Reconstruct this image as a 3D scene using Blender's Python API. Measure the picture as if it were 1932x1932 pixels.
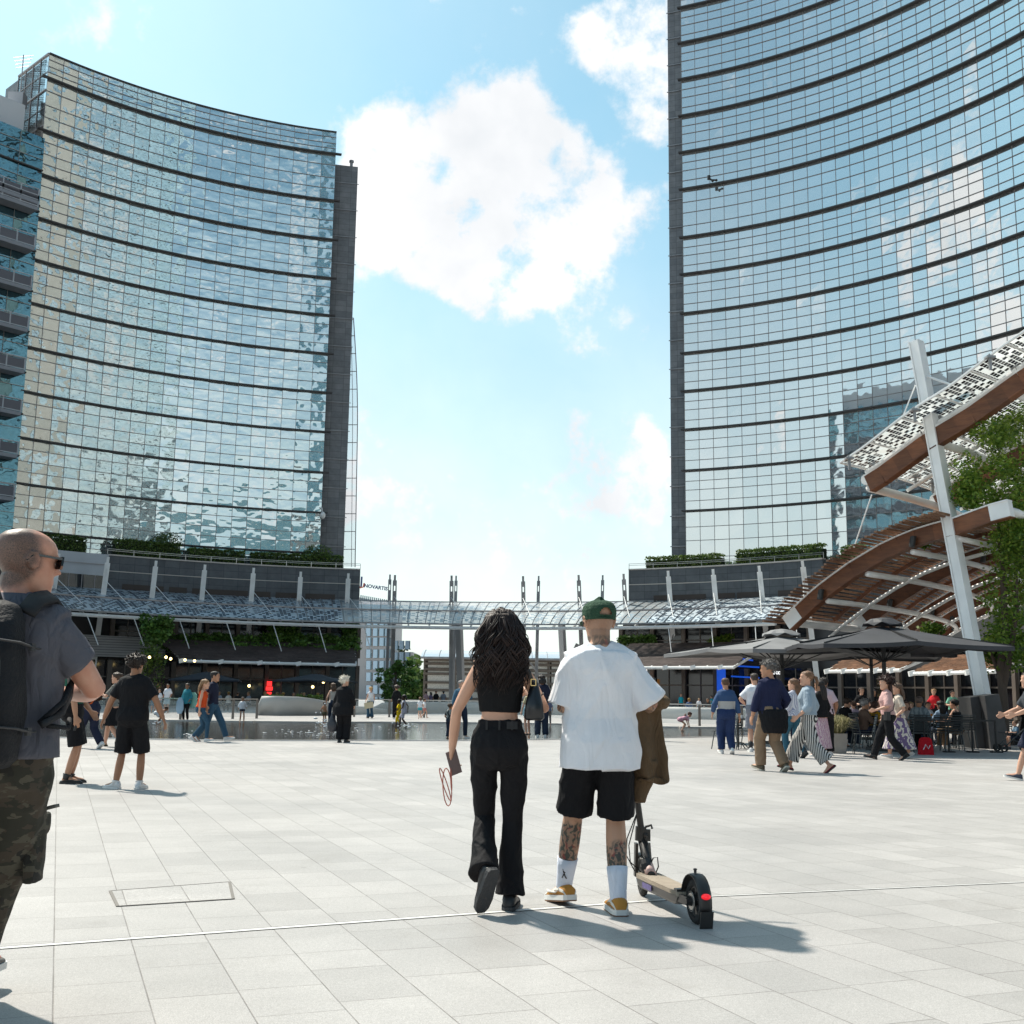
import bpy, math, random
from mathutils import Vector, Matrix, noise
V = Vector
for _o in list(bpy.data.objects):
    bpy.data.objects.remove(_o)
SC = bpy.context.scene
COL = SC.collection
rad = math.radians
# ------------------------------------------------------------------ camera
CAMH = 1.2
PITCH = rad(9.05); ROLL = rad(0.81)
RM = Matrix.Rotation(rad(90) + PITCH, 3, 'X') @ Matrix.Rotation(ROLL, 3, 'Z')
cam_d = bpy.data.cameras.new('camera')
cam = bpy.data.objects.new('camera', cam_d)
COL.objects.link(cam)
cam.location = (0, 0, CAMH)
cam.rotation_euler = RM.to_euler()
cam_d.sensor_width = 36; cam_d.lens = 36 * 2190 / 1932
cam_d.clip_start = 0.1; cam_d.clip_end = 4000
SC.camera = cam
FP = 2190.0
def ray(x, y):
    return RM @ V(((x - 966) / FP, -(y - 966) / FP, -1.0))
def G(x, y, z=0.0):
    d = ray(x, y); t = (z - CAMH) / d.z
    return V((d.x * t, d.y * t, z))
def P(x, y, Y):
    d = ray(x, y); t = Y / d.y
    return V((d.x * t, Y, CAMH + d.z * t))
def GX(x, Y):          # ground point seen in column x at world depth Y
    p = P(x, 1330, Y)
    return V((p.x, Y, 0))
# ------------------------------------------------------------------ light
SUN_AZ = V((-0.70, 0.71, 0)).normalized(); SUN_EL = rad(54)
sdir = V((SUN_AZ.x * math.cos(SUN_EL), SUN_AZ.y * math.cos(SUN_EL), math.sin(SUN_EL)))
sun_d = bpy.data.lights.new('sun', 'SUN'); sun_d.energy = 3.1; sun_d.angle = rad(1.9)
sun_d.color = (1.0, 0.93, 0.82)
sun = bpy.data.objects.new('sun', sun_d); COL.objects.link(sun)
sun.rotation_euler = (-sdir).to_track_quat('-Z', 'Y').to_euler()
SC.view_settings.view_transform = 'Standard'
SC.view_settings.look = 'None'
SC.view_settings.exposure = 1.02
SC.view_settings.gamma = 1.0
SC.cycles.max_bounces = 6
SC.cycles.use_adaptive_sampling = True
SC.cycles.use_denoising = True
world = bpy.data.worlds.new('World'); SC.world = world; world.use_nodes = True
def world_nodes():
    nt = world.node_tree; N = nt.nodes; L = nt.links
    for n in list(N): N.remove(n)
    out = N.new('ShaderNodeOutputWorld'); bg = N.new('ShaderNodeBackground')
    L.new(bg.outputs[0], out.inputs[0]); bg.inputs[1].default_value = 0.15
    sky = N.new('ShaderNodeTexSky'); sky.sky_type = 'NISHITA'; sky.sun_disc = False
    sky.sun_elevation = SUN_EL; sky.sun_rotation = math.atan2(SUN_AZ.x, SUN_AZ.y)
    sky.air_density = 1.0; sky.dust_density = 1.2; sky.ozone_density = 1.0
    tint = N.new('ShaderNodeMix'); tint.data_type = 'RGBA'; tint.blend_type = 'MULTIPLY'
    tint.inputs[0].default_value = 1.0
    L.new(sky.outputs[0], tint.inputs[6]); tint.inputs[7].default_value = (0.50, 0.68, 0.58, 1)
    tc = N.new('ShaderNodeTexCoord')
    nrm = N.new('ShaderNodeVectorMath'); nrm.operation = 'NORMALIZE'
    L.new(tc.outputs['Generated'], nrm.inputs[0])
    # domain warp
    def noise_(scale, detail, rough, vec, w=None):
        n = N.new('ShaderNodeTexNoise'); n.inputs['Scale'].default_value = scale
        n.inputs['Detail'].default_value = detail; n.inputs['Roughness'].default_value = rough
        L.new(vec, n.inputs['Vector']); return n
    def M(op, a, b=None, clamp=False):
        m = N.new('ShaderNodeMath'); m.operation = op; m.use_clamp = clamp
        for i, v in enumerate((a, b)):
            if v is None: continue
            if isinstance(v, (int, float)): m.inputs[i].default_value = v
            else: L.new(v, m.inputs[i])
        return m.outputs[0]
    n1 = noise_(4.0, 3, 0.55, nrm.outputs[0])
    wv = N.new('ShaderNodeVectorMath'); wv.operation = 'MULTIPLY_ADD'
    L.new(n1.outputs['Color'], wv.inputs[0]); wv.inputs[1].default_value = (0.10, 0.10, 0.10)
    sub = N.new('ShaderNodeVectorMath'); sub.operation = 'ADD'; sub.inputs[1].default_value = (-0.05, -0.05, -0.05)
    L.new(nrm.outputs[0], sub.inputs[0]); L.new(sub.outputs[0], wv.inputs[2])
    n2 = noise_(9.0, 9, 0.62, nrm.outputs[0])
    # blobs placed by direction: (x, y in the picture, radius, weight)
    blobs = [(700, 300, 75, .95), (760, 330, 110, 1.0), (860, 320, 130, 1.05), (930, 250, 90, 1.0), (1010, 235, 85, 1.0), (1090, 280, 95, .95), (1060, 370, 110, .95), (1170, 350, 80, .75), (1220, 420, 80, .7),
             (720, 500, 110, .95), (830, 450, 130, .95), (960, 440, 120, .9), (1100, 470, 95, .9), (960, 575, 80, 1.0), (1050, 570, 65, .95), (880, 545, 90, .85), (700, 420, 90, .9), (1130, 520, 70, .8),
             (1160, 110, 85, 1.1), (1230, 160, 95, 1.1), (1225, 40, 110, 1.2), (1140, 40, 70, .95), (1120, 100, 50, .8), (1235, 830, 70, .85), (1195, 800, 45, .75), (1240, 250, 60, .6),
             (860, 918, 26, .62), (985, 928, 36, .66), (720, 1025, 80, .5), (950, 1060, 110, .5), (1090, 1070, 90, .45),
             (240, 10, 60, .5), (300, -10, 50, .45), (60, -30, 70, .5)]
    # clouds that only the glass can see (behind and beside the camera)
    def dvec(az, el):
        a = rad(az); e = rad(el)
        return V((math.sin(a) * math.cos(e), math.cos(a) * math.cos(e), math.sin(e)))
    extra = [(dvec(*p[:2]), p[2], p[3]) for p in (
        (-104, 19, .11, .72), (-96, 23, .09, .7), (-89, 17, .09, .66), (-112, 25, .07, .6), (150, 26, .3, .42), (118, 14, .2, .42), (-165, 30, .25, .4))]
    acc = None
    items = [(ray(x, y).normalized(), r / FP, w) for x, y, r, w in blobs] + extra
    for d, r, w in items:
        dist = N.new('ShaderNodeVectorMath'); dist.operation = 'DISTANCE'
        L.new(wv.outputs[0], dist.inputs[0]); dist.inputs[1].default_value = d
        mr = N.new('ShaderNodeMapRange'); mr.interpolation_type = 'SMOOTHSTEP'
        L.new(dist.outputs['Value'], mr.inputs[0])
        mr.inputs[1].default_value = r * 1.5; mr.inputs[2].default_value = 0.0
        mr.inputs[3].default_value = 0.0; mr.inputs[4].default_value = w * 1.25
        acc = mr.outputs[0] if acc is None else M('ADD', acc, mr.outputs[0])
    n5 = noise_(26.0, 6, 0.6, nrm.outputs[0])
    acc = M('MINIMUM', M('MULTIPLY', acc, .50), .92)
    nn = M('SUBTRACT', n2.outputs['Fac'], 0.5)
    dens = M('ADD', acc, M('ADD', M('MULTIPLY', nn, 3.0), M('MULTIPLY', M('SUBTRACT', n5.outputs['Fac'], .5), 1.1)))
    ramp = N.new('ShaderNodeMapRange'); ramp.interpolation_type = 'SMOOTHSTEP'
    L.new(dens, ramp.inputs[0]); ramp.inputs[1].default_value = 0.30; ramp.inputs[2].default_value = 0.86
    # thin high veil everywhere, denser to the horizon
    n3 = noise_(2.2, 6, 0.6, nrm.outputs[0])
    sep = N.new('ShaderNodeSeparateXYZ'); L.new(nrm.outputs[0], sep.inputs[0])
    hz = N.new('ShaderNodeMapRange'); hz.interpolation_type = 'SMOOTHSTEP'
    L.new(sep.outputs['Z'], hz.inputs[0]); hz.inputs[1].default_value = 0.50; hz.inputs[2].default_value = 0.0
    hz.inputs[3].default_value = 0.0; hz.inputs[4].default_value = 0.8
    veil = M('MULTIPLY', M('SUBTRACT', n3.outputs['Fac'], 0.42), 1.5, True)
    fac = M('ADD', ramp.outputs[0], M('ADD', M('MULTIPLY', veil, 0.35), hz.outputs[0]), True)
    # cloud colour: light top, soft grey body
    n4 = noise_(6.0, 5, 0.55, wv.outputs[0])
    cr = N.new('ShaderNodeMapRange'); L.new(n4.outputs['Fac'], cr.inputs[0])
    cr.inputs[1].default_value = 0.36; cr.inputs[2].default_value = 0.60; cr.inputs[3].default_value = 0.35; cr.inputs[4].default_value = 1.0
    cc = N.new('ShaderNodeMix'); cc.data_type = 'RGBA'
    L.new(cr.outputs[0], cc.inputs[0]); cc.inputs[6].default_value = (2.5, 2.65, 2.8, 1); cc.inputs[7].default_value = (3.6, 3.6, 3.62, 1)
    mix = N.new('ShaderNodeMix'); mix.data_type = 'RGBA'
    L.new(fac, mix.inputs[0]); L.new(tint.outputs[2], mix.inputs[6]); L.new(cc.outputs[2], mix.inputs[7])
    L.new(mix.outputs[2], bg.inputs[0])
world_nodes()
# ------------------------------------------------------------------ materials
MATS = {}
def lin(c):
    return tuple((v / 12.92 if v <= .04045 else ((v + .055) / 1.055) ** 2.4) for v in c)
def mat(name, col=(.5, .5, .5), rough=.6, metal=0.0, spec=.5, bump=None, var=None, emit=None, alpha=None, trans=None, sheen=None, sss=None):
    """bump=(scale,strength,stretch) noise bump; var=(scale, amount) tonal noise variation"""
    if name in MATS: return MATS[name]
    m = bpy.data.materials.new(name); m.use_nodes = True
    nt = m.node_tree; b = nt.nodes['Principled BSDF']
    b.inputs['Base Color'].default_value = (*col, 1)
    b.inputs['Roughness'].default_value = rough
    b.inputs['Metallic'].default_value = metal
    b.inputs['Specular IOR Level'].default_value = spec
    if alpha is not None: b.inputs['Alpha'].default_value = alpha
    if trans is not None: b.inputs['Transmission Weight'].default_value = trans
    if sheen: b.inputs['Sheen Weight'].default_value = sheen
    if sss:
        b.inputs['Subsurface Weight'].default_value = sss
        b.inputs['Subsurface Radius'].default_value = (.02, .008, .004)
        b.inputs['Subsurface Scale'].default_value = 1.0
    if emit:
        b.inputs['Emission Color'].default_value = (*emit[0], 1); b.inputs['Emission Strength'].default_value = emit[1]
    tc = nt.nodes.new('ShaderNodeTexCoord')
    if var:
        n = nt.nodes.new('ShaderNodeTexNoise'); n.inputs['Scale'].default_value = var[0]; n.inputs['Detail'].default_value = 6
        nt.links.new(tc.outputs['Object'], n.inputs['Vector'])
        mr = nt.nodes.new('ShaderNodeMapRange'); nt.links.new(n.outputs['Fac'], mr.inputs[0])
        mr.inputs[1].default_value = .3; mr.inputs[2].default_value = .7
        mr.inputs[3].default_value = 1 - var[1]; mr.inputs[4].default_value = 1 + var[1]
        mx = nt.nodes.new('ShaderNodeMix'); mx.data_type = 'RGBA'; mx.blend_type = 'MULTIPLY'; mx.inputs[0].default_value = 1
        mx.inputs[6].default_value = (*col, 1); nt.links.new(mr.outputs[0], mx.inputs[7])
        nt.links.new(mx.outputs[2], b.inputs['Base Color'])
    if bump:
        n = nt.nodes.new('ShaderNodeTexNoise'); n.inputs['Scale'].default_value = bump[0]; n.inputs['Detail'].default_value = 4
        mp = nt.nodes.new('ShaderNodeMapping'); mp.inputs['Scale'].default_value = bump[2] if len(bump) > 2 else (1, 1, 1)
        nt.links.new(tc.outputs['Object'], mp.inputs[0]); nt.links.new(mp.outputs[0], n.inputs['Vector'])
        bp = nt.nodes.new('ShaderNodeBump'); bp.inputs['Strength'].default_value = bump[1]; bp.inputs['Distance'].default_value = .02
        nt.links.new(n.outputs['Fac'], bp.inputs['Height']); nt.links.new(bp.outputs[0], b.inputs['Normal'])
    MATS[name] = m
    return m
class NB:
    """small node helper"""
    def __init__(s, name):
        s.m = bpy.data.materials.new(name); s.m.use_nodes = True; s.nt = s.m.node_tree
        s.b = s.nt.nodes['Principled BSDF']; s.out = s.nt.nodes['Material Output']; MATS[name] = s.m
    def n(s, t, **k):
        x = s.nt.nodes.new(t)
        for a, v in k.items(): setattr(x, a, v)
        return x
    def l(s, a, b): s.nt.links.new(a, b)
    def M(s, op, a, b=None, c=None, clamp=False):
        m = s.n('ShaderNodeMath', operation=op, use_clamp=clamp)
        for i, v in enumerate((a, b, c)):
            if v is None: continue
            if isinstance(v, (int, float)): m.inputs[i].default_value = v
            else: s.l(v, m.inputs[i])
        return m.outputs[0]
    def mix(s, f, a, b, blend='MIX'):
        m = s.n('ShaderNodeMix', data_type='RGBA', blend_type=blend)
        for i, v in ((0, f), (6, a), (7, b)):
            if isinstance(v, (int, float)): m.inputs[i].default_value = v
            elif isinstance(v, tuple): m.inputs[i].default_value = (*v, 1) if len(v) == 3 else v
            else: s.l(v, m.inputs[i])
        return m.outputs[2]
    def noise(s, scale, detail=4, vec=None, rough=.5):
        n = s.n('ShaderNodeTexNoise'); n.inputs['Scale'].default_value = scale; n.inputs['Detail'].default_value = detail
        n.inputs['Roughness'].default_value = rough
        if vec is not None: s.l(vec, n.inputs['Vector'])
        return n
    def mr(s, v, a, b, c, d, smooth=False):
        m = s.n('ShaderNodeMapRange')
        if smooth: m.interpolation_type = 'SMOOTHSTEP'
        s.l(v, m.inputs[0])
        for i, q in enumerate((a, b, c, d)): m.inputs[i + 1].default_value = q
        return m.outputs[0]
    def obj(s): return s.n('ShaderNodeTexCoord').outputs['Object']
    def bump(s, h, strength, dist=.02):
        bp = s.n('ShaderNodeBump'); bp.inputs['Strength'].default_value = strength; bp.inputs['Distance'].default_value = dist
        s.l(h, bp.inputs['Height']); s.l(bp.outputs[0], s.b.inputs['Normal'])
# ------------------------------------------------------------------ object helpers
WM = {}
def tag(o, label=None, cat=None, group=None, kind=None):
    if label: o['label'] = label
    if cat: o['category'] = cat
    if group: o['group'] = group
    if kind: o['kind'] = kind
    return o
def thing(name, label, cat, loc=(0, 0, 0), rotz=0.0, group=None, kind=None):
    o = bpy.data.objects.new(name, None); COL.objects.link(o)
    o.empty_display_size = .1
    o.location = loc; o.rotation_euler = (0, 0, rotz)
    WM[o.name] = Matrix.Translation(V(loc)) @ Matrix.Rotation(rotz, 4, 'Z')
    return tag(o, label, cat, group, kind)
def children_of(o): return [c for c in COL.objects if c.parent == o]
def copy_thing(o, loc, rotz=None, label=None, kids=None):
    r = o.copy(); COL.objects.link(r); r.location = loc
    if rotz is not None: r.rotation_euler = (0, 0, rotz)
    if label: r['label'] = label
    def rec(src, dst):
        for ch in src.children:
            c = ch.copy(); COL.objects.link(c); c.parent = dst
            rec(ch, c)
    rec(o, r)
    return r
class MB:
    def __init__(s): s.v = []; s.f = []; s.mi = []; s.cur = 0
    def add(s, vs, fs):
        n = len(s.v); s.v.extend(V(p) for p in vs)
        for f in fs: s.f.append(tuple(i + n for i in f)); s.mi.append(s.cur)
        return s
    def obox(s, c, ax, ay, az):
        c = V(c); ax = V(ax); ay = V(ay); az = V(az)
        vs = [c + sx * ax + sy * ay + sz * az for sx in (-1, 1) for sy in (-1, 1) for sz in (-1, 1)]
        fs = [(0, 1, 3, 2), (4, 6, 7, 5), (0, 4, 5, 1), (2, 3, 7, 6), (0, 2, 6, 4), (1, 5, 7, 3)]
        if ax.cross(ay).dot(az) < 0: fs = [tuple(reversed(f)) for f in fs]
        return s.add(vs, fs)
    def box(s, x0, x1, y0, y1, z0, z1):
        return s.obox(((x0 + x1) / 2, (y0 + y1) / 2, (z0 + z1) / 2), ((x1 - x0) / 2, 0, 0), (0, (y1 - y0) / 2, 0), (0, 0, (z1 - z0) / 2))
    def beam(s, a, b, w, h, up=(0, 0, 1)):
        a = V(a); b = V(b); d = b - a; L = d.length
        if L < 1e-6: return s
        d.normalize(); x = d.cross(V(up))
        if x.length < 1e-4: x = d.cross(V((1, 0, 0)))
        x.normalize(); u = x.cross(d)
        return s.obox((a + b) / 2, d * (L / 2), x * (w / 2), u * (h / 2))
    def quad(s, a, b, c, d): return s.add((a, b, c, d), [(0, 1, 2, 3)])
    def tube(s, pts, r, n=8, caps=True, squash=None):
        """tube along pts, r scalar or list"""
        pts = [V(p) for p in pts]; m = len(pts)
        if isinstance(r, (int, float)): r = [r] * m
        t0 = (pts[1] - pts[0]).normalized()
        ref = V((0, 0, 1)) if abs(t0.z) < .9 else V((0, 1, 0))
        x = t0.cross(ref).normalized(); rings = []
        for i in range(m):
            t = (pts[min(i + 1, m - 1)] - pts[max(i - 1, 0)])
            if t.length < 1e-7: t = t0
            t = t.normalized()
            x = (x - t * x.dot(t))
            x = x.normalized() if x.length > 1e-6 else t.cross(V((0, 0, 1))).normalized()
            y = t.cross(x)
            ky = 1.0 if squash is None else squash
            rings.append([pts[i] + (x * math.cos(2 * math.pi * k / n) + y * (ky * math.sin(2 * math.pi * k / n))) * r[i] for k in range(n)])
        return s.loft(rings, caps)
    def loft(s, rings, caps=True, closed=True):
        n = len(rings[0]); vs = [p for r in rings for p in r]; fs = []
        for i in range(len(rings) - 1):
            for k in range(n if closed else n - 1):
                a = i * n + k; b = i * n + (k + 1) % n
                fs.append((a, b, b + n, a + n))
        if caps and closed:
            fs.append(tuple(reversed(range(n)))); q = (len(rings) - 1) * n
            fs.append(tuple(range(q, q + n)))
        return s.add(vs, fs)
    def ell(s, c, r, n=12, m=8, rot=None):
        c = V(c); vs = []; fs = []
        R = rot if rot is not None else Matrix.Identity(3)
        for i in range(1, m):
            a = math.pi * i / m
            for k in range(n):
                b = 2 * math.pi * k / n
                vs.append(c + R @ V((r[0] * math.sin(a) * math.cos(b), r[1] * math.sin(a) * math.sin(b), r[2] * math.cos(a))))
        t = len(vs); vs.append(c + R @ V((0, 0, r[2]))); vs.append(c - R @ V((0, 0, r[2])))
        for i in range(m - 2):
            for k in range(n):
                a = i * n + k; b = i * n + (k + 1) % n
                fs.append((a, a + n, b + n, b))
        for k in range(n):
            fs.append((t, k, (k + 1) % n)); q = (m - 2) * n
            fs.append((t + 1, q + (k + 1) % n, q + k))
        return s.add(vs, fs)
    def build(s, name, mats, parent=None, world=False, smooth=False, label=None):
        me = bpy.data.meshes.new(name)
        vs = s.v
        if world and parent is not None:
            inv = WM[parent.name].inverted(); vs = [inv @ p for p in vs]
        me.from_pydata([tuple(p) for p in vs], [], s.f)
        if not isinstance(mats, (list, tuple)): mats = [mats]
        for m in mats: me.materials.append(m)
        if len(mats) > 1: me.polygons.foreach_set('material_index', s.mi)
        if smooth: me.polygons.foreach_set('use_smooth', [True] * len(me.polygons))
        me.update()
        o = bpy.data.objects.new(name, me); COL.objects.link(o)
        if parent is not None: o.parent = parent; WM[o.name] = WM[parent.name]
        else: WM[o.name] = Matrix.Identity(4)
        if label: o['label'] = label
        return o
def struct(mb, name, mats, **k):
    o = mb.build(name, mats, **k); o['kind'] = 'structure'; return o
def text_mb(txt, size, extrude=.02, bold=0.0):
    cu = bpy.data.curves.new('t', 'FONT'); cu.body = txt; cu.size = size; cu.extrude = extrude; cu.offset = bold
    cu.resolution_u = 3
    o = bpy.data.objects.new('t', cu); COL.objects.link(o)
    dg = bpy.context.evaluated_depsgraph_get(); me = bpy.data.meshes.new_from_object(o.evaluated_get(dg))
    mb = MB(); mb.add([v.co.copy() for v in me.vertices], [tuple(p.vertices) for p in me.polygons])
    bpy.data.objects.remove(o); bpy.data.meshes.remove(me); bpy.data.curves.remove(cu)
    return mb
def xform(mb, M4):
    mb.v = [M4 @ p for p in mb.v]; return mb
def text_at(txt, size, origin, xdir, up, extrude=.02, bold=0.0, center=True):
    mb = text_mb(txt, size, extrude, bold)
    if center:
        xs = [p.x for p in mb.v]; c = (min(xs) + max(xs)) / 2
    else: c = 0
    xd = V(xdir).normalized(); u = V(up); u = (u - xd * u.dot(xd)).normalized(); nz = xd.cross(u)
    o = V(origin)
    mb.v = [o + xd * (p.x - c) + u * p.y + nz * p.z for p in mb.v]
    return mb
# ================================================================== materials for the place
random.seed(5)
SC.cycles.caustics_reflective = False; SC.cycles.caustics_refractive = False
SC.cycles.transparent_max_bounces = 12
def paving_mat():
    k = NB('granite_paving'); o = k.obj()
    A0 = G(102, 1784); A1 = G(107.9, 1421.7); v = (A1 - A0); v.z = 0; v.normalize(); u = V((v.y, -v.x, 0))
    dv = k.n('ShaderNodeVectorMath', operation='DOT_PRODUCT'); k.l(o, dv.inputs[0]); dv.inputs[1].default_value = v
    du = k.n('ShaderNodeVectorMath', operation='DOT_PRODUCT'); k.l(o, du.inputs[0]); du.inputs[1].default_value = u
    W = 0.352; u0 = A0.dot(u)
    uu = k.M('DIVIDE', k.M('SUBTRACT', du.outputs['Value'], u0), W)
    row = k.M('FLOOR', uu); fu = k.M('FRACT', uu)
    wn = k.n('ShaderNodeTexWhiteNoise', noise_dimensions='1D'); k.l(row, wn.inputs['W'])
    vv = k.M('ADD', k.M('DIVIDE', dv.outputs['Value'], 1.02), k.M('MULTIPLY', wn.outputs['Value'], 7.3))
    cv = k.M('FLOOR', vv); fv = k.M('FRACT', vv)
    wn2 = k.n('ShaderNodeTexWhiteNoise', noise_dimensions='2D'); cmb = k.n('ShaderNodeCombineXYZ')
    k.l(row, cmb.inputs[0]); k.l(cv, cmb.inputs[1]); k.l(cmb.outputs[0], wn2.inputs['Vector'])
    split = k.M('ADD', k.M('MULTIPLY', wn2.outputs['Value'], 0.36), 0.34)
    second = k.M('GREATER_THAN', fv, split)
    # distance to the nearest joint, metres
    d1 = k.M('MULTIPLY', k.M('MINIMUM', fu, k.M('SUBTRACT', 1.0, fu)), W)
    d2 = k.M('MULTIPLY', k.M('MINIMUM', fv, k.M('SUBTRACT', 1.0, fv)), 1.02)
    d3 = k.M('MULTIPLY', k.M('ABSOLUTE', k.M('SUBTRACT', fv, split)), 1.02)
    ju = k.M('MULTIPLY', k.mr(d1, 0.0014, 0.0042, 1, 0), k.mr(k.noise(4.0, 4, o, .7).outputs['Fac'], .3, .6, .45, 1.0))
    jv = k.mr(k.M('MINIMUM', d2, d3), 0.0014, 0.0036, 1, 0)
    wear = k.noise(2.3, 3, o); 
    jv = k.M('MULTIPLY', jv, k.mr(wear.outputs['Fac'], .35, .6, .55, 1.0))
    joint = k.M('MAXIMUM', ju, jv)
    c3 = k.n('ShaderNodeCombineXYZ'); k.l(row, c3.inputs[0]); k.l(cv, c3.inputs[1]); k.l(second, c3.inputs[2])
    wn3 = k.n('ShaderNodeTexWhiteNoise', noise_dimensions='3D'); k.l(c3.outputs[0], wn3.inputs['Vector'])
    sp = k.noise(170, 2, o, .7); sp2 = k.noise(48, 3, o, .7); big = k.noise(.35, 4, o, .6); mid = k.noise(3.0, 5, o, .65)
    tone = k.M('MULTIPLY', k.mr(wn3.outputs['Value'], 0, 1, .92, 1.06), k.mr(sp.outputs['Fac'], .3, .7, .70, 1.28))
    tone = k.M('MULTIPLY', tone, k.mr(sp2.outputs['Fac'], .3, .7, .90, 1.10))
    tone = k.M('MULTIPLY', tone, k.mr(big.outputs['Fac'], .3, .7, .85, 1.06))
    tone = k.M('MULTIPLY', tone, k.mr(mid.outputs['Fac'], .3, .7, .94, 1.05))
    base = k.mix(1.0, (.408, .391, .379), tone, 'MULTIPLY')
    # a few small stains / gum spots
    vo = k.n('ShaderNodeTexVoronoi'); vo.inputs['Scale'].default_value = 1.1; k.l(o, vo.inputs['Vector'])
    spot = k.mr(vo.outputs['Distance'], .02, .028, .35, 0)
    base = k.mix(spot, base, (.16, .15, .14))
    st = k.noise(1.1, 8, o, .75); st.inputs['Distortion'].default_value = .6
    base = k.mix(k.mr(st.outputs['Fac'], .57, .72, 0, .42), base, (.235, .215, .195))
    col = k.mix(k.M('MULTIPLY', joint, .78), base, (.10, .085, .075))
    k.l(col, k.b.inputs['Base Color'])
    k.l(k.mr(big.outputs['Fac'], .3, .7, .50, .62), k.b.inputs['Roughness'])
    k.b.inputs['Specular IOR Level'].default_value = .35
    h = k.M('SUBTRACT', k.M('MULTIPLY', sp2.outputs['Fac'], .12), joint)
    k.bump(h, .35, .006)
    return k.m, u, v, A0
M_PAVE, PU, PV_, PA0 = paving_mat()
M_METALSTRIP = mat('strip_stone', (.66, .65, .63), .5)
M_JOINT = mat('dark_joint', (.05, .045, .04), .9)
def water_mat():
    k = NB('fountain_water'); o = k.obj()
    mp = k.n('ShaderNodeMapping'); mp.inputs['Scale'].default_value = (1.0, 1.6, 1); k.l(o, mp.inputs[0])
    n = k.noise(3.2, 5, mp.outputs[0], .6); n2 = k.noise(11, 3, mp.outputs[0])
    cn = k.noise(1.6, 8, o, .7)
    col = k.mix(k.mr(cn.outputs['Fac'], .35, .65, 0, 1), (.022, .019, .016), (.060, .052, .044))
    foam = k.noise(5.0, 8, mp.outputs[0], .8)
    col = k.mix(k.mr(foam.outputs['Fac'], .69, .74, 0, 1), col, (.75, .75, .74))
    k.l(col, k.b.inputs['Base Color']); k.b.inputs['Roughness'].default_value = .07
    k.b.inputs['IOR'].default_value = 1.33
    k.bump(k.M('ADD', n.outputs['Fac'], k.M('MULTIPLY', n2.outputs['Fac'], .3)), .28, .018)
    return k.m
def glass_mat(name, tintA, tintB, warp, warpdist, rough=.02, dark=0.0, hstretch=(1, 1, 1), scale=.5, white=0.0, inner=(.03, .055, .065)):
    k = NB(name); o = k.obj()
    g = k.n('ShaderNodeNewGeometry')
    rnd = g.outputs['Random Per Island']
    w3 = k.n('ShaderNodeTexWhiteNoise', noise_dimensions='1D'); k.l(rnd, w3.inputs['W'])
    col = k.mix(rnd, tintA, tintB)
    wv = k.n('ShaderNodeVectorMath', operation='MULTIPLY_ADD'); k.l(w3.outputs['Color'], wv.inputs[0]); wv.inputs[1].default_value = (40, 40, 40)
    mp = k.n('ShaderNodeMapping'); mp.inputs['Scale'].default_value = hstretch; k.l(o, mp.inputs[0]); k.l(mp.outputs[0], wv.inputs[2])
    n = k.noise(scale, 2, wv.outputs[0], .45)
    k.l(col, k.b.inputs['Base Color']); k.b.inputs['Metallic'].default_value = 1.0; k.b.inputs['Roughness'].default_value = rough
    k.bump(n.outputs['Fac'], warp, warpdist)
    # a share of see-through office depth behind the reflection
    d = k.n('ShaderNodeBsdfDiffuse'); dn = k.noise(.9, 3, wv.outputs[0])
    d.inputs[0].default_value = (.035, .06, .07, 1)
    k.l(k.mix(k.mr(w3.outputs['Value'], .80, .82, 0, white), inner, (.45, .48, .5)), d.inputs[0])
    mx = k.n('ShaderNodeMixShader'); mx.inputs[0].default_value = dark
    k.l(k.b.outputs[0], mx.inputs[1]); k.l(d.outputs[0], mx.inputs[2]); k.l(mx.outputs[0], k.out.inputs[0])
    return k.m
M_GLASS_L = glass_mat('curtain_glass_wavy', (.66, .76, .77), (.84, .88, .87), .75, .115, .015, .24, (1, 1, 1.7), .40, .0, (.42, .50, .52))
M_GLASS_R = glass_mat('curtain_glass_flat', (.84, .86, .84), (.90, .91, .89), .10, .10, .02, .22, (1, 1, 1), .5, .0, (.50, .55, .58))
M_GLASS_D = glass_mat('curtain_glass_teal', (.16, .34, .42), (.26, .48, .56), .4, .04, .02, .3, (1, 1, 1), .6, .2)
M_MULL = mat('mullion_bronze', (.38, .345, .34), .5, .3)
M_MULL_L = mat('mullion_pale', (.42, .40, .38), .45, .4)
M_LEDGE = mat('sunshade_dark', (.060, .056, .056), .6)
def stone_mat(name, a, b, cw=1.4, ch=.7, joint=.5):
    k = NB(name); o = k.obj()
    br = k.n('ShaderNodeTexBrick'); sp = k.n('ShaderNodeSeparateXYZ'); k.l(o, sp.inputs[0])
    at = k.M('ARCTAN2', k.M('ADD', sp.outputs['X'], 0.0), sp.outputs['Y'])
    cb = k.n('ShaderNodeCombineXYZ'); k.l(k.M('MULTIPLY', at, 48.0), cb.inputs[0]); k.l(sp.outputs['Z'], cb.inputs[1])
    k.l(cb.outputs[0], br.inputs['Vector'])
    br.inputs['Scale'].default_value = 1; br.inputs['Brick Width'].default_value = cw; br.inputs['Row Height'].default_value = ch
    br.inputs['Mortar Size'].default_value = .018; br.offset = 0.0
    br.inputs['Color1'].default_value = (*a, 1); br.inputs['Color2'].default_value = (*b, 1)
    br.inputs['Mortar'].default_value = (a[0] * joint, a[1] * joint, a[2] * joint, 1)
    n = k.noise(1.3, 7, o, .65)
    k.l(k.mix(1.0, br.outputs['Color'], k.mr(n.outputs['Fac'], .3, .7, .78, 1.2), 'MULTIPLY'), k.b.inputs['Base Color'])
    k.b.inputs['Roughness'].default_value = .55
    return k.m
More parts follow.
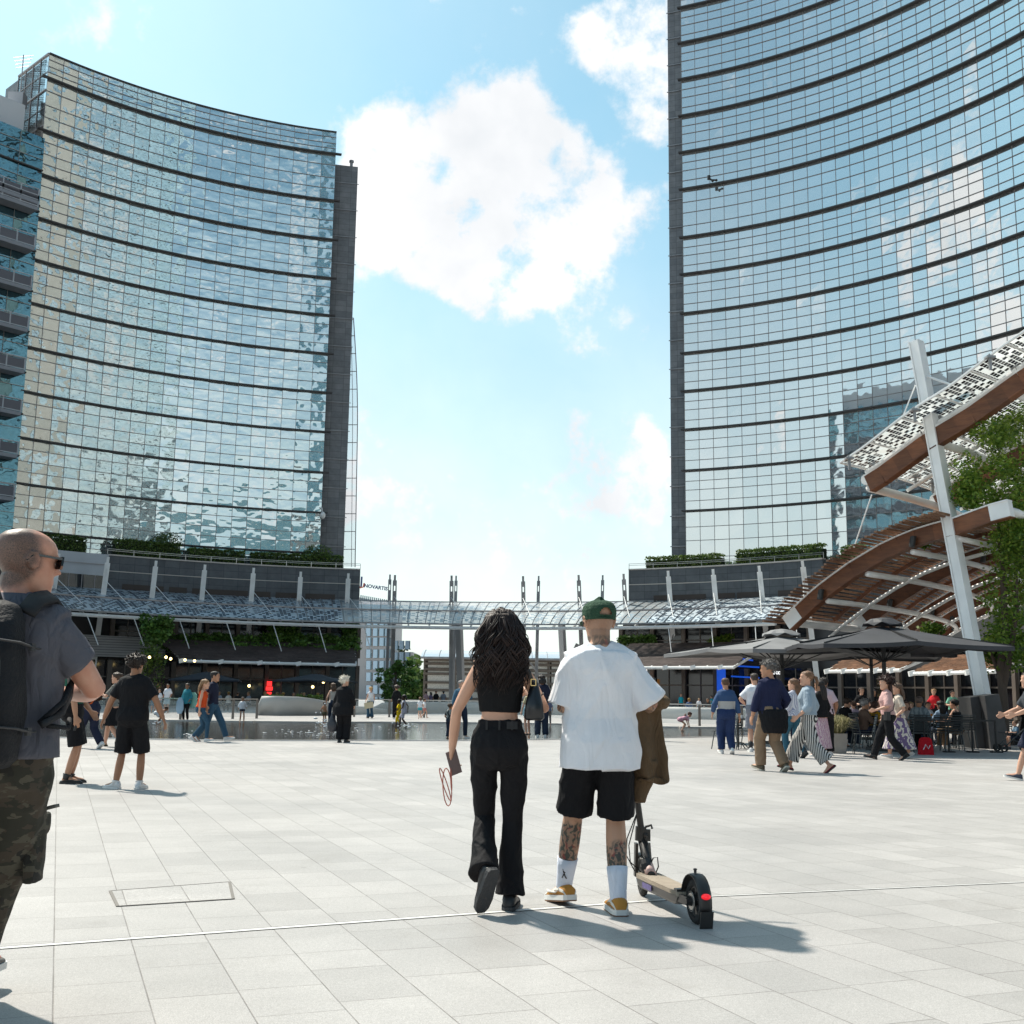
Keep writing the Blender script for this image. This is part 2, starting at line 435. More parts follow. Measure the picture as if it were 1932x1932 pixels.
M_STONE = stone_mat('dark_stone', (.080, .088, .098), (.110, .119, .130))
M_STONE_T = stone_mat('tower_stone', (.155, .162, .175), (.21, .215, .225), 1.1, .6, .6)
M_BEIGE = stone_mat('beige_stone', (.36, .335, .30), (.42, .39, .355), 1.2, .9, .7)
M_WHITEPANEL = mat('white_cladding', (.50, .52, .55), .5, var=(.6, .06))
M_WIN = mat('dark_window', (.012, .014, .018), .08, 0, .8)
M_LOUV = mat('brown_louvre', (.055, .040, .034), .6, bump=(3, .8, (0.2, 0.2, 14)))
M_STEEL_W = mat('white_painted_steel', (.86, .86, .85), .38, var=(1.5, .07))
M_STEEL_G = mat('weathered_grey_steel', (.30, .30, .31), .45, .35, var=(1.2, .18))
M_RAIL = mat('brushed_rail', (.45, .44, .42), .3, .8)
M_POST = mat('rail_post', (.16, .14, .125), .5, .3)
def wood_mat(name, a, b, scale=6, st=(1, 1, 1), rough=.55):
    k = NB(name); o = k.obj()
    mp = k.n('ShaderNodeMapping'); mp.inputs['Scale'].default_value = st; k.l(o, mp.inputs[0])
    n = k.noise(scale, 6, mp.outputs[0], .65); n2 = k.noise(.8, 4, o)
    g = k.n('ShaderNodeNewGeometry')
    c = k.mix(k.mr(n.outputs['Fac'], .3, .7, 0, 1), a, b)
    c = k.mix(1.0, c, k.mr(n2.outputs['Fac'], .3, .7, .8, 1.2), 'MULTIPLY')
    c = k.mix(1.0, c, k.mr(g.outputs['Random Per Island'], 0, 1, .75, 1.25), 'MULTIPLY')
    k.l(c, k.b.inputs['Base Color']); k.b.inputs['Roughness'].default_value = rough
    k.bump(n.outputs['Fac'], .3, .01)
    return k.m
M_WOOD_RED = wood_mat('red_brown_timber', (.10, .034, .014), (.20, .075, .030), 2.0, (1, 1, 6))
M_SLAT = wood_mat('timber_slat', (.16, .080, .045), (.32, .18, .11), 3)
M_SLAT_D = wood_mat('weathered_dark_slat', (.050, .036, .034), (.10, .075, .070), 3)
def leaf_mat(name, a, b, tr=.25):
    k = NB(name); g = k.n('ShaderNodeNewGeometry')
    n = k.noise(.8, 3, k.obj())
    c = k.mix(g.outputs['Random Per Island'], a, b)
    c = k.mix(1.0, c, k.mr(n.outputs['Fac'], .3, .7, .75, 1.25), 'MULTIPLY')
    k.l(c, k.b.inputs['Base Color']); k.b.inputs['Roughness'].default_value = .5
    t = k.n('ShaderNodeBsdfTranslucent'); k.l(c, t.inputs[0])
    mx = k.n('ShaderNodeMixShader'); mx.inputs[0].default_value = tr
    k.l(k.b.outputs[0], mx.inputs[1]); k.l(t.outputs[0], mx.inputs[2]); k.l(mx.outputs[0], k.out.inputs[0])
    return k.m
M_LEAF = leaf_mat('leaf_green', (.04, .105, .018), (.15, .28, .05))
M_LEAF_Y = leaf_mat('leaf_fresh', (.055, .14, .014), (.26, .36, .05), .45)
M_HEDGE = leaf_mat('hedge_leaf', (.04, .09, .016), (.17, .25, .055), .25)
M_BARK = mat('bark', (.09, .065, .05), .9, bump=(12, 1, (1, 1, .2)))
def pv_mat(name, cu, cv, dark, light, thr, transp):
    """photovoltaic glass: rows of dark cells with clear gaps, laid out in the UV of the roof sheet (metres)"""
    k = NB(name); uv = k.n('ShaderNodeUVMap').outputs[0]
    sp = k.n('ShaderNodeSeparateXYZ'); k.l(uv, sp.inputs[0])
    U = k.M('DIVIDE', sp.outputs['X'], cu); Vv = k.M('DIVIDE', sp.outputs['Y'], cv)
    fu = k.M('FLOOR', U); fv = k.M('FLOOR', Vv)
    cb = k.n('ShaderNodeCombineXYZ'); k.l(fu, cb.inputs[0]); k.l(fv, cb.inputs[1])
    wn = k.n('ShaderNodeTexWhiteNoise', noise_dimensions='2D'); k.l(cb.outputs[0], wn.inputs['Vector'])
    chk = k.M('MODULO', k.M('ABSOLUTE', k.M('ADD', fu, fv)), 2.0)
    isd = k.M('GREATER_THAN', k.M('ADD', wn.outputs['Value'], k.M('MULTIPLY', chk, .45)), thr)
    a = k.M('FRACT', U); b = k.M('FRACT', Vv)
    inn = k.M('MULTIPLY', k.M('MULTIPLY', k.M('GREATER_THAN', a, .07), k.M('LESS_THAN', a, .93)),
              k.M('MULTIPLY', k.M('GREATER_THAN', b, .09), k.M('LESS_THAN', b, .91)))
    cell = k.M('MULTIPLY', isd, inn)
    k.l(k.mix(cell, light, dark), k.b.inputs['Base Color']); k.b.inputs['Roughness'].default_value = .12
    t = k.n('ShaderNodeBsdfTransparent'); tl = k.n('ShaderNodeBsdfTranslucent'); tl.inputs[0].default_value = (.8, .82, .8, 1)
    m1 = k.n('ShaderNodeMixShader'); m1.inputs[0].default_value = .5; k.l(t.outputs[0], m1.inputs[1]); k.l(tl.outputs[0], m1.inputs[2])
    mx = k.n('ShaderNodeMixShader'); k.l(k.M('MULTIPLY', k.M('SUBTRACT', 1.0, cell), transp), mx.inputs[0])
    k.l(k.b.outputs[0], mx.inputs[1]); k.l(m1.outputs[0], mx.inputs[2]); k.l(mx.outputs[0], k.out.inputs[0])
    return k.m
M_PV_NEAR = pv_mat('solar_glass_near', .15, .15, (.012, .016, .03), (.8, .8, .78), .50, .75)
M_PV_FAR = pv_mat('solar_glass_far', .34, .30, (.035, .055, .085), (.62, .70, .76), .62, .12)
M_PV_CLEAR = pv_mat('solar_glass_clear', .40, .30, (.30, .37, .42), (.80, .84, .86), .80, .55)
# ================================================================== ground
def ground():
    mb = MB(); mb.add([(-900, -300, 0), (900, -300, 0), (900, 2500, 0), (-900, 2500, 0)], [(0, 1, 2, 3)])
    struct(mb, 'plaza_pavement', M_PAVE)
    # steel strip: two straight runs, following the photographed line
    a, b = G(-260, 1807), G(2300, 1650)
    pts = [G(-260, 1807), G(0, 1790), G(750, 1735), G(1340, 1692), G(1932, 1665), G(2400, 1646)]
    mb = MB(); jb = MB()
    for i in range(len(pts) - 1):
        p, q = pts[i], pts[i + 1]; d = (q - p).normalized(); n = V((-d.y, d.x, 0))
        z = V((0, 0, .004)); w = .022 if i < 3 else .013
        mb.quad(p - n * w + z, q - n * w + z, q + n * w + z, p + n * w + z)
        jb.quad(p + n * w + z, q + n * w + z, q + n * (w + .008) + z, p + n * (w + .008) + z)
    struct(mb, 'pavement_strip', M_METALSTRIP)
    struct(jb, 'pavement_strip_joint', M_JOINT)
    # inspection covers: a dark steel rim round paving infill
    for k, (cs, lab) in enumerate(((((208, 1682), (433, 1665), (440, 1697), (222, 1711)), 'wide rectangular inspection cover with a dark rim at the left of the pavement'),)):
        c = [G(*q) for q in cs]; t = thing('inspection_cover', lab, 'cover', sum(c, V()) / 4, 0)
        mb = MB()
        for i in range(4):
            a_, b_ = c[i] + V((0, 0, .001)), c[(i + 1) % 4] + V((0, 0, .001))
            mb.beam(a_, b_, .008 if i % 2 == 0 else .018, .010)
        mb.build('rim', mat('cover_rim', (.17, .155, .14), .7), t, True)
        cc = sum(c, V()) / 4
        mb = MB(); mb.add([(cc + (q - cc) * .985) + V((0, 0, .004)) for q in c], [(0, 3, 2, 1)] if k else [(0, 3, 2, 1)])
        # no infill slab colour change: same granite
        o = mb.build('infill', M_PAVE, t, True)
    # fountain basin skin of water
    near = [(-300, 1378), (0, 1388), (100, 1391), (250, 1394), (420, 1396.5), (620, 1397), (850, 1397), (1010, 1395), (1150, 1393), (1300, 1391), (1400, 1389), (1480, 1387), (1530, 1384)]
    far = [(1560, 1379), (1480, 1374), (1380, 1372.5), (1280, 1371.5), (1200, 1370), (1080, 1366), (960, 1364), (860, 1363), (720, 1362), (600, 1362), (480, 1361), (380, 1359.5), (250, 1358), (100, 1356), (-300, 1349)]
    mb = MB(); pts = [G(x, y, .006) for x, y in near + far]
    mb.add(pts, [tuple(range(len(pts)))])
    struct(mb, 'fountain_water', water_mat())
    mb = MB()
    for i in range(len(near) - 1): mb.beam(G(*near[i], .02), G(*near[i + 1], .02), .05, .028)
    struct(mb, 'fountain_edge', M_METALSTRIP)
    mb = MB()
    for i in range(len(far) - 1):
        p, q = G(*far[i], .03), G(*far[i + 1], .03); mb.beam(p, q, .5, .05)
    struct(mb, 'fountain_kerb', mat('pale_kerb', (.55, .53, .50), .7, var=(2, .1)))
ground()
# ================================================================== ring helpers
C1 = V((-7.3, 66.9, 0)); C2 = V((-1.92, 65.2, 0))
def ring(C, R, a, z=0.0): return V((C.x + R * math.sin(a), C.y + R * math.cos(a), z))
def ang_at(px, py, C, R):
    d = ray(px, py); k = d.x / d.y      # X = kY
    A = k * k + 1; B = -2 * (k * C.x + C.y); Q = C.x ** 2 + C.y ** 2 - R * R
    Y = (-B + math.sqrt(max(B * B - 4 * A * Q, 0))) / (2 * A)
    return math.atan2(k * Y - C.x, Y - C.y)
def arc_wall(mb, C, R, a0, a1, z0, z1, step=.03, thick=.0):
    n = max(1, int(abs(a1 - a0) / step))
    for i in range(n):
        b0 = a0 + (a1 - a0) * i / n; b1 = a0 + (a1 - a0) * (i + 1) / n
        p, q = ring(C, R, b0), ring(C, R, b1)
        zz = V((0, 0, 1))
        mb.quad(p + zz * z0, q + zz * z0, q + zz * z1, p + zz * z1)
        if thick:
            p2, q2 = ring(C, R + thick, b0), ring(C, R + thick, b1)
            mb.quad(p + zz * z1, q + zz * z1, q2 + zz * z1, p2 + zz * z1)
            mb.quad(q + zz * z0, p + zz * z0, p2 + zz * z0, q2 + zz * z0)
            if i == 0: mb.quad(p2 + zz * z0, p + zz * z0, p + zz * z1, p2 + zz * z1)
            if i == n - 1: mb.quad(q + zz * z0, q2 + zz * z0, q2 + zz * z1, q + zz * z1)
def facade(t, C, R, a0, a1, zs, rows, pw, gm, mull, ledge_d=.5, ledge_h=.16, jitter=.012, over=0.0, lab=None, wedge=None):
    n = max(1, round(abs(a1 - a0) * R / pw))
    for fi in range(len(zs) - 1):
        z0, z1 = zs[fi], zs[fi + 1]
        g = MB(); m = MB()
        fr = [0] + list(rows) + [1]
        for i in range(n):
            b0 = a0 + (a1 - a0) * i / n; b1 = a0 + (a1 - a0) * (i + 1) / n
            p, q = ring(C, R, b0), ring(C, R, b1); nn = -(((p + q) / 2) - C).normalized(); nn.z = 0
            for r in range(len(fr) - 1):
                za = z0 + (z1 - z0) * fr[r]; zb = z0 + (z1 - z0) * fr[r + 1]
                j = [nn * random.uniform(-jitter, jitter) for _ in range(4)]
                g.quad(p + V((0, 0, za)) + j[0], q + V((0, 0, za)) + j[1], q + V((0, 0, zb)) + j[2], p + V((0, 0, zb)) + j[3])
                if r: m.beam(p + nn * .05 + V((0, 0, za)), q + nn * .05 + V((0, 0, za)), .05, .045)
            m.beam(p + nn * .03 + V((0, 0, z0)), p + nn * .03 + V((0, 0, z1)), .032, .032)
        gl = g.build('glazing', gm, t, True)
        m.build('mullion', mull, gl, True)
        l = MB()
        ns = max(2, n // 2)
        for i in range(ns):
            b0 = a0 - over + (a1 - a0 + 2 * over) * i / ns; b1 = a0 - over + (a1 - a0 + 2 * over) * (i + 1) / ns
            p, q = ring(C, R - ledge_d / 2, b0, z0), ring(C, R - ledge_d / 2, b1, z0)
            l.beam(p, q, ledge_d, ledge_h)
        l.build('sunshade', M_LEDGE, t, True)
# ================================================================== left tower
def left_tower():
    R = 49.6; C = V((-7.26, 67.1, 0))
    a0 = math.atan2(-43.8 - C.x, 100.5 - C.y); a1 = math.atan2(-19.2 - C.x, 115.4 - C.y)
    t = thing('glass_tower', 'concave blue glass tower with wavy reflections at the left of the plaza', 'tower', (C.x, C.y, 0))
    zs = [13.0, 15.1, 19.2, 23.3, 27.5, 31.6, 35.7, 39.8, 43.8, 48.0, 52.3, 57.5, 60.0]
    facade(t, C, R, a0, a1, zs, (.27, .5, .77), 1.45, M_GLASS_L, M_MULL, .4, .12, .005, .012)
    # parapet cap
    mb = MB(); n = 20
    for i in range(n):
        mb.beam(ring(C, R, a0 + (a1 - a0) * i / n, 60.05), ring(C, R, a0 + (a1 - a0) * (i + 1) / n, 60.05), .3, .1)
    mb.build('parapet', M_LEDGE, t, True)
    # glass return at the left end
    e = ring(C, R, a0); od = (e - C).normalized(); f = e + od * 6.2
    g = MB(); m = MB(); cols = 4
    zz = [42 + 18 * i / 10 for i in range(11)]
    nn = V((-od.y, od.x, 0)); nn = -nn if nn.y > 0 else nn
    for i in range(cols):
        p = e + od * (6.2 * i / cols); q = e + od * (6.2 * (i + 1) / cols)
        for r in range(10):
            g.quad(q + V((0, 0, zz[r])), p + V((0, 0, zz[r])), p + V((0, 0, zz[r + 1])), q + V((0, 0, zz[r + 1])))
        m.beam(q + nn * .04 + V((0, 0, 42)), q + nn * .04 + V((0, 0, 60)), .06, .06)
    for r in range(10):
        w = .12 if r in (3, 6, 8) else .045
        m.beam(e + nn * .05 + V((0, 0, zz[r])), f + nn * .05 + V((0, 0, zz[r])), w, w)
    m.beam(e + nn * .05 + V((0, 0, 60)), f + nn * .05 + V((0, 0, 60)), .15, .15)
    gl = g.build('side_glazing', mat('return_glass', (.80, .84, .86), .12, 1.0), t, True); m.build('mullion', M_MULL, gl, True)
    # solid core behind
    mb = MB(); mb.loft([[e + V((0, 0, z)), ring(C, R, a1, z) * 1, ring(C, R + 12, a1, z), ring(C, R + 12, a0, z)] for z in (0, 59.6)])
    for i in range(len(mb.v)):
        p = mb.v[i]; d = (p - C); d.z = 0; mb.v[i] = p + d.normalized() * .35
    # concave front must not cut the glass: push the chord behind the arc
    mb = MB(); n = 8
    for i in range(n):
        b0 = a0 + (a1 - a0) * i / n; b1 = a0 + (a1 - a0) * (i + 1) / n
        q = [ring(C, R + .4, b0), ring(C, R + .4, b1), ring(C, R + 9, b1), ring(C, R + 9, b0)]
        mb.add([p + V((0, 0, z)) for z in (0, 59.7) for p in q], [(4, 5, 6, 7), (0, 1, 5, 4), (2, 3, 7, 6)] + ([(3, 0, 4, 7)] if i == 0 else []) + ([(1, 2, 6, 5)] if i == n - 1 else []))
    mb.build('core', M_STONE_T, t, True)
    # stone flank on the right
    s = MB(); a2 = ang_at(676, 296, C, 51.0)
    arc_wall(s, C, 50.8, a1 - .004, a2, 0, 57.0, .01, 9)
    s.build('stone_flank', M_STONE_T, t, True)
    for z in [13 + 3.0 * i for i in range(15)]:
        m = MB(); m.beam(ring(C, 50.74, a1, z), ring(C, 50.74, a2 + .003, z), .06, .07)
        m.build('joint_rail', M_STEEL_G, t, True)
    m = MB()
    q = ring(C, 52, (a1 + a2) / 2 + .012, 57)
    m.tube([q, q + V((0, 0, 1.0))], .16, 8); m.tube([q + V((0, 0, 1.0)), q + V((0, 0, 1.2))], .26, 8)
    m.build('roof_vent', M_STEEL_G, t, True)
    # open glass wing at the low right edge
    g = MB(); m = MB()
    top = P(665, 620, 118); bot = P(651, 1072, 118); 
    for i in range(14):
        f0 = i / 14; f1 = (i + 1) / 14
        def pt(px0, py0, f): return None
        xr0 = 667 + 11 * math.sin(min(f0 * 2.2, 1) * 1.57) - 8 * f0; xr1 = 667 + 11 * math.sin(min(f1 * 2.2, 1) * 1.57) - 8 * f1
        y0 = 600 + 470 * f0; y1 = 600 + 470 * f1
        A = P(648, y0, 119); B = P(xr0, y0, 119); Cc = P(xr1, y1, 119); D = P(648, y1, 119)
        g.quad(D, Cc, B, A)
        m.beam(A, B, .07, .07); m.beam(B, Cc, .09, .09)
        Mi = P((650 + xr0) / 2 + 3, y0, 118.95); Mj = P((650 + xr1) / 2 + 3, y1, 118.95); m.beam(Mi, Mj, .05, .05)
    gl = g.build('glass_wing', mat('clear_wing', (.8, .85, .86), .05, alpha=.25), t, True); m.build('frame', M_MULL, gl, True)
left_tower()
# ================================================================== right tower
def right_tower():
    C = C2; R = 50.6
    t = thing('glass_tower', 'tall concave pale blue glass tower with dark floor bands at the right', 'tower', (C.x, C.y, 0))
    zr = [69.0, 65.2, 61.35, 57.5, 53.7, 49.9, 45.0, 41.3, 37.4, 33.5, 29.8, 26.1, 22.2, 18.4]
    zs = sorted([(z - 1.2) * 1.0565 + 1.2 for z in zr]); zs = [13.3] + zs
    while zs[-1] < 112: zs.append(zs[-1] + 4.05)
    a0 = ang_at(1289, 500, C, R)
    facade(t, C, R, a0, rad(122), zs, (.25, .52, .74), 1.43, M_GLASS_R, M_MULL, .45, .13, .0018, .006)
    s = MB(); a2 = ang_at(1263, 500, C, 51.2)
    arc_wall(s, C, 51.2, a2, a0 + .006, 0, 112, .01, 10)
    s.build('stone_flank', M_STONE_T, t, True)
    for i in range(34):
        m = MB(); z = 13 + 3.0 * i; m.beam(ring(C, 51.12, a2 - .002, z), ring(C, 51.12, a0, z), .07, .09)
        m.build('joint_rail', M_STEEL_G, t, True)
    s = MB(); arc_wall(s, C, 50.0, rad(84.5), rad(93.5), 0, 128, .02, 6)
    s.build('stone_pier', M_BEIGE, t, True)
    mb = MB(); arc_wall(mb, C, R + .5, a0, rad(122), 0, 111, .06, 8); mb.build('core', M_STONE_T, t, True)
right_tower()
# neighbours across the square, outside the frame: seen only mirrored in the curtain walls
def mirrored_block():
    for x0, x1, y, h, lab in ((20, 44, -62, 150, 'tall teal glass tower outside the frame, seen mirrored in the left tower'), (46, 150, -50, 42, 'long low teal office block outside the frame, seen mirrored in the left tower')):
        t = thing('office_building', lab, 'building', ((x0 + x1) / 2, y, 0)); g = MB(); l = MB()
        mb = MB(); mb.box(x0, x1, y - 16, y - .2, 0, h); mb.build('core', M_STONE_T, t, True)
        z = 0
        while z < h:
            x = x0
            while x < x1 - .1:
                g.quad((x + 2.9, y, z), (x, y, z), (x, y, z + 3.6), (x + 2.9, y, z + 3.6)); x += 3
            l.beam((x0, y + .1, z + 3.75), (x1, y + .1, z + 3.75), .3, .4); z += 4
        g.build('glazing', M_GLASS_D, t, True); l.build('sunshade', M_MULL_L, t, True)
mirrored_block()
# ================================================================== balcony building, far left
def balcony_building():
    C = C1; R = 49.3; a1 = ang_at(60, 560, C, R); a0 = a1 - rad(52)
    t = thing('balcony_building', 'teal glass building with grey balconies at the left edge of the picture', 'building', (C.x, C.y, 0))
    zt = P(75, 228, 97).z
    zf = [14 + 3.78 * i for i in range(9)]
    zf = [z for z in zf if z < zt - 7]
    zs = zf + [zt - 6.6, zt - 3.2, zt]
    facade(t, C, R, a0, a1, zs, (.33, .66), 2.2, M_GLASS_D, M_MULL_L, .2, .12, .01)
    mb = MB(); arc_wall(mb, C, R + .5, a0, a1 - .01, 0, zt - .2, .06, 9); mb.build('core', M_STONE_T, t, True)
    for z in zf[1:] + [zt - 6.6]:
        zb = z - .2
        b = MB(); n = 10; a1b = a1 - .016
        for i in range(n):
            b0 = a0 + (a1b - a0) * i / n; b1 = a0 + (a1b - a0) * (i + 1) / n
            q = [ring(C, R - 1.5, b0), ring(C, R - 1.5, b1), ring(C, R - .1, b1), ring(C, R - .1, b0)]
            b.add([p + V((0, 0, zz)) for zz in (zb - .32, zb) for p in q], [(0, 1, 5, 4), (3, 2, 1, 0), (4, 5, 6, 7), (1, 2, 6, 5)])
        bo = b.build('balcony', mat('balcony_slab', (.27, .28, .31), .6), t, True)
        r = MB(); n = 26
        for i in range(n + 1):
            b0 = a0 + (a1b - a0) * i / n; p = ring(C, R - 1.45, b0, zb)
            r.beam(p, p + V((0, 0, 1.1)), .1, .1)
        for h in (1.12, .1):
            for i in range(n):
                r.beam(ring(C, R - 1.45, a0 + (a1b - a0) * i / n, zb + h), ring(C, R - 1.45, a0 + (a1b - a0) * (i + 1) / n, zb + h), .09, .07)
        pend = ring(C, R - 1.45, a1b, zb + 1.1); r.beam(pend, ring(C, R - .1, a1b, zb + 1.1), .08, .08)
        r.build('railing', mat('balcony_rail', (.48, .50, .53), .5), bo, True)
        g = MB(); arc_wall(g, C, R - 1.45, a0, a1b, zb + .14, zb + .95, .02)
        g.build('infill_panel', mat('balcony_panel', (.13, .13, .15), .6), bo, True)
    mb = MB(); p = P(-20, 232, 101)
    a = ang_at(38, 230, C, R + 3)
    arc_wall(mb, C, R + 2.2, a0, a, zt, zt + 3.6, .03, 4); mb.build('plant_room', mat('white_render', (.70, .71, .73), .6), t, True)
    mb = MB(); p = ring(C, R + 3, a - .008, zt + 3.6); mb.box(p.x - .7, p.x + .7, p.y - .5, p.y + .5, p.z, p.z + 1.2); mb.build('chimney', mat('grey_render', (.4, .4, .42), .7), t, True)
    mb = MB()
    for k, (dx, h) in enumerate(((0.2, 5.2), (-3.4, 4.6))):
        q = p + V((dx, 0, 0)); mb.tube([q, q + V((0, 0, h))], .05, 5)
        for j in range(4):
            zz = h - .3 - j * .35; mb.tube([q + V((-.9 + j * .1, 0, zz)), q + V((.9 - j * .1, .1, zz + .3))], .03, 4)
    mb.build('antenna', M_MULL, t, True)
balcony_building()
# ================================================================== podiums
def leaves(mb, c, r, n, size, squash=(1, 1, 1), shell=.0, rnd=random):
    c = V(c)
    for _ in range(n):
        while True:
            d = V((rnd.uniform(-1, 1), rnd.uniform(-1, 1), rnd.uniform(-1, 1)))
            if shell < d.length <= 1: break
        p = c + V((d.x * r[0], d.y * r[1], d.z * r[2]))
        s = size * rnd.uniform(.6, 1.35)
        a = V((rnd.gauss(0, 1), rnd.gauss(0, 1), rnd.gauss(0, .7))).normalized()
        b = a.cross(V((rnd.gauss(0, 1), rnd.gauss(0, 1), rnd.gauss(0, 1)))).normalized()
        mb.quad(p - a * s, p + b * s * .55, p + a * s, p - b * s * .55)
def leaf_box(mb, f, n, size, rnd=random):
    for _ in range(n):
        p = f(rnd.random(), rnd.random(), rnd.random()); s = size * rnd.uniform(.6, 1.4)
        a = V((rnd.gauss(0, 1), rnd.gauss(0, 1), rnd.gauss(0, .8))).normalized()
        b = a.cross(V((rnd.gauss(0, 1), rnd.gauss(0, 1), rnd.gauss(0, 1)))).normalized()
        mb.quad(p - a * s, p + b * s * .6, p + a * s, p - b * s * .6)
ZP = 13.3
def storefront(t, aL, aR, R, z0, z1, lit=()):
    """dark shop front of glass bays between stone piers"""
    C = C1
    n = max(3, int(abs(aR - aL) * R / 2.6))
    for i in range(n):
        b0 = aL + (aR - aL) * i / n; b1 = aL + (aR - aL) * (i + 1) / n
        g = MB(); p, q = ring(C, R + .25, b0 + .003), ring(C, R + .25, b1 - .003)
        g.quad(p + V((0, 0, z0)), q + V((0, 0, z0)), q + V((0, 0, z1)), p + V((0, 0, z1)))
        o = g.build('window', M_WIN, t, True)
        f = MB()
        for z in (z0 + .1, z0 + (z1 - z0) * .62):
            f.beam(ring(C, R + .18, b0, z), ring(C, R + .18, b1, z), .1, .12)
        mid = ring(C, R + .18, (b0 + b1) / 2)
        f.beam(mid + V((0, 0, z0)), mid + V((0, 0, z1)), .08, .08)
        f.build('frame', M_POST, o, True)
    for i in range(n + 1):
        b0 = aL + (aR - aL) * i / n; m = MB()
        m.beam(ring(C, R, b0, z0), ring(C, R, b0, z1), .35, .3, (math.sin(b0), math.cos(b0), 0))
        m.build('pier', mat('taupe_pier', (.17, .14, .12), .6, var=(1, .2)), t, True)
def podium(label, aL, aR, side):
    C = C1; t = thing('podium_building', label, 'building', (C.x, C.y, 0))
    mb = MB(); arc_wall(mb, C, 47.0, aL, aR, 7.6, ZP, .02, 2.4); mb.build('stone_wall', M_STONE, t, True)
    mb = MB(); arc_wall(mb, C, 46.96, aL, aR, ZP - 1.45, ZP - 1.38, .02); mb.build('string_course', mat('pale_coping', (.58, .53, .48), .6), t, True)
    mb = MB(); arc_wall(mb, C, 46.9, aL, aR, ZP - .02, ZP + .10, .02, .6)
    mb.build('coping', mat('pale_coping', (.58, .53, .48), .6), t, True)
    m = MB(); span = aR - aL
    for (f0, f1) in ((.06, .22), (.24, .31), (.33, .55), (.57, .64), (.66, .76), (.78, .90)) if side < 0 else ((.13, .40), (.46, .55), (.56, .70), (.77, .92), (.925, .99)):
        m = MB(); arc_wall(m, C, 46.93, aL + span * f0, aL + span * f1, ZP - 4.1, ZP - 2.5, .02); m.build('vent_louvre', M_LOUV, t, True)
    # upper back wall under the canopy and shops
    mb = MB(); arc_wall(mb, C, 45.2, aL, aR, 0, 9.2, .02, 1.6); mb.build('back_wall', mat('dark_cladding', (.045, .043, .045), .6, var=(.7, .3)), t, True)
    storefront(t, aL, aR, 44.6, 0.1, 3.9)
    storefront(t, aL, aR, 44.6, 4.6, 7.6)
    # roof edge railing
    r = MB(); n = int(abs(span) * 47 / 2.2)
    for i in range(n + 1):
        p = ring(C, 47.15, aL + span * i / n, ZP + .1); r.beam(p, p + V((0, 0, .5)), .05, .05)
    for h in (.35, .5):
        for i in range(n): r.beam(ring(C, 47.15, aL + span * i / n, ZP + .1 + h), ring(C, 47.15, aL + span * (i + 1) / n, ZP + .1 + h), .04, .04)
    r.build('roof_railing', M_RAIL, t, True)
    mb = MB(); arc_wall(mb, C, 49.35, aL, aR, 0, ZP, .02); 
    n = 20
    for i in range(n):
        b0 = aL + span * i / n; b1 = aL + span * (i + 1) / n
        mb.quad(ring(C, 47.1, b0, ZP - .05), ring(C, 47.1, b1, ZP - .05), ring(C, 60, b1, ZP - .05), ring(C, 60, b0, ZP - .05))
    mb.build('terrace', M_STONE, t, True)
    return t
aPL0 = ang_at(203, 1060, C1, 47); aPL1 = ang_at(680, 1075, C1, 47)
aPR0 = ang_at(1186, 1075, C1, 47); aPR1 = ang_at(1552, 1055, C1, 47)
podL = podium('low dark stone podium with shops under the left glass tower', aPL0, aPL1, -1)
podR = podium('low dark stone podium with shops under the right glass tower', aPR0, aPR1, 1)
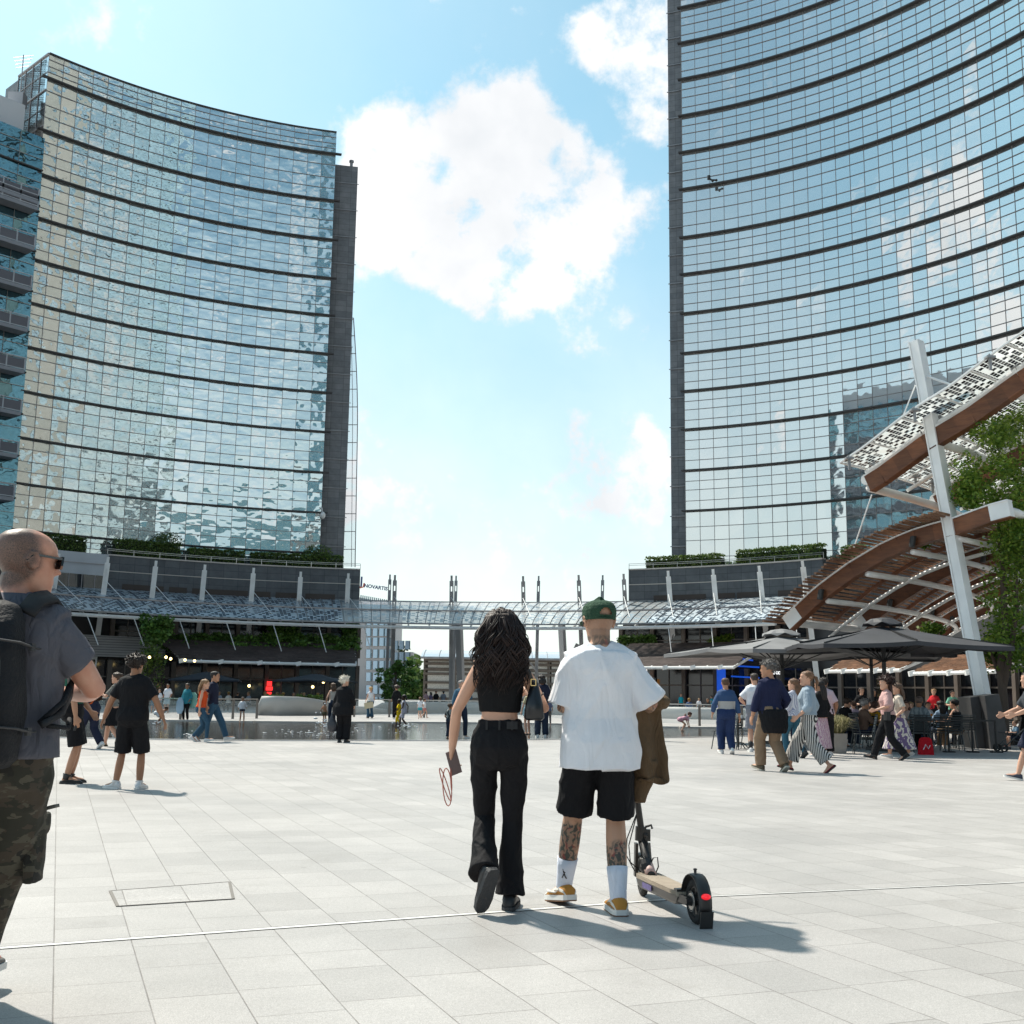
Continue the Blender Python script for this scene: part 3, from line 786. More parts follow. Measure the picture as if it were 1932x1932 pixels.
# glass end bay of left podium, signs
def signs():
    mb = text_at('ESTAG', 1.05, P(133, 1222, 96.0), (.75, .66, 0), (0, 0, 1), .03, .02); mb.build('shop_sign', mat('sign_dark', (.05, .05, .055), .6), podL, True)
    mb = MB(); a = ang_at(50, 1220, C1, 43.9); b = ang_at(312, 1220, C1, 43.9); arc_wall(mb, C1, 43.9, a, b, 4.15, 5.95, .02, .3)
    mb.build('louvred_fascia', mat('pale_louvre', (.42, .42, .43), .5, bump=(2.4, 1, (.05, .05, 8)), var=(.5, .1)), podL, True)
    mb = MB()
    for i in range(8): 
        z = 4.3 + i * .22
        n = 14
        for j in range(n): mb.beam(ring(C1, 43.85, a + (b - a) * j / n, z), ring(C1, 43.85, a + (b - a) * (j + 1) / n, z), .05, .05)
    mb.build('fascia_rail', mat('louvre_line', (.16, .16, .17), .5), podL, True)
    red = mat('red_neon', (.5, .02, .02), .5, emit=((1, .03, .03), .9))
    text_at("OL' +V", .62, P(392, 1263, 108), (1, 0.05, 0), (0, 0, 1), .02, .01).build('shop_sign', red, podL, True)
    mb = MB(); c = P(508, 1297, 108.5)
    for k, (dx, dz, w, h) in enumerate(((0, .35, .22, .3), (0, -.1, .3, .25), (.02, -.55, .2, .2), (0, -1.0, .16, .26))): mb.box(c.x + dx - w, c.x + dx + w, c.y - .05, c.y + .05, c.z + dz - h * .7, c.z + dz + h * .7)
    mb.build('neon_lantern', red, podL, True)
    wh = mat('white_letters', (.85, .85, .85), .5, emit=((1, 1, 1), .5))
    text_at('Venchi', 1.0, P(1193, 1268, 106), (1, -.1, 0), (.12, 0, 1), .02, .0).build('shop_sign', wh, podR, True)
    text_at('ootcr', .48, P(1464, 1272, 94), (1, -.35, 0), (0, 0, 1), .02, .01).build('shop_sign', wh, podR, True)
    bl = mat('blue_lightbox', (.01, .08, .6), .4, emit=((.01, .13, .9), .22))
    mb = MB(); c0 = P(1354, 1330, 101); c1 = P(1370, 1330, 101)
    mb.box(c0.x, c1.x, 101, 101.3, .3, 4.6); mb.build('blue_sign_pillar', bl, podR, True)
    mb = MB()
    for (x0, x1, y0, y1) in ((1388, 1420, 1241, 1246), (1380, 1432, 1276, 1279), (1382, 1432, 1256, 1259)):
        a_ = P(x0, y0, 100); b_ = P(x1, y1, 97.5); mb.beam(a_, b_, .1, .13)
    mb.build('blue_light_strip', bl, podR, True)
    am = mat('warm_interior', (.6, .25, .05), .6, emit=((1, .42, .08), .8))
    mb = MB()
    for (px, py, w, h) in ((1190, 1298, .35, .9), (1195, 1312, .3, .5), (1172, 1290, .25, .6)): 
        c = P(px, py, 104.5); mb.box(c.x - w, c.x + w, c.y, c.y + .1, c.z - h, c.z + h)
    mb.build('lit_display', am, podR, True)
    mb = MB(); rr = random.Random(3)
    for (px, py) in ((348 * .9, 1240), (282, 1240), (349, 1245), (248, 1252), (322, 1243), (367, 1247), (590, 1296), (470, 1294), (610, 1287), (655, 1289), (265, 1262)):
        c = P(px, py, 96); mb.ell(c, (.12, .12, .12), 6, 4)
    mb.build('pendant_lamp', mat('lamp_glow', (.9, .7, .3), .5, emit=((1, .75, .3), 3)), podL, True)
signs()
# white banded wing to the left of the left podium
def banded_wing():
    C = C1; t = thing('podium_building', 'white and dark banded podium wing behind the bald man', 'building', (C.x, C.y, 0))
    a0 = rad(-95); a1 = aPL0 - .001
    mb = MB(); arc_wall(mb, C, 46.6, a0, a1, 7.4, ZP, .02, 3); mb.build('white_band', M_WHITEPANEL, t, True)
    mb = MB(); arc_wall(mb, C, 46.52, a0, a1, ZP - 3.5, ZP - 1.95, .02); w = mb.build('ribbon_window', M_WIN, t, True)
    mb = MB(); n = 40
    for i in range(n):
        a = a0 + (a1 - a0) * i / n; mb.beam(ring(C, 46.48, a, ZP - 3.5), ring(C, 46.48, a, ZP - 1.95), .06, .06)
    for z in (ZP - .95, ZP - 3.6): 
        for i in range(n): mb.beam(ring(C, 46.5, a0 + (a1 - a0) * i / n, z), ring(C, 46.5, a0 + (a1 - a0) * (i + 1) / n, z), .05, .06)
    mb.build('mullion', M_MULL, w, True)
    mb = MB(); arc_wall(mb, C, 45.2, a0, a1, 0, 9, .03, 1); mb.build('back_wall', mat('dark_cladding'), t, True)
    storefront(t, rad(-70), a1, 44.6, .1, 3.9); 
    n = 20; mb = MB(); span = a1 - a0
    for i in range(n):
        b0 = a0 + span * i / n; b1 = a0 + span * (i + 1) / n
        mb.quad(ring(C, 46.7, b0, ZP - .02), ring(C, 46.7, b1, ZP - .02), ring(C, 60, b1, ZP - .02), ring(C, 60, b0, ZP - .02))
    mb.build('terrace', M_STONE, t, True)
banded_wing()
# right return: plain glazed wall of the podium beyond the stone (behind the timber canopy)
def right_wing():
    C = C1; t = thing('podium_building', 'grey stone podium wing behind the timber canopy on the right', 'building', (C.x, C.y, 0))
    a0 = aPR1 + .002; a1 = rad(120)
    mb = MB(); arc_wall(mb, C, 45.2, a0, a1, 0, 8.2, .03, 3); mb.build('stone_wall', mat('grey_wing', (.075, .075, .078), .6, var=(.5, .2)), t, True)
    storefront(t, a0, rad(75), 44.6, .1, 3.7)
    n = 30; mb = MB()
    for i in range(n):
        b0 = a0 + (a1 - a0) * i / n; b1 = a0 + (a1 - a0) * (i + 1) / n
        mb.quad(ring(C, 45.2, b0, 8.25), ring(C, 45.2, b1, 8.25), ring(C, 58, b1, 8.25), ring(C, 58, b0, 8.25))
    mb.build('terrace', M_STONE, t, True)
right_wing()
# hedges
def hedges():
    specs = [(-40, 0, 8, 'leftmost clipped hedge on the terrace, cut by the picture edge'), (30, 158, 24, 'low clipped hedge on the terrace above the bald man'),
             (213, 338, 27, 'shaggy hedge with tall shoots on the left terrace'), (354, 460, 22, 'short clipped hedge in the middle of the left terrace'),
             (472, 648, 22, 'long clipped hedge at the right end of the left terrace'),
             (1220, 1364, 20, 'left clipped hedge on the right terrace'), (1392, 1555, 24, 'right clipped hedge on the right terrace'),
             (1592, 1630, 16, 'small light green bush peeping above the timber canopy')]
    for x0, x1, h, lab in specs:
        a0 = ang_at(x0, 1055, C1, 48.2); a1 = ang_at(x1, 1055, C1, 48.2)
        m = MB(); rr = random.Random(int(x0) + 7)
        hh = h / 19.5
        def f(u, v, w):
            a = a0 + (a1 - a0) * u
            bump_ = 1 + .10 * noise.noise(V((a * 60, 0, 3)))
            q = rr.random()
            if q < .45: v = 0.02 + rr.random() * .12
            elif q < .75: w = .9 + rr.random() * .12
            return ring(C1, 47.6 + 1.5 * v, a, ZP - .1 + (hh + .35) * w * bump_)
        n = int(abs(a1 - a0) * 48 * hh * 420)
        leaf_box(m, f, min(n, 9000), .10, rr)
        # soft twigs on top
        for _ in range(60 if x0 in (213,) else 25):
            a = a0 + (a1 - a0) * rr.random(); p = ring(C1, 48 + rr.random() * .6, a, ZP + hh + .2)
            leaves(m, p, (.15, .15, .35 if x0 == 213 else .16), 7, .09, rnd=rr)
        if x0 in (213, 472):
            a = a0 + (a1 - a0) * (.82 if x0 == 213 else .72)
            leaves(m, ring(C1, 48.4, a, ZP + hh + .5), (1.6, .8, .9), 800, .1, rnd=rr)
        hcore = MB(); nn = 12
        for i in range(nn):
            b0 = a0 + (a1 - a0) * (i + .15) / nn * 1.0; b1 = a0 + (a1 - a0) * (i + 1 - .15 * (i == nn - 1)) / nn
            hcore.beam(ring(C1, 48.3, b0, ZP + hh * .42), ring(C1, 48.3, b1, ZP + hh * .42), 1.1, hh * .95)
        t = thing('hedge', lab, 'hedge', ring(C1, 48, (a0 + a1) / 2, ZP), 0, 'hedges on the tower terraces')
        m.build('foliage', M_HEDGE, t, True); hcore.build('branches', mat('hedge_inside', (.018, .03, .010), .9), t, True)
hedges()
# ================================================================== far canopy ring
ZPROF = [(39.5, 7.7), (40.6, 8.3), (42.5, 9.05), (44.7, 9.75), (47.0, 10.3)]
def uv_sheet(mb_pts, name, m, t, world=True):
    """mb_pts: grid[i][j] of (point, (u, v))"""
    me = bpy.data.meshes.new(name); vs = []; fs = []; uvs = []
    inv = WM[t.name].inverted(); nj = len(mb_pts[0])
    for r in mb_pts:
        for p, q in r: vs.append(tuple(inv @ p)); uvs.append(q)
    for i in range(len(mb_pts) - 1):
        for j in range(nj - 1):
            fs.append((i * nj + j, (i + 1) * nj + j, (i + 1) * nj + j + 1, i * nj + j + 1))
    me.from_pydata(vs, [], fs); me.materials.append(m); u = me.uv_layers.new(name='UVMap')
    for lp in me.loops: u.data[lp.index].uv = uvs[lp.vertex_index]
    me.update(); o = bpy.data.objects.new(name, me); COL.objects.link(o); o.parent = t; WM[o.name] = WM[t.name]
    return o
def canopy_column(t, foot, top, w=.55, m=None, slots=True):
    """twin-flange steel post with slotted web"""
    foot = V(foot); top = V(top); d = (top - foot).normalized()
    fw = V((foot.x, foot.y, 0)); side = d.cross(V((foot.x, foot.y, 0)).normalized()).normalized(); dep = side.cross(d)
    mb = MB()
    for s in (-1, 1):
        mb.beam(foot + side * s * w * .37, top + side * s * w * .37, w * .36, w * .8, dep)
    n = 8; L = (top - foot).length
    for i in range(n + 1):
        c = foot + d * (L * i / n); mb.beam(c - d * .52, c + d * .52, w * .60, w * .6, dep)
    mb.beam(foot, foot + d * L * .62, w * .62, w * .4, dep)
    if m is M_STEEL_W: mb.beam(foot, top, w * .5, w * .15, dep)
    return mb.build('column', m or M_STEEL_W, t, True)
def far_canopy():
    C = C1
    t = thing('solar_canopy', 'curved glass solar canopy on slotted posts ringing the far side of the plaza', 'canopy', (C.x, C.y, 0))
    aL = rad(-80); am0 = ang_at(655, 1170, C, 39.5) - .01; am1 = ang_at(1215, 1170, C, 39.5); aR = ang_at(1462, 1170, C, 39.5)
    for (a, b, m, nm) in ((aL, am0, M_PV_FAR, 'solar_roof'), (am0, am1, M_PV_CLEAR, 'clear_roof'), (am1, aR, M_PV_FAR, 'solar_roof')):
        n = max(4, int(abs(b - a) / .02)); g = []
        for i in range(n + 1):
            q = a + (b - a) * i / n; row = []
            for j, (R, z) in enumerate(ZPROF): row.append((ring(C, R, q, z), (q * 42, [0, 1.3, 3.3, 5.6, 8.0][j])))
            g.append(row)
        uv_sheet(g, nm, m, t)
    # edge beam, gutter, mid purlin
    def rail(R, z, w, h, name, m, a=aL, b=aR, r=None):
        mb = MB(); n = 110
        for i in range(n):
            p, q = ring(C, R, a + (b - a) * i / n, z), ring(C, R, a + (b - a) * (i + 1) / n, z)
            if r: mb.tube([p, q], r, 6, False)
            else: mb.beam(p, q, w, h)
        return mb.build(name, m, t, True)
    rail(39.6, 7.35, 0, 0, 'edge_tube', M_STEEL_W, r=.17)
    rail(39.45, 7.68, .12, .14, 'gutter', M_STEEL_G)
    rail(42.5, 9.12, .12, .12, 'purlin', M_MULL)
    rail(47.0, 10.3, .1, .12, 'purlin', M_STEEL_G, am0, am1)
    mb = MB(); n = 46
    for i in range(n):
        a = am0 - .1 + (am1 - am0 + .25) * i / n
        mb.tube([ring(C, R, a, z + .04) for R, z in ZPROF], .035, 4, False)
    mb.build('glazing_bar', M_STEEL_G, t, True)
    for i in range(46):
        a = aL + (aR - aL) * i / 46
        mb = MB(); mb.beam(ring(C, 39.6, a, 7.35), ring(C, 42.5, a, 8.8), .12, .25); mb.beam(ring(C, 42.5, a, 8.8), ring(C, 46.8, a, 10.0), .12, .25)
        mb.build('roof_rib', M_STEEL_W, t, True)
    # posts
    front = [(-70, 1052), (110, 1056), (203, 1062), (293.5, 1069), (386, 1076), (478, 1082), (567, 1089), (657, 1092), (745, 1095), (852, 1096), (987, 1097), (1092, 1095), (1177, 1093), (1261, 1088), (1346, 1085), (1433, 1079), (1515, 1070)]
    for px, py in front:
        a = ang_at(px + (6 if px < 900 else 0), py, C, 42.4); mid = 700 < px < 1200
        top = ring(C, 42.2, a, 12.2); d = ray(px, py); k = (12.2 - CAMH) / d.z; top = V((0, 0, CAMH)) + d * k if abs((V((0, 0, CAMH)) + d * k - C).xy.length - 42.2) < 4 else top
        u = (top - C); u.z = 0; u.normalize(); foot = top + u * 2.2; foot.z = 0
        canopy_column(t, foot, top, .36 if mid else .40, M_STEEL_G if mid else M_STEEL_W)
        mb = MB(); rf = ring(C, 40.2, a + .035, 8.0)
        mb.tube([top - V((0, 0, 1.6)), rf], .035, 4)
        if px < 700 or px > 1180: mb.tube([ring(C, 39.5, a + .03, 7.3), ring(C, 38.6, a + .048, 4.9)], .04, 4)
        mb.build('stay_rod', M_STEEL_W, t, True)
    for px, py in ((735, 1113), (860, 1115), (1016, 1115.5), (1137, 1114)):
        a = ang_at(px, py, C, 53); top = ring(C, 53, a, 13.0); foot = ring(C, 52, a, 0)
        canopy_column(t, foot, top, .30, M_STEEL_G)
    for px in (874, 1069):
        a = ang_at(px, 1200, C, 49); mb = MB(); mb.beam(ring(C, 49, a, 0), ring(C, 48.5, a - .01, 9.7), .8, .35); mb.build('pylon', mat('pale_steel', (.42, .43, .45), .4, .4), t, True)
far_canopy()
def awning(label, x0, x1, vine, lab2=None, zf=3.9, zb=6.1, Rf=37, Rb=42.8, dark=True):
    C = C1; a0 = ang_at(x0, 1250, C, Rf); a1 = ang_at(x1, 1250, C, Rf)
    t = thing('timber_awning', label, 'awning', ring(C, Rf, (a0 + a1) / 2, 0), 0, 'slatted timber awnings over the shops')
    m = MB(); ns = 30
    for j in range(ns):
        f = j / (ns - 1); R = Rf + (Rb - Rf) * f; z = zf + (zb - zf) * (1 - (1 - f) ** 1.35) * 1.0
        n = 9; e0 = random.uniform(-.004, .004); e1 = random.uniform(-.004, .004)
        sk = -.045 * f if x0 < 600 else 0
        for i in range(n):
            b0 = a0 + sk + e0 + (a1 + e1 - a0 - sk - e0) * i / n; b1 = a0 + sk + e0 + (a1 + e1 - a0 - sk - e0) * (i + 1) / n
            m.beam(ring(C, R, b0, z + random.uniform(-.012, .012)), ring(C, R, b1, z), .19, .05, (0, -.38, 1))
    m.build('slats', M_SLAT_D if dark else M_SLAT, t, True)
    m = MB(); n = 9
    for i in range(n): m.tube([ring(C, Rf - .1, a0 + (a1 - a0) * i / n, zf - .12), ring(C, Rf - .1, a0 + (a1 - a0) * (i + 1) / n, zf - .12)], .13, 8, i in (0, n - 1))
    m.build('front_tube', M_STEEL_W, t, True)
    for i in range(n + 1):
        a = a0 + (a1 - a0) * i / n; m = MB(); p = ring(C, Rf - .12, a, zf - .1)
        if i % 2 == 0: m.obox(p, (.2, 0, .05), (0, .16, 0), (-.03, 0, .17))
        m.beam(p, ring(C, Rb, a, zb - .25), .1, .2)
        m.build('bracket', M_STEEL_W, t, True)
    return t
awning('long dark timber awning with ivy over the shops on the left', 342, 672, True)
awning('dark timber awning over the shop fronts right of the tattooed man', 1150, 1386, True)
awning('pale brown timber awning behind the seated cafe crowd', 1562, 1700, False, dark=False, zf=3.55, zb=5.2, Rf=38.2, Rb=42.5)
awning('short pale timber awning partly behind the leaning white post', 1722, 1880, False, dark=False, zf=3.3, zb=4.8, Rf=38.2, Rb=42.5)
# ------------------------------------------------------------------ climbing plants
def plant(name, label, cat, clumps, size, m, stems=(), group=None, base=None):
    t = thing(name, label, cat, base or clumps[0][0], 0, group)
    rr = random.Random(len(clumps) * 13 + 5); mb = MB()
    for c, r, n in clumps: leaves(mb, c, r, n, size, rnd=rr)
    mb.build('foliage', m, t, True)
    if stems:
        mb = MB()
        for pts, r in stems: mb.tube(pts, r, 6)
        mb.build('stem', M_BARK, t, True)
    return t
def ivy_left():
    rr = random.Random(9); cl = []
    for i in range(60):
        px = 288 + 385 * i / 59 + rr.uniform(-4, 4)
        top = 1196 + 14 * math.sin(i * .35) * .4; drop = 5 + 10 * abs(noise.noise(V((i * .17, 2, 0)))) * 2
        Y = P(px, 1200, 106).y; a = ang_at(px, 1208, C1, 41.6); p = ring(C1, 41.6, a, 0)
        q = P(px, 1206 + rr.uniform(-5, 8), p.y)
        cl.append((q, (.75, .5, .42), 90))
        if rr.random() < .5: cl.append((P(px, 1214 + rr.uniform(0, 10 + 8 * (px < 400)), p.y - 1.2), (.7, .4, .3), 55))
    for i in range(26):   # climbing up to the canopy
        cl.append((P(296 + rr.uniform(-22, 20), 1168 + i * 1.6, 98), (.7, .5, .5), 60))
    for i in range(16): cl.append((P(536 + rr.uniform(-24, 26), 1178 + i * 1.6, 107), (.6, .5, .4), 45))
    for i in range(22): cl.append((P(660 + rr.uniform(-10, 10), 1176 + i * 1.9, 109), (.55, .5, .45), 55))
    for i in range(12): cl.append((P(640 + rr.uniform(-18, 18), 1222 + rr.uniform(-4, 8), 106), (.6, .4, .3), 60))
    plant('climbing_plant', 'ivy spilling over the long timber awning on the left', 'ivy', cl, .17, M_LEAF)
    cl = [(P(290 + rr.uniform(-16, 14), 1240 + rr.uniform(-28, 40), 97), (.7, .5, .7), 40) for _ in range(16)]
    plant('climbing_plant', 'dark thin creeper hanging beside the left end of the long timber awning', 'creeper', cl, .14, M_HEDGE)
    cl = [(P(1168 + 62 * rr.random(), 1203 + 13 * rr.random(), 106), (.6, .5, .35), 70) for i in range(24)]
    plant('climbing_plant', 'ivy on the awning just right of the green cap', 'ivy', cl, .16, M_LEAF)
    cl = [(P(1345 + 50 * f, 1212 - 12 * f + rr.uniform(-3, 3), 103), (.6, .5, .35), 60) for f in [k / 18 for k in range(18)]]
    plant('climbing_plant', 'bright green ivy behind the pale grey parasol', 'ivy', cl, .16, M_LEAF_Y)
ivy_left()
# ------------------------------------------------------------------ background beyond the gap
def office():
    Y = 350
    t = thing('office_building', 'white gridded office block with a blue lettered roof sign seen under the canopy', 'building', GX(720, Y))
    wall = mat('office_white', (.44, .41, .40), .6); gl = mat('office_glass', (.34, .46, .58), .1, .85); dk = mat('office_dark_glass', (.10, .16, .20), .1, .8)  # second glass is a darker tone for fin windows and side panes
    x0 = P(600, 1300, Y).x; x1 = P(738, 1300, Y).x; zt = P(738, 1141, Y).z
    mb = MB(); mb.box(x0, x1, Y, Y + 30, 0, zt); mb.build('main_block', wall, t, True)
    x2 = P(777, 1300, Y).x; zt2 = P(775, 1230, Y).z
    mb = MB(); mb.box(x1 + .01, x2, Y + .5, Y + 30, 0, zt2); mb.build('low_block', wall, t, True)
    rows = [(1225, 1208 - 26 + 0)]
    # sloping top storey (rises towards the left)
    mb = MB(); a = P(600, 1113, Y); b = P(738, 1141, Y); mb.add([V((x0, Y - .1, zt - 2)), V((x1, Y - .1, zt - 2)), V((x1, Y - .1, zt + .2)), V((x0, Y - .1, a.z)), V((x0, Y + 20, a.z)), V((x1, Y + 20, zt + .2))], [(0, 1, 2, 3), (3, 2, 5, 4)]); mb.build('top_storey', wall, t, True)
    ys = [1199, 1222, 1245, 1268, 1291, 1312]
    xs = [p for p in (692, 705, 717, 729)]
    for yy in (1143,):
        mb = MB()
        for k in range(16):
            px = 681 + 3.7 * k
            if px < 736: c = P(px, yy - (738 - px) * .18, Y); mb.box(c.x - .17, c.x + .17, Y - .25, Y - .1, c.z - 2.0, c.z + 1.6)
        mb.build('fin_window', dk, t, True)
    for yy, h in [(1187, 2.4)] + [(y + 11, 1.45) for y in (1200, 1222.5, 1244, 1266, 1290, 1312)]:
        for px in (696, 709, 721, 732):
            c = P(px, yy, Y); mb = MB(); mb.box(c.x - .78, c.x + .78, Y - .3, Y - .08, c.z - h / 1.15, c.z + h / 1.15); w = mb.build('window', gl, t, True)
            mb = MB(); mb.box(c.x + .45, c.x + .80, Y - .36, Y - .31, c.z - h / 1.15, c.z + h / 1.15); mb.build('pane', dk, w, True)
    for yy in (1217, 1239, 1261, 1283, 1305):
        for px in (747, 758, 769):
            c = P(px, yy, Y); mb = MB(); mb.box(c.x - .75, c.x + .75, Y + .2, Y + .42, c.z - 1.3, c.z + 1.3); w = mb.build('window', gl, t, True)
            mb = MB(); mb.box(c.x + .45, c.x + .77, Y + .14, Y + .19, c.z - 1.3, c.z + 1.3); mb.build('pane', dk, w, True)
    bl = mat('sign_navy', (.02, .04, .14), .5)
    o = P(709, 1111, Y); text_at('NOVARTIS', 1.5, o, (1, 0, -.13), (0.13, 0, 1), .12, .05).build('roof_sign', bl, t, True)
    mb = MB(); c = P(681.5, 1101, Y)
    mb.tube([c + V((-.9, 0, 1.2)), c + V((-.9, 0, -.4)), c + V((-.2, 0, -1.3)), c + V((.7, 0, -1.0)), c + V((.9, 0, .2))], .22, 6); mb.build('logo_bowl', mat('logo_red', (.55, .10, .05), .5), t, True)
    mb = MB(); mb.tube([c + V((0, 0, -1.0)), c + V((.1, 0, 2.1))], .28, 6); mb.build('logo_stem', bl, t, True)
    plant('roof_shrub', 'spiky shrub on the roof terrace of the white office block', 'shrub', [(P(760, 1224, Y + 2), (2.2, 1, 1.2), 120)], .5, M_HEDGE)
office()
def tree(label, base, trunk_h, crown, n, size, m, group=None, lean=0):
    t = thing('tree', label, 'tree', base, 0, group); rr = random.Random(int(base.x * 10) + 3)
    mb = MB(); b = V(base); top = b + V((lean, 0, trunk_h))
    mb.tube([b, b + V((lean * .3, 0, trunk_h * .5)), top], [.16 * trunk_h / 4, .12 * trunk_h / 4, .06 * trunk_h / 4], 7)
    for c, r, k in crown:
        q = V(c); mb.tube([b + (top - b) * rr.uniform(.5, .95), (q + top) / 2 + V((rr.uniform(-.2, .2), 0, 0)), q], [.05 * trunk_h / 4, .03 * trunk_h / 4, .012], 5)
    mb.build('trunk', M_BARK, t, True)
    mb = MB()
    for c, r, k in crown:
        for s in range(max(2, k // 60)):
            d = V((rr.gauss(0, .45), rr.gauss(0, .45), rr.gauss(0, .45))); leaves(mb, V(c) + V((d.x * r[0], d.y * r[1], d.z * r[2])), (r[0] * .42, r[1] * .42, r[2] * .42), 60, size, rnd=rr)
    mb.build('crown', m, t, True)
    return t
def bg_trees():
    Y = 100
    cr = []
    for px, py, r in ((750, 1252, .9), (764, 1262, 1.0), (746, 1275, 1.1), (770, 1282, 1.0), (735, 1292, 1.2), (725, 1285, .7), (757, 1300, 1.1), (738, 1312, .9), (775, 1275, .7), (748, 1262, .8)):
        cr.append((P(px, py, Y), (r, r, r * .9), 260))
    tree('young tree in front of the white office block', GX(745, Y), 4.2, cr, 0, .15, M_LEAF)
    cr = [(P(px, py, 300), (5, 5, 5), 300) for px, py in ((782, 1292), (790, 1275), (785, 1308), (795, 1300), (778, 1316), (800, 1286), (792, 1318))]
    tree('distant dark green tree left of the louvred pavilion', GX(788, 300), 8, cr, 0, .9, M_HEDGE)
bg_trees()
def pavilion():
    Y = 140
    t = thing('louvred_pavilion', 'pale louvred pavilion with a curved glass roof behind the couple', 'pavilion', GX(930, Y))
    x0 = P(798, 1300, Y).x; x1 = P(1075, 1300, Y).x
    wh = mat('perforated_white', (.62, .60, .55), .6, bump=(14, 1, (1, 1, .6)), var=(9, .25)); br = mat('brown_rail', (.17, .14, .115), .6, var=(3, .2))
    g = mat('pavilion_roof', (.60, .66, .70), .15, .4)
    def Z(y): return P(930, y, Y).z
    mb = MB(); mb.box(x0, x1, Y + .5, Y + 6, 0, Z(1243)); mb.build('back_wall', mat('pavilion_brown', (.19, .165, .14), .8), t, True)  # plain brown wall showing in the gaps between louvre panels
    z = Z(1331); k = 0; tops = [1321, 1300, 1283, 1264, 1254]
    for (ya, yb) in ((1331, 1322), (1317, 1306), (1301, 1291), (1287, 1275), (1270, 1267), (1261, 1256), (1251, 1248)):
        cx = x0 + .4
        while cx < x1 - .5:
            mb = MB(); w = 3.7; mb.box(cx + .12, min(cx + w, x1) - .12, Y + .1, Y + .16, Z(ya), Z(yb)); mb.build('louvre_panel', wh, t, True); cx += w
    mb = MB()
    for yy in (1319.5, 1303.5, 1289, 1272.5, 1264, 1253.5, 1246): mb.box(x0, x1, Y - .05, Y + .3, Z(yy) - .14, Z(yy) + .14)
    cx = x0
    while cx < x1: mb.box(cx, cx + .22, Y + .02, Y + .4, 0, Z(1245)); cx += 3.7
    mb.build('frame', br, t, True)
    mb = MB(); r = []
    for i in range(7):
        f = i / 6; r.append((Y - 1 + 5 * f, Z(1243) + (Z(1226) - Z(1243)) * math.sin(f * 1.5) / math.sin(1.5)))
    for i in range(6): mb.quad(V((x0 - .3, r[i][0], r[i][1])), V((x1 + .3, r[i][0], r[i][1])), V((x1 + .3, r[i + 1][0], r[i + 1][1])), V((x0 - .3, r[i + 1][0], r[i + 1][1])))
    mb.build('curved_roof', g, t, True)
    mb = MB(); cx = x0
    while cx < x1: mb.tube([V((cx, a, b + .03)) for a, b in r], .05, 4, False); cx += 1.85
    mb.tube([V((x0 - .3, Y - 1, r[0][1])), V((x1 + .3, Y - 1, r[0][1]))], .15, 6); mb.build('roof_bar', M_STEEL_G, t, True)
    a, b = P(1000, 1330, 120), P(1062, 1232, 120)
    mb = MB(); mb.beam(P(1035, 1330, 118), P(1090, 1215, 118), .3, .4); mb.beam(P(1000, 1250, 118), P(1060, 1330, 118), .16, .16); mb.build('raking_strut', M_STEEL_G, t, True)
pavilion()
# ------------------------------------------------------------------ railings and parapets
M_RGLASS = mat('rail_glass', (.66, .74, .74), .08, 0, .6, alpha=.30)
def railing(label, pts, h, spacing=2.0):
    q = [G(x, y) for x, y in pts]
    t = thing('glass_railing', label, 'railing', q[0], 0, 'glass railings round the fountain')
    gl = MB(); hr = MB(); L = 0; posts = []
    for i in range(len(q) - 1):
        a, b = q[i], q[i + 1]; d = (b - a).length; n = max(1, round(d / spacing))
        hr.beam(a + V((0, 0, h)), b + V((0, 0, h)), .09, .05)
        for k in range(n):
            posts.append(a + (b - a) * k / n)
            p0, p1 = a + (b - a) * k / n, a + (b - a) * (k + 1) / n; m_ = (p1 - p0).normalized() * .08
            gl.quad(p0 + m_ + V((0, 0, .08)), p1 - m_ + V((0, 0, .08)), p1 - m_ + V((0, 0, h - .08)), p0 + m_ + V((0, 0, h - .08)))
    posts.append(q[-1])
    gl.build('glass_panel', M_RGLASS, t, True); hr.build('handrail', M_RAIL, t, True)
    for p in posts:
        m = MB(); m.beam(p, p + V((0, 0, h - .02)), .07, .11); m.build('post', M_POST, t, True)
    return t
railing('long glass railing on the left side of the fountain', [(-160, 1351), (60, 1355.5), (200, 1357.5), (340, 1358), (484, 1355.5)], .92)
railing('glass railing behind the couple in the middle', [(668, 1352.5), (800, 1354), (950, 1356), (1100, 1359), (1150, 1361)], .95)
railing('glass railing right of the man in the white shirt', [(1165, 1364), (1240, 1367), (1320, 1369.5), (1400, 1371), (1470, 1373), (1560, 1376)], .97)
def parapet(label, pts, group):
    t = thing('curved_parapet', label, 'parapet', G(*pts[0][:2]), 0, group); rings = []
    for x, y, h in pts:
        p = G(x, y); d = V((p.x, p.y, 0)).normalized() * .35
        rings.append([p, p + V((0, 0, h * .8)), p + V((0, 0, h)) + d * .2, p + V((0, 0, h)) + d, p + d])
    mb = MB(); mb.loft(rings); mb.build('wall', mat('smooth_pale_concrete', (.40, .40, .385), .55, var=(.8, .1)), t, True, True)
gp = 'smooth curved parapets round the opening'
parapet('smooth pale curved parapet at the end of the left railing', [(486, 1350, .6), (492, 1350, 1.05), (520, 1350.5, 1.07), (560, 1350.5, 1.05), (590, 1350.5, .95), (615, 1350, .82), (650, 1349, .6), (690, 1348, .45), (730, 1347, .3)], gp)
parapet('pale curved parapet behind the middle railing', [(700, 1347, .35), (720, 1346.5, .7), (760, 1346, .8), (850, 1346, .8), (950, 1347, .78), (1100, 1350, .78), (1200, 1352, .8)], gp)
parapet('pale curved parapet behind the right railing', [(1225, 1355, .7), (1300, 1357, .72), (1400, 1359, .7), (1520, 1361, .7)], gp)
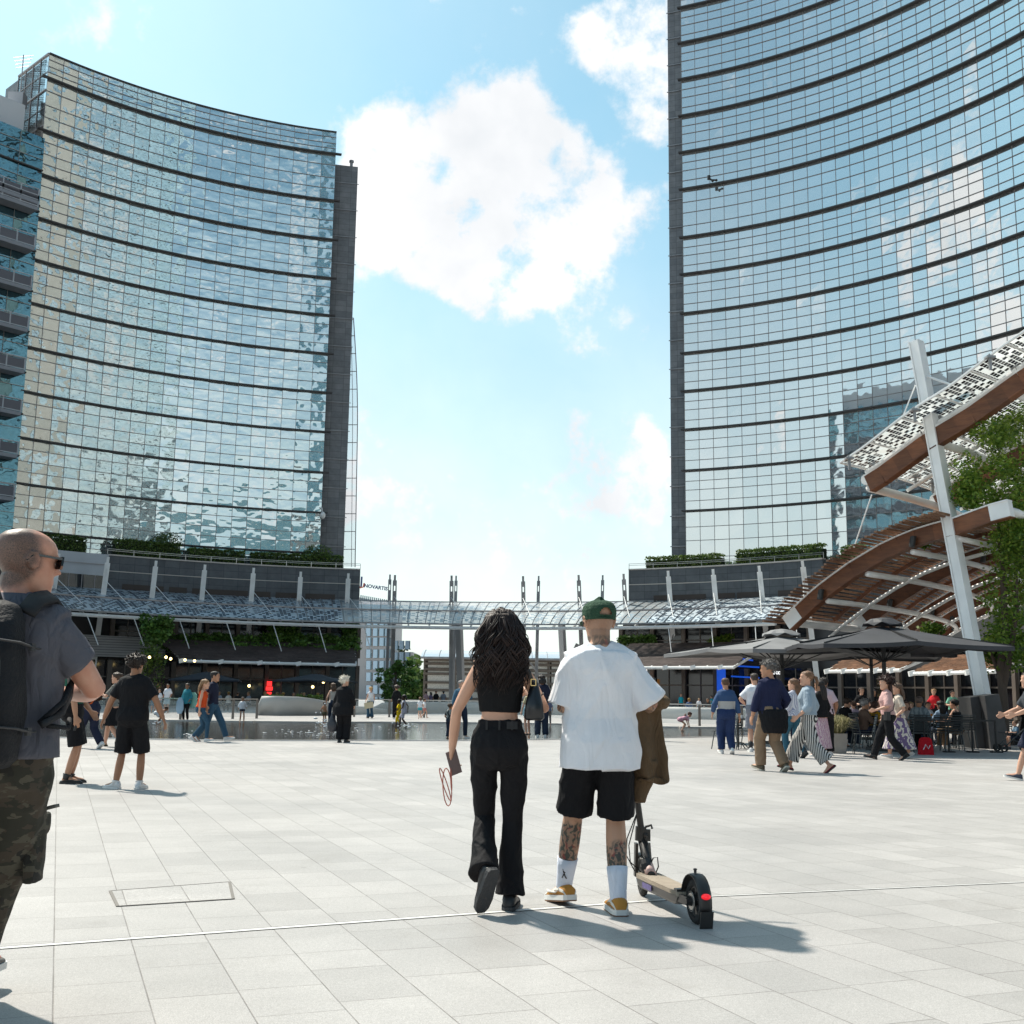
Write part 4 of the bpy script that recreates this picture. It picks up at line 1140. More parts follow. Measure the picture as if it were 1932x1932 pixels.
# ================================================================== near timber and solar canopy (right)
O1 = V((9.0, 37.3, 0)); OD = V((.66, -.75, 0)).normalized(); CN = O1 - OD * 31.4
def onplane(px, py, ang=0.0, O=O1, D=OD):
    d = ray(px, py); n = V((D.y, -D.x, 0)); k = (O.dot(n)) / (d.dot(n)); return V((0, 0, CAMH)) + d * k
def rotp(p, ang, up=0.0, off=0.0):
    r = p - CN; c, s = math.cos(ang), math.sin(ang)
    q = V((r.x * c - r.y * s, r.x * s + r.y * c, 0)) + V((CN.x, CN.y, 0)); q.z = p.z + up
    return q
def curve_interp(pts, n):
    out = []; ls = [0]
    for a, b in zip(pts, pts[1:]): ls.append(ls[-1] + (b - a).length)
    for i in range(n):
        s = ls[-1] * i / (n - 1); j = 0
        while j < len(ls) - 2 and ls[j + 1] < s: j += 1
        out.append(pts[j].lerp(pts[j + 1], (s - ls[j]) / max(1e-6, ls[j + 1] - ls[j])))
    return out
LOWER = [onplane(*q) for q in ((1488, 1178), (1545, 1124), (1607, 1078), (1680, 1035), (1743, 1010), (1799, 996), (1871, 970), (1908, 960))]
UPPER = [onplane(*q) for q in ((1640, 913), (1663, 899), (1752, 834), (1832, 787), (1932, 716), (2050, 640), (2180, 575))]
def near_canopy():
    t = thing('timber_canopy', 'lower red brown slatted timber canopy on curved ribs at the right', 'canopy', (CN.x, CN.y, 0))
    STEP = 4.3 / 31.4
    def rib(ang, pts, parent, wname='rib'):
        p = [rotp(q, ang) for q in curve_interp(pts, 15)]
        o = None; w = MB(); e = MB(); c = MB(); side = None
        for i in range(14):
            a, b = p[i], p[i + 1]
            if i == 0 or i == 13: c.beam(a, b, .26, .45)
            else: w.beam(a, b, .24, .44)
            d = (b - a).normalized(); s = d.cross(V((0, 0, 1))).normalized(); u = s.cross(d)
            e.beam(a + u * .245, b + u * .245, .32, .04, u)
            w.beam(a - u * .235, b - u * .235, .30, .03, u)
        o = w.build(wname, M_WOOD_RED, parent, True); e.build('flange', M_STEEL_W, o, True)
        c.build('end_plate', M_STEEL_W, o, True)
        for k in (3, 9):
            f = MB(); q = p[k]; d = (p[k + 1] - q).normalized(); s = d.cross(V((0, 0, 1))).normalized()
            f.tube([q + s * .25 + V((0, 0, .0)), q + s * .25 + V((-.06, 0, -.3))], .09, 8); f.beam(q + s * .1, q + s * .3, .06, .06)
            f.build('spotlight', mat('spot_black', (.03, .03, .03), .5), o, True)
    for k in range(5): rib(STEP * k, LOWER, t)
    # slats
    sec = curve_interp([q + V((0, 0, .36)) for q in LOWER[:6]], 40)
    ext = (sec[1] - sec[0]); sec = [sec[0] - ext * i for i in (3, 2, 1)] + sec
    for j0 in range(0, len(sec), 1):
        pass
    mb = MB(); A0 = -.85 / 31.4; A1 = STEP * 4.6; n = 7
    for q in sec:
        e = random.uniform(-.003, .003); lastp = None; z = random.uniform(-.015, .015)
        d = OD
        for i in range(n):
            a = rotp(q, A0 + e + (A1 - A0) * i / n, z); b = rotp(q, A0 + e + (A1 - A0) * (i + 1) / n, z)
            mb.beam(a, b, .088, .06)
    mb.build('slats', M_SLAT, t, True)
    # rafters carrying the slats
    for k in range(9):
        m = MB(); p = [rotp(q, STEP * .5 * k + .02, .27) for q in curve_interp(LOWER[:6], 9)]
        for i in range(8): m.beam(p[i], p[i + 1], .10, .12)
        m.build('rafter', M_WOOD_RED, t, True)
    # steel tubes along the ring
    for idx, r, dz in ((.02, .13, -.05), (.22, .085, -.35), (.42, .09, -.35), (.62, .085, -.35), (.80, .08, -.35), (.985, .13, 0)):
        q = curve_interp(LOWER, 101)[int(idx * 100)]
        m = MB(); st = 0 if idx > .05 else .001
        m.tube([rotp(q, st + (STEP * 4.4) * i / 10, dz) for i in range(11)], r, 10); m.build('ring_tube', M_STEEL_W, t, True, True)
    for k in range(4):
        m = MB(); p = [rotp(q, STEP * (k + .5), -.45) for q in curve_interp(LOWER, 9)]
        m.tube(p, .06, 8); m.build('radial_tube', M_STEEL_W, t, True, True)
    # upper solar canopy
    s = thing('solar_canopy', 'upper checkered solar glass canopy on timber ribs held by the leaning white post', 'canopy', (CN.x, CN.y, 0))
    for k in range(4): 
        p = [rotp(q, STEP * k) for q in curve_interp(UPPER, 18)]
        w = MB(); e = MB()
        for i in range(17):
            a, b = p[i], p[i + 1]; d = (b - a).normalized(); sd = d.cross(V((0, 0, 1))).normalized(); u = sd.cross(d)
            w.beam(a, b, .24, .50)
            e.tube([a + u * .40 - sd * .15, b + u * .40 - sd * .15], .115, 8, i in (0, 16))
            w.beam(a - u * .265, b - u * .265, .32, .035, u)
        o = w.build('rib', M_WOOD_RED, s, True); e.build('top_tube', M_STEEL_W, o, True)
        m = MB()
        for i in (0, 5, 10, 14):
            a = p[i]; d = (p[i + 1] - a).normalized(); sd = d.cross(V((0, 0, 1))).normalized(); u = sd.cross(d)
            m.tube([a + u * .15 - sd * 0.75, a + u * .15 + sd * .1], .17, 10)
        m.build('hub_stub', M_STEEL_W, o, True)
    sec = curve_interp([q + V((0, 0, .75)) for q in UPPER], 24); d0 = sec[0] - sec[1]; sec = [sec[0] + d0 * .9] + sec
    A0 = -.95 / 31.4; A1 = STEP * 3.5; g = []; n = 18; L = [0]
    for a, b in zip(sec, sec[1:]): L.append(L[-1] + (b - a).length)
    for i in range(n + 1):
        a = A0 + (A1 - A0) * i / n; g.append([(rotp(q, a), (a * 35, L[j])) for j, q in enumerate(sec)])
    uv_sheet(g, 'solar_glass', M_PV_NEAR, s)
    m = MB()
    for i in range(0, n + 1, 2):
        a = A0 + (A1 - A0) * i / n; p = [rotp(q, a, -.05) for q in sec]
        for x, y in zip(p, p[1:]): m.beam(x, y, .05, .05)
    for j in range(0, len(sec), 3):
        for i in range(n): m.beam(rotp(sec[j], A0 + (A1 - A0) * i / n, -.05), rotp(sec[j], A0 + (A1 - A0) * (i + 1) / n, -.05), .05, .05)
    m.build('glazing_bar', M_STEEL_W, s, True)
    for idx, r in ((0.0, .13), (.27, .12), (.55, .12), (.8, .12)):
        q = curve_interp(UPPER, 101)[int(idx * 100)]; m = MB()
        m.tube([rotp(q, STEP * 3.4 * i / 8, -.12) for i in range(9)], r, 10); m.build('ring_tube', M_STEEL_W, s, True, True)
        m = MB()
        for k in range(14):
            qq = rotp(q, A0 + (A1 - A0) * k / 13, .55); m.beam(qq - V((0, 0, .25)), qq + V((0, 0, .2)), .07, .07); m.obox(qq + V((0, 0, .1)), (.12, 0, 0), (0, .12, 0), (0, 0, .03))
        m.build('clamp', M_STEEL_G, s, True)
    for k in range(3):
        m = MB(); p = [rotp(q, STEP * (k + .5), .1) for q in curve_interp(UPPER, 9)]; m.tube(p, .06, 8); m.build('radial_tube', M_STEEL_W, s, True, True)
    # leaning posts
    def post(ang, vis):
        foot = onplane(1872, 1407); top = onplane(1728, 645)
        foot.z = 0; f = rotp(foot, ang); tp = rotp(top, ang); d = (tp - f).normalized(); s_ = V((OD.x, OD.y, 0)); s_ = V((s_.x * math.cos(ang) - s_.y * math.sin(ang), s_.x * math.sin(ang) + s_.y * math.cos(ang), 0))
        web = d.cross(s_).normalized(); s2 = web.cross(d).normalized()
        m = MB(); a = f + d * .1
        m.beam(a, tp, .50, .10, web) if False else m.obox((a + tp) / 2, d * ((tp - a).length / 2), s2 * .115, web * .15)
        for sg in (-1, 1): m.obox((a + tp) / 2 + s2 * (.14 * sg), d * ((tp - a).length / 2), s2 * .02, web * .19)
        m.obox((a + tp) / 2 + s2 * .0, d * ((tp - a).length / 2 - .02), s2 * .13, web * .03)
        o = m.build('post', M_STEEL_W, s, True)
        b = MB()
        for i in range(1, 9):
            c = a + d * ((tp - a).length * i / 9.2) - web * .04 * (1 if web.y > 0 else -1); b.ell(c + s2 * .06, (.03, .04, .04), 6, 4)
        b.build('bolt', M_POST, o, True)
        if vis:
            r = MB(); r.tube([onplane(1727, 726), onplane(1683, 838)], .022, 5)
            r.tube([onplane(1645, 933), onplane(1609, 1040)], .022, 5)
            r.tube([onplane(1738, 706), onplane(1838, 741)], .04, 6)
            r.build('stay_rod', M_STEEL_W, s, True)
    for k in range(3): post(STEP * 2 * k, k == 0)
    f = onplane(1866, 1405); f.z = 0
    pt = thing('post_plinth', 'dark stone plinth wedges at the foot of the leaning white post', 'plinth', f)
    for (x0, x1, yt, dz) in ((1838, 1862, 1316, .0), (1866, 1893, 1313, -.4)):
        m = MB(); a = P(x0, 1330, f.y - .6 + dz); b = P(x1, 1330, f.y - .6 + dz); zt = P(x0, yt, f.y).z
        m.add([V((a.x, a.y, 0)), V((b.x + .15, b.y, 0)), V((b.x + .15, b.y + .9, 0)), V((a.x, a.y + .9, 0)), V((a.x - .1, a.y, zt)), V((b.x - .1, b.y, zt + .05)), V((b.x - .1, b.y + .9, zt + .05)), V((a.x - .1, a.y + .9, zt))],
              [(0, 1, 5, 4), (1, 2, 6, 5), (2, 3, 7, 6), (3, 0, 4, 7), (4, 5, 6, 7)])
        m.build('wedge', mat('plinth_stone', (.055, .055, .058), .6, var=(3, .2)), pt, True)
near_canopy()
def right_green():
    rr = random.Random(21)
    def clump(lst, px, py, Y, r, n): lst.append((P(px, py, Y), (r, r, r), n))
    cl = []
    for _ in range(40):
        px = 1880 + rr.uniform(-60, 85); py = 860 + rr.uniform(-60, 95) - (px - 1860) * .35
        if px < 1835 and py < 860: continue
        clump(cl, px, py, rr.uniform(32.2, 34.5), rr.uniform(.3, .55), 190)
    for _ in range(12): clump(cl, 1822 + rr.uniform(-10, 25), 925 + rr.uniform(-25, 30), 33, .35, 90)
    stems = [([P(1895, 1390, 33.5), P(1893, 1320, 33.5), P(1888, 1260, 33.5), P(1897, 1180, 33.5), P(1890, 1050, 33.5), P(1880, 930, 33.3)], [.16, .14, .12, .1, .08, .05]),
             ([P(1893, 1300, 33.5), P(1905, 1240, 33.3), P(1918, 1150, 33.4), P(1915, 1000, 33.4)], [.1, .09, .07, .04]),
             ([P(1892, 1290, 33.5), P(1875, 1245, 33.7), P(1862, 1215, 33.7)], [.07, .06, .03])]
    # leaves of the lower crown
    for _ in range(48):
        px = 1905 + rr.uniform(-35, 55); py = 1120 + rr.uniform(-110, 130)
        clump(cl, px, py, rr.uniform(32.8, 35), rr.uniform(.3, .55), 110)
    for _ in range(30): clump(cl, 1885 + rr.uniform(-30, 50), 1205 + rr.uniform(-20, 45), rr.uniform(33, 35), .35, 60)
    for _ in range(22): clump(cl, 1925 + rr.uniform(-30, 30), 1000 + rr.uniform(-60, 50), rr.uniform(32.5, 34), .5, 150)
    plant('climbing_tree', 'tall leafy green climber growing up through the canopy at the right edge', 'tree', cl, .060, M_LEAF_Y, stems, base=P(1895, 1400, 33.5) * 1)
    cl = [(P(1785 + rr.uniform(-45, 20), 1118 + rr.uniform(-6, 8) - 2, 34), (.3, .3, .2), 50) for _ in range(10)]
    cl = [(P(1735 + rr.uniform(-10, 14), 1020 + rr.uniform(-8, 6), 35), (.25, .25, .22), 40) for _ in range(8)] + [(P(1790 + rr.uniform(-35, 5), 995 + rr.uniform(-14, 2), 35.5), (.3, .3, .25), 45) for _ in range(12)]
    plant('climbing_plant', 'small fresh green creeper on top of the timber canopy', 'creeper', cl, .08, M_LEAF_Y)
    cl = [(P(1760 + rr.uniform(-14, 14), 1190 + rr.uniform(-10, 8), 36), (.25, .25, .2), 40) for _ in range(8)]
    plant('climbing_plant', 'small tuft of creeper between the parasols and the timber rib', 'creeper', cl, .08, M_LEAF_Y)
right_green()
# ================================================================== parasols
def parasol(label, cx, top, edge, Y, half, m, rot=0.0, square=True, polex=None, group='square cafe parasols', valance=.0, vent=True):
    ct = P(cx, top, Y); base = V((ct.x, Y, 0)); ze = P(cx, edge, Y - half * .4).z
    t = thing('parasol', label, 'parasol', base, rot, group)
    zt = ct.z; n = 24; fab = MB(); und = MB()
    def R_(a, f):   # outline: rounded square with sagging edges
        if square:
            c = max(abs(math.cos(a)), abs(math.sin(a))); s = 1 / c
            return half * f * (s * (1 - .04 * (1 - abs(math.sin(2 * a)))))
        return half * f * (1 - .04 * abs(math.sin(4 * a)))
    rows = []
    for f in (.10, .3, .55, .8, 1.0):
        r = []
        for k in range(n * 2):
            a = 2 * math.pi * k / (n * 2); rr_ = R_(a, f)
            z = zt - (zt - ze) * (f ** .88) - .05 * f * math.sin(math.pi * f) * (1 - abs(math.sin(2 * a)))
            z += (.10 * (1 - abs(math.sin(2 * a))) * f * f) * (1 if square else 0)
            r.append(V((rr_ * math.cos(a), rr_ * math.sin(a), z)))
        rows.append(r)
    rows.append([p - V((0, 0, .10)) for p in rows[-1]]); rows.append([p * 1 for p in [V((q.x * .985, q.y * .985, q.z)) for q in rows[-1]]])
    for r in reversed(rows[:5]): rows.append([V((q.x * .985, q.y * .985, q.z - .025)) for q in r])
    fab.loft(rows, False); fab.build('canopy', m, t, False, False)
    if vent:
        v = MB(); rr_ = random.Random(int(cx))
        v.loft([[V((r * math.cos(2 * math.pi * k / 16), r * math.sin(2 * math.pi * k / 16), z + (.05 * math.sin(k * 2.4) if r > .3 else 0))) for k in range(16)] for r, z in ((.04, zt + .17), (.3, zt + .13), (half * .22, zt - .01))])
        v.build('vent_cap', m, t)
    p = MB(); p.tube([(0, 0, .05), (0, 0, zt + .02)], .055, 10); p.build('pole', mat('parasol_pole', (.02, .02, .022), .4, .3), t)
    b = MB(); b.box(-.4, .4, -.4, .4, 0, .08); b.build('base', mat('parasol_base', (.05, .05, .05), .7), t)
    for k in range(8 if vent else 6):
        a = math.pi / 4 * k + (math.pi / 4 if False else 0); rr_ = R_(a, .98); e = V((rr_ * math.cos(a), rr_ * math.sin(a), ze + .02 + (.10 * (1 - abs(math.sin(2 * a))) if square else 0)))
        m2 = MB(); m2.beam((0, 0, zt - .08), e, .03, .04); mid = V((0, 0, zt - .12)).lerp(e, .5); m2.beam((0, 0, zt - .95), mid, .025, .03)
        m2.build('rib', mat('parasol_pole'), t)
    return t
M_PAR1 = mat('pale_grey_canvas', (.20, .20, .205), .8, var=(1.2, .12), bump=(3, .4)); M_PAR2 = mat('dark_grey_canvas', (.040, .041, .048), .7, var=(1.2, .15), bump=(3, .4))
M_PAR3 = mat('navy_canvas', (.022, .028, .04), .8)
parasol('pale grey square parasol left of the darker one', 1474, 1198, 1231, 33, 2.45, M_PAR1, rad(20))
parasol('large dark grey square parasol in front of the leaning white post', 1665, 1178, 1221, 29.5, 2.28, M_PAR2, rad(3))
parasol('dark grey parasol at the right edge behind the leaning white post', 1885, 1199, 1228, 35.5, 2.1, M_PAR2, rad(10))
parasol('dark parasol mostly hidden behind the large one', 1642, 1202, 1236, 38, 2.3, M_PAR2, rad(-12))
parasol('small navy parasol at the cafe behind the couple holding hands', 390, 1266, 1283, 92, 2.6, M_PAR3, rad(10), group='navy parasols of the far cafe', vent=False)
parasol('small navy parasol at the cafe left of the white haired woman', 597, 1270, 1285, 94, 2.7, M_PAR3, rad(-8), group='navy parasols of the far cafe', vent=False)
# ================================================================== cafe chairs, tables, planter, barrier
M_CH = mat('chair_dark_metal', (.075, .085, .09), .45, .5); M_CHB = mat('chair_black', (.02, .02, .022), .5, .3)
def cafe_chair(label, loc, rz, group='slatted metal cafe chairs'):
    t = thing('cafe_chair', label, 'chair', loc, rz, group)      # faces +Y
    s = MB()
    for i in range(6): s.box(-.21, .21, -.2 + i * .075, -.2 + i * .075 + .055, .44, .455)
    s.build('seat', M_CH, t)
    b = MB()
    for i in range(6):
        z = .52 + i * .062; y = -.21 - (z - .45) * .18
        b.obox((0, y, z), (.20, 0, 0), (0, .008, 0), (0, -.01, .022))
    for sx in (-1, 1): b.tube([(sx * .21, -.2, .44), (sx * .21, -.29, .89)], .012, 6)
    b.tube([(-.21, -.29, .89), (.21, -.29, .89)], .012, 6); b.build('backrest', M_CH, t)
    for sx in (-1, 1):
        for sy in (-1, 1):
            l = MB(); l.tube([(sx * .20, sy * .19, .45), (sx * .24, sy * .26, 0)], .013, 6); l.build('leg', M_CH, t)
    return t
def cafe_table(label, loc):
    t = thing('cafe_table', label, 'table', loc, 0, 'round cafe tables')
    m = MB(); m.tube([(0, 0, .72), (0, 0, .745)], .35, 20); m.build('tabletop', M_CHB, t)
    m = MB(); m.tube([(0, 0, .03), (0, 0, .72)], .03, 8); m.build('column', M_CHB, t)
    m = MB()
    for k in range(4):
        a = math.pi / 2 * k + .4; m.tube([(0, 0, .16), (.15 * math.cos(a), .15 * math.sin(a), .13), (.30 * math.cos(a), .30 * math.sin(a), .01)], .014, 5)
    m.build('foot', M_CHB, t)
    return t
cafe_table('cafe table beside the chairs left of the man in the blue and grey sweater', G(1393, 1412)); 
for px, py, rz, lab in ((1368, 1414, 100, 'black cafe chair behind the man in the blue and grey sweater'), (1413, 1414, -115, 'slatted cafe chair between the man in blue and the man in the white shirt'),
        (1632, 1421, 78, 'slatted cafe chair right of the grass planter'), (1735, 1418, 2, 'slatted cafe chair beside the red bag'), (1768, 1416, 10, 'slatted cafe chair second along from the red bag'),
        (1797, 1417, -6, 'broad slatted cafe chair under the dark parasol in the middle of the row'), (1824, 1413, -12, 'slatted cafe chair near the parasol pole'), (1612, 1408, 20, 'cafe chair hidden behind the grass planter')):
    cafe_chair(lab, G(px, py), rad(rz))
for px, py, lab in ((1660, 1408, 'cafe table behind the woman in the pink top'), (1752, 1405, 'cafe table under the dark parasol'), (1812, 1406, 'cafe table at the foot of the leaning white post')):
    cafe_table(lab, G(px, py))
def planter():
    b = G(1578.5, 1421); t = thing('planter', 'square concrete planter right of the woman in striped trousers', 'planter', b)
    m = MB(); s = .20
    m.loft([[V((a * w, c * w, z)) for a, c in ((-1, -1), (1, -1), (1, 1), (-1, 1))] for w, z in ((s * .86, .0), (s * .92, .04), (s * 1.04, .46), (s * .94, .46), (s * .9, .40))])
    m.build('pot', mat('concrete_pot', (.33, .30, .27), .8, var=(4, .15)), t); 
    g = thing('ornamental_grass', 'feathery grass tuft growing in the concrete planter', 'grass', b + V((0, 0, .42)))
    m = MB(); rr = random.Random(4)
    for _ in range(900):
        a = rr.uniform(0, 6.28); r = rr.uniform(.1, .50); h = rr.uniform(.22, .52) * (1 - r * .4); p = V((rr.uniform(-.13, .13), rr.uniform(-.13, .13), 0)); d = V((math.cos(a) * r, math.sin(a) * r, 0)); w = V((-math.sin(a), math.cos(a), 0)) * .006
        q = p + d * .5 + V((0, 0, h)); e = p + d + V((0, 0, h * .75))
        m.add([p - w, p + w, q + w, q - w, e], [(0, 1, 2, 3), (3, 2, 4)])
    m.build('blades', leaf_mat('grass_blade', (.16, .17, .06), (.50, .44, .26), .3), g)
planter()
def barrier():
    a, b = G(1700, 1419), G(1880, 1420); t = thing('low_barrier', 'low black rail barrier in front of the cafe seats', 'barrier', a)
    m = MB(); m.beam(a + V((0, 0, .78)), b + V((0, 0, .78)), .05, .04); m.build('top_rail', M_CHB, t, True)
    for k in range(5):
        p = a.lerp(b, k / 4); m = MB(); m.beam(p, p + V((0, 0, .78)), .035, .035); m.box(p.x - .12, p.x + .12, p.y - .12, p.y + .12, 0, .03); m.build('post', M_CHB, t, True)
    c = P(1862, 1400, 33.2); tt = thing('waiter_station', 'black waiter cabinet at the foot of the leaning white post', 'cabinet', V((c.x, 33.2, 0)))
    m = MB(); x0, x1 = P(1836, 1400, 33.2).x, P(1868, 1400, 33.2).x
    m.box(x0, x1, 32.9, 33.6, .05, 1.0); m.build('body', M_CHB, tt, True); m = MB(); m.box(x0 - .03, x1 + .03, 32.87, 33.63, 1.003, 1.04); m.build('top', mat('parasol_base'), tt, True)
barrier()
def cctv():
    c = P(1344, 336, 109.6); t = thing('camera_cluster', 'dark camera and lamp cluster hanging in front of the right glass tower', 'camera', c)
    m = MB(); m.tube([c + V((-.35, 0, .25)), c + V((-.35, 0, -.15))], .17, 8); m.build('housing', mat('spot_black'), t, True)
    m = MB(); m.tube([c + V((-.35, 0, 0)), c + V((-.1, 0, -.2)), c + V((.35, 0, -.22))], .09, 6); m.build('arm', mat('spot_black'), t, True)
    m = MB(); m.ell(c + V((.4, 0, -.22)), (.13, .13, .13), 8, 6); m.ell(c + V((.02, 0, -.28)), (.13, .13, .16), 8, 6); m.build('lens', mat('spot_black'), t, True)
    c = P(609, 972, 115); t = thing('dome_camera', 'small white dome camera on the stone edge of the left tower', 'camera', c)
    m = MB(); m.ell(c, (.28, .28, .38), 10, 8); m.build('dome', M_STEEL_W, t, True)
    m = MB(); m.tube([c + V((-.1, 0, .3)), c + V((-.1, 0, .7)), c + V((-.5, .3, .8))], .07, 6); m.build('bracket', M_STEEL_W, t, True)
cctv()
# ================================================================== people
def remesh(mb, voxel, smooth=3, disp=None):
    me = bpy.data.meshes.new('tmp'); me.from_pydata([tuple(p) for p in mb.v], [], mb.f); me.update()
    o = bpy.data.objects.new('tmp', me); COL.objects.link(o)
    m = o.modifiers.new('r', 'REMESH'); m.mode = 'VOXEL'; m.voxel_size = voxel; m.adaptivity = 0
    if smooth:
        s = o.modifiers.new('s', 'SMOOTH'); s.factor = .5; s.iterations = smooth
    dg = bpy.context.evaluated_depsgraph_get(); ev = o.evaluated_get(dg)
    r = bpy.data.meshes.new_from_object(ev)
    out = MB(); out.v = [v.co.copy() for v in r.vertices]; out.f = [tuple(p.vertices) for p in r.polygons]; out.mi = [0] * len(out.f)
    if disp:
        ns = [v.normal.copy() for v in r.vertices]
        out.v = [p + n * disp(p, n) for p, n in zip(out.v, ns)]
    bpy.data.objects.remove(o); bpy.data.meshes.remove(me); bpy.data.meshes.remove(r)
    return out
def ik(a, t, l1, l2, pole):
    a = V(a); t = V(t); d = t - a; L = d.length; mx = (l1 + l2) * .998
    if L > mx: t = a + d * (mx / L); d = t - a; L = mx
    x = (l1 * l1 - l2 * l2 + L * L) / (2 * L); h = math.sqrt(max(l1 * l1 - x * x, 0)); dn = d / L
    p = V(pole); p = p - dn * p.dot(dn)
    p = p.normalized() if p.length > 1e-4 else V((0, 1, 0))
    return a + dn * x + p * h, t
SKINC = {'fair': (.60, .34, .235), 'mid': (.45, .235, .145), 'tan': (.33, .16, .09), 'dark': (.055, .028, .018), 'pink': (.60, .30, .20)}
def hair_tint(k, o, base, c, r0, r1, col, f):
    d = k.n('ShaderNodeVectorMath', operation='DISTANCE'); k.l(o, d.inputs[0]); d.inputs[1].default_value = c
    n = k.noise(38, 4, o, .6); n2 = k.noise(240, 2, o)
    m = k.mr(k.M('ADD', d.outputs['Value'], k.M('MULTIPLY', k.M('SUBTRACT', n.outputs['Fac'], .5), .03)), r0, r1, f, 0, True)
    return k.mix(k.M('MULTIPLY', m, k.mr(n2.outputs['Fac'], .3, .7, .7, 1.0)), base, col)
def skin(k): return mat('skin_' + k, SKINC[k], .48, 0, .4, var=(9, .07), bump=(60, .12))
def cloth(name, c, rough=.85, b=(90, .25), fold=.55, full=None):
    nm = full or 'cloth_' + name
    if nm in MATS: return MATS[nm]
    k = NB(nm); o = k.obj(); n = k.noise(b[0], 3, o); v = k.noise(4, 5, o)
    k.l(k.mix(1.0, c, k.mr(v.outputs['Fac'], .3, .7, .93, 1.07), 'MULTIPLY'), k.b.inputs['Base Color']); k.b.inputs['Roughness'].default_value = rough; k.b.inputs['Specular IOR Level'].default_value = .2
    mp = k.n('ShaderNodeMapping'); mp.inputs['Scale'].default_value = (1, 1, .42); mp.inputs['Rotation'].default_value = (.15, .35, 0); k.l(o, mp.inputs[0])
    f = k.noise(8.5, 3, mp.outputs[0], .45); f.inputs['Distortion'].default_value = 1.1
    rg = k.M('ABSOLUTE', k.M('SUBTRACT', f.outputs['Fac'], .5))
    k.bump(k.M('ADD', k.M('MULTIPLY', rg, 2.2), k.M('MULTIPLY', n.outputs['Fac'], b[1] * .12)), fold, .030); return k.m
def skin_tattoo(hc):
    k = NB('skin_tattooed'); o = k.obj(); sp = k.n('ShaderNodeSeparateXYZ'); k.l(o, sp.inputs[0])
    n = k.noise(17, 4, o, .6); n2 = k.noise(30, 3, o, .5); n3 = k.noise(11, 3, o)
    vo = k.n('ShaderNodeTexWave'); vo.inputs['Scale'].default_value = 9; vo.inputs['Distortion'].default_value = 14; vo.inputs['Detail'].default_value = 3; vo.inputs['Detail Scale'].default_value = 2; k.l(o, vo.inputs[0])
    z = sp.outputs['Z']; legs = k.M('MULTIPLY', k.mr(z, .20, .235, 0, 1), k.mr(z, .47, .50, 1, 0))
    rleg = k.M('GREATER_THAN', sp.outputs['X'], 0.0)
    legs = k.M('MULTIPLY', legs, k.M('SUBTRACT', 1.0, k.M('MULTIPLY', rleg, k.mr(z, .38, .41, 0, 1))))
    arm = k.M('MULTIPLY', k.mr(z, 1.0, 1.02, 0, 1), k.mr(z, 1.22, 1.24, 1, 0))
    neck = k.M('MULTIPLY', k.mr(z, 1.50, 1.51, 0, 1), k.mr(z, 1.555, 1.57, 1, 0))
    zone = k.M('MAXIMUM', k.M('MAXIMUM', legs, k.M('MULTIPLY', arm, .75)), k.M('MULTIPLY', neck, .8))
    zone = k.M('MULTIPLY', zone, k.mr(n3.outputs['Fac'], .36, .46, 0, 1))
    ink = k.M('MULTIPLY', zone, k.mr(vo.outputs['Fac'], .45, .7, 1, .5))
    c = k.mix(k.mr(n.outputs['Fac'], .56, .60, 0, 1), (.028, .045, .038), (.20, .035, .03)); c = k.mix(k.mr(n2.outputs['Fac'], .52, .58, 0, 1), c, (.03, .035, .04))
    k.l(hair_tint(k, o, k.mix(k.M('MULTIPLY', ink, .93), (.50, .28, .18), c), hc, .080, .112, (.16, .10, .07), .62), k.b.inputs['Base Color']); k.b.inputs['Roughness'].default_value = .5
    return k.m
def camo():
    if 'camo_cloth' in MATS: return MATS['camo_cloth']
    k = NB('camo_cloth'); o = k.obj(); mp = k.n('ShaderNodeMapping'); mp.inputs['Scale'].default_value = (1, 1, 2.2); k.l(o, mp.inputs[0])
    a = k.noise(9, 3, mp.outputs[0]); b = k.n('ShaderNodeVectorMath', operation='ADD'); k.l(mp.outputs[0], b.inputs[0]); b.inputs[1].default_value = (5, 2, 9); b2 = k.noise(11, 3, b.outputs[0])
    c = k.mix(k.M('GREATER_THAN', a.outputs['Fac'], .53), (.026, .025, .017), (.052, .040, .028)); c = k.mix(k.M('GREATER_THAN', b2.outputs['Fac'], .56), c, (.078, .070, .050)); 
    c3 = k.noise(8, 3, o); c = k.mix(k.M('GREATER_THAN', c3.outputs['Fac'], .60), c, (.016, .015, .012))
    k.l(c, k.b.inputs['Base Color']); k.b.inputs['Roughness'].default_value = .9; w = k.noise(5, 4, o); k.bump(w.outputs['Fac'], .5, .03); return k.m
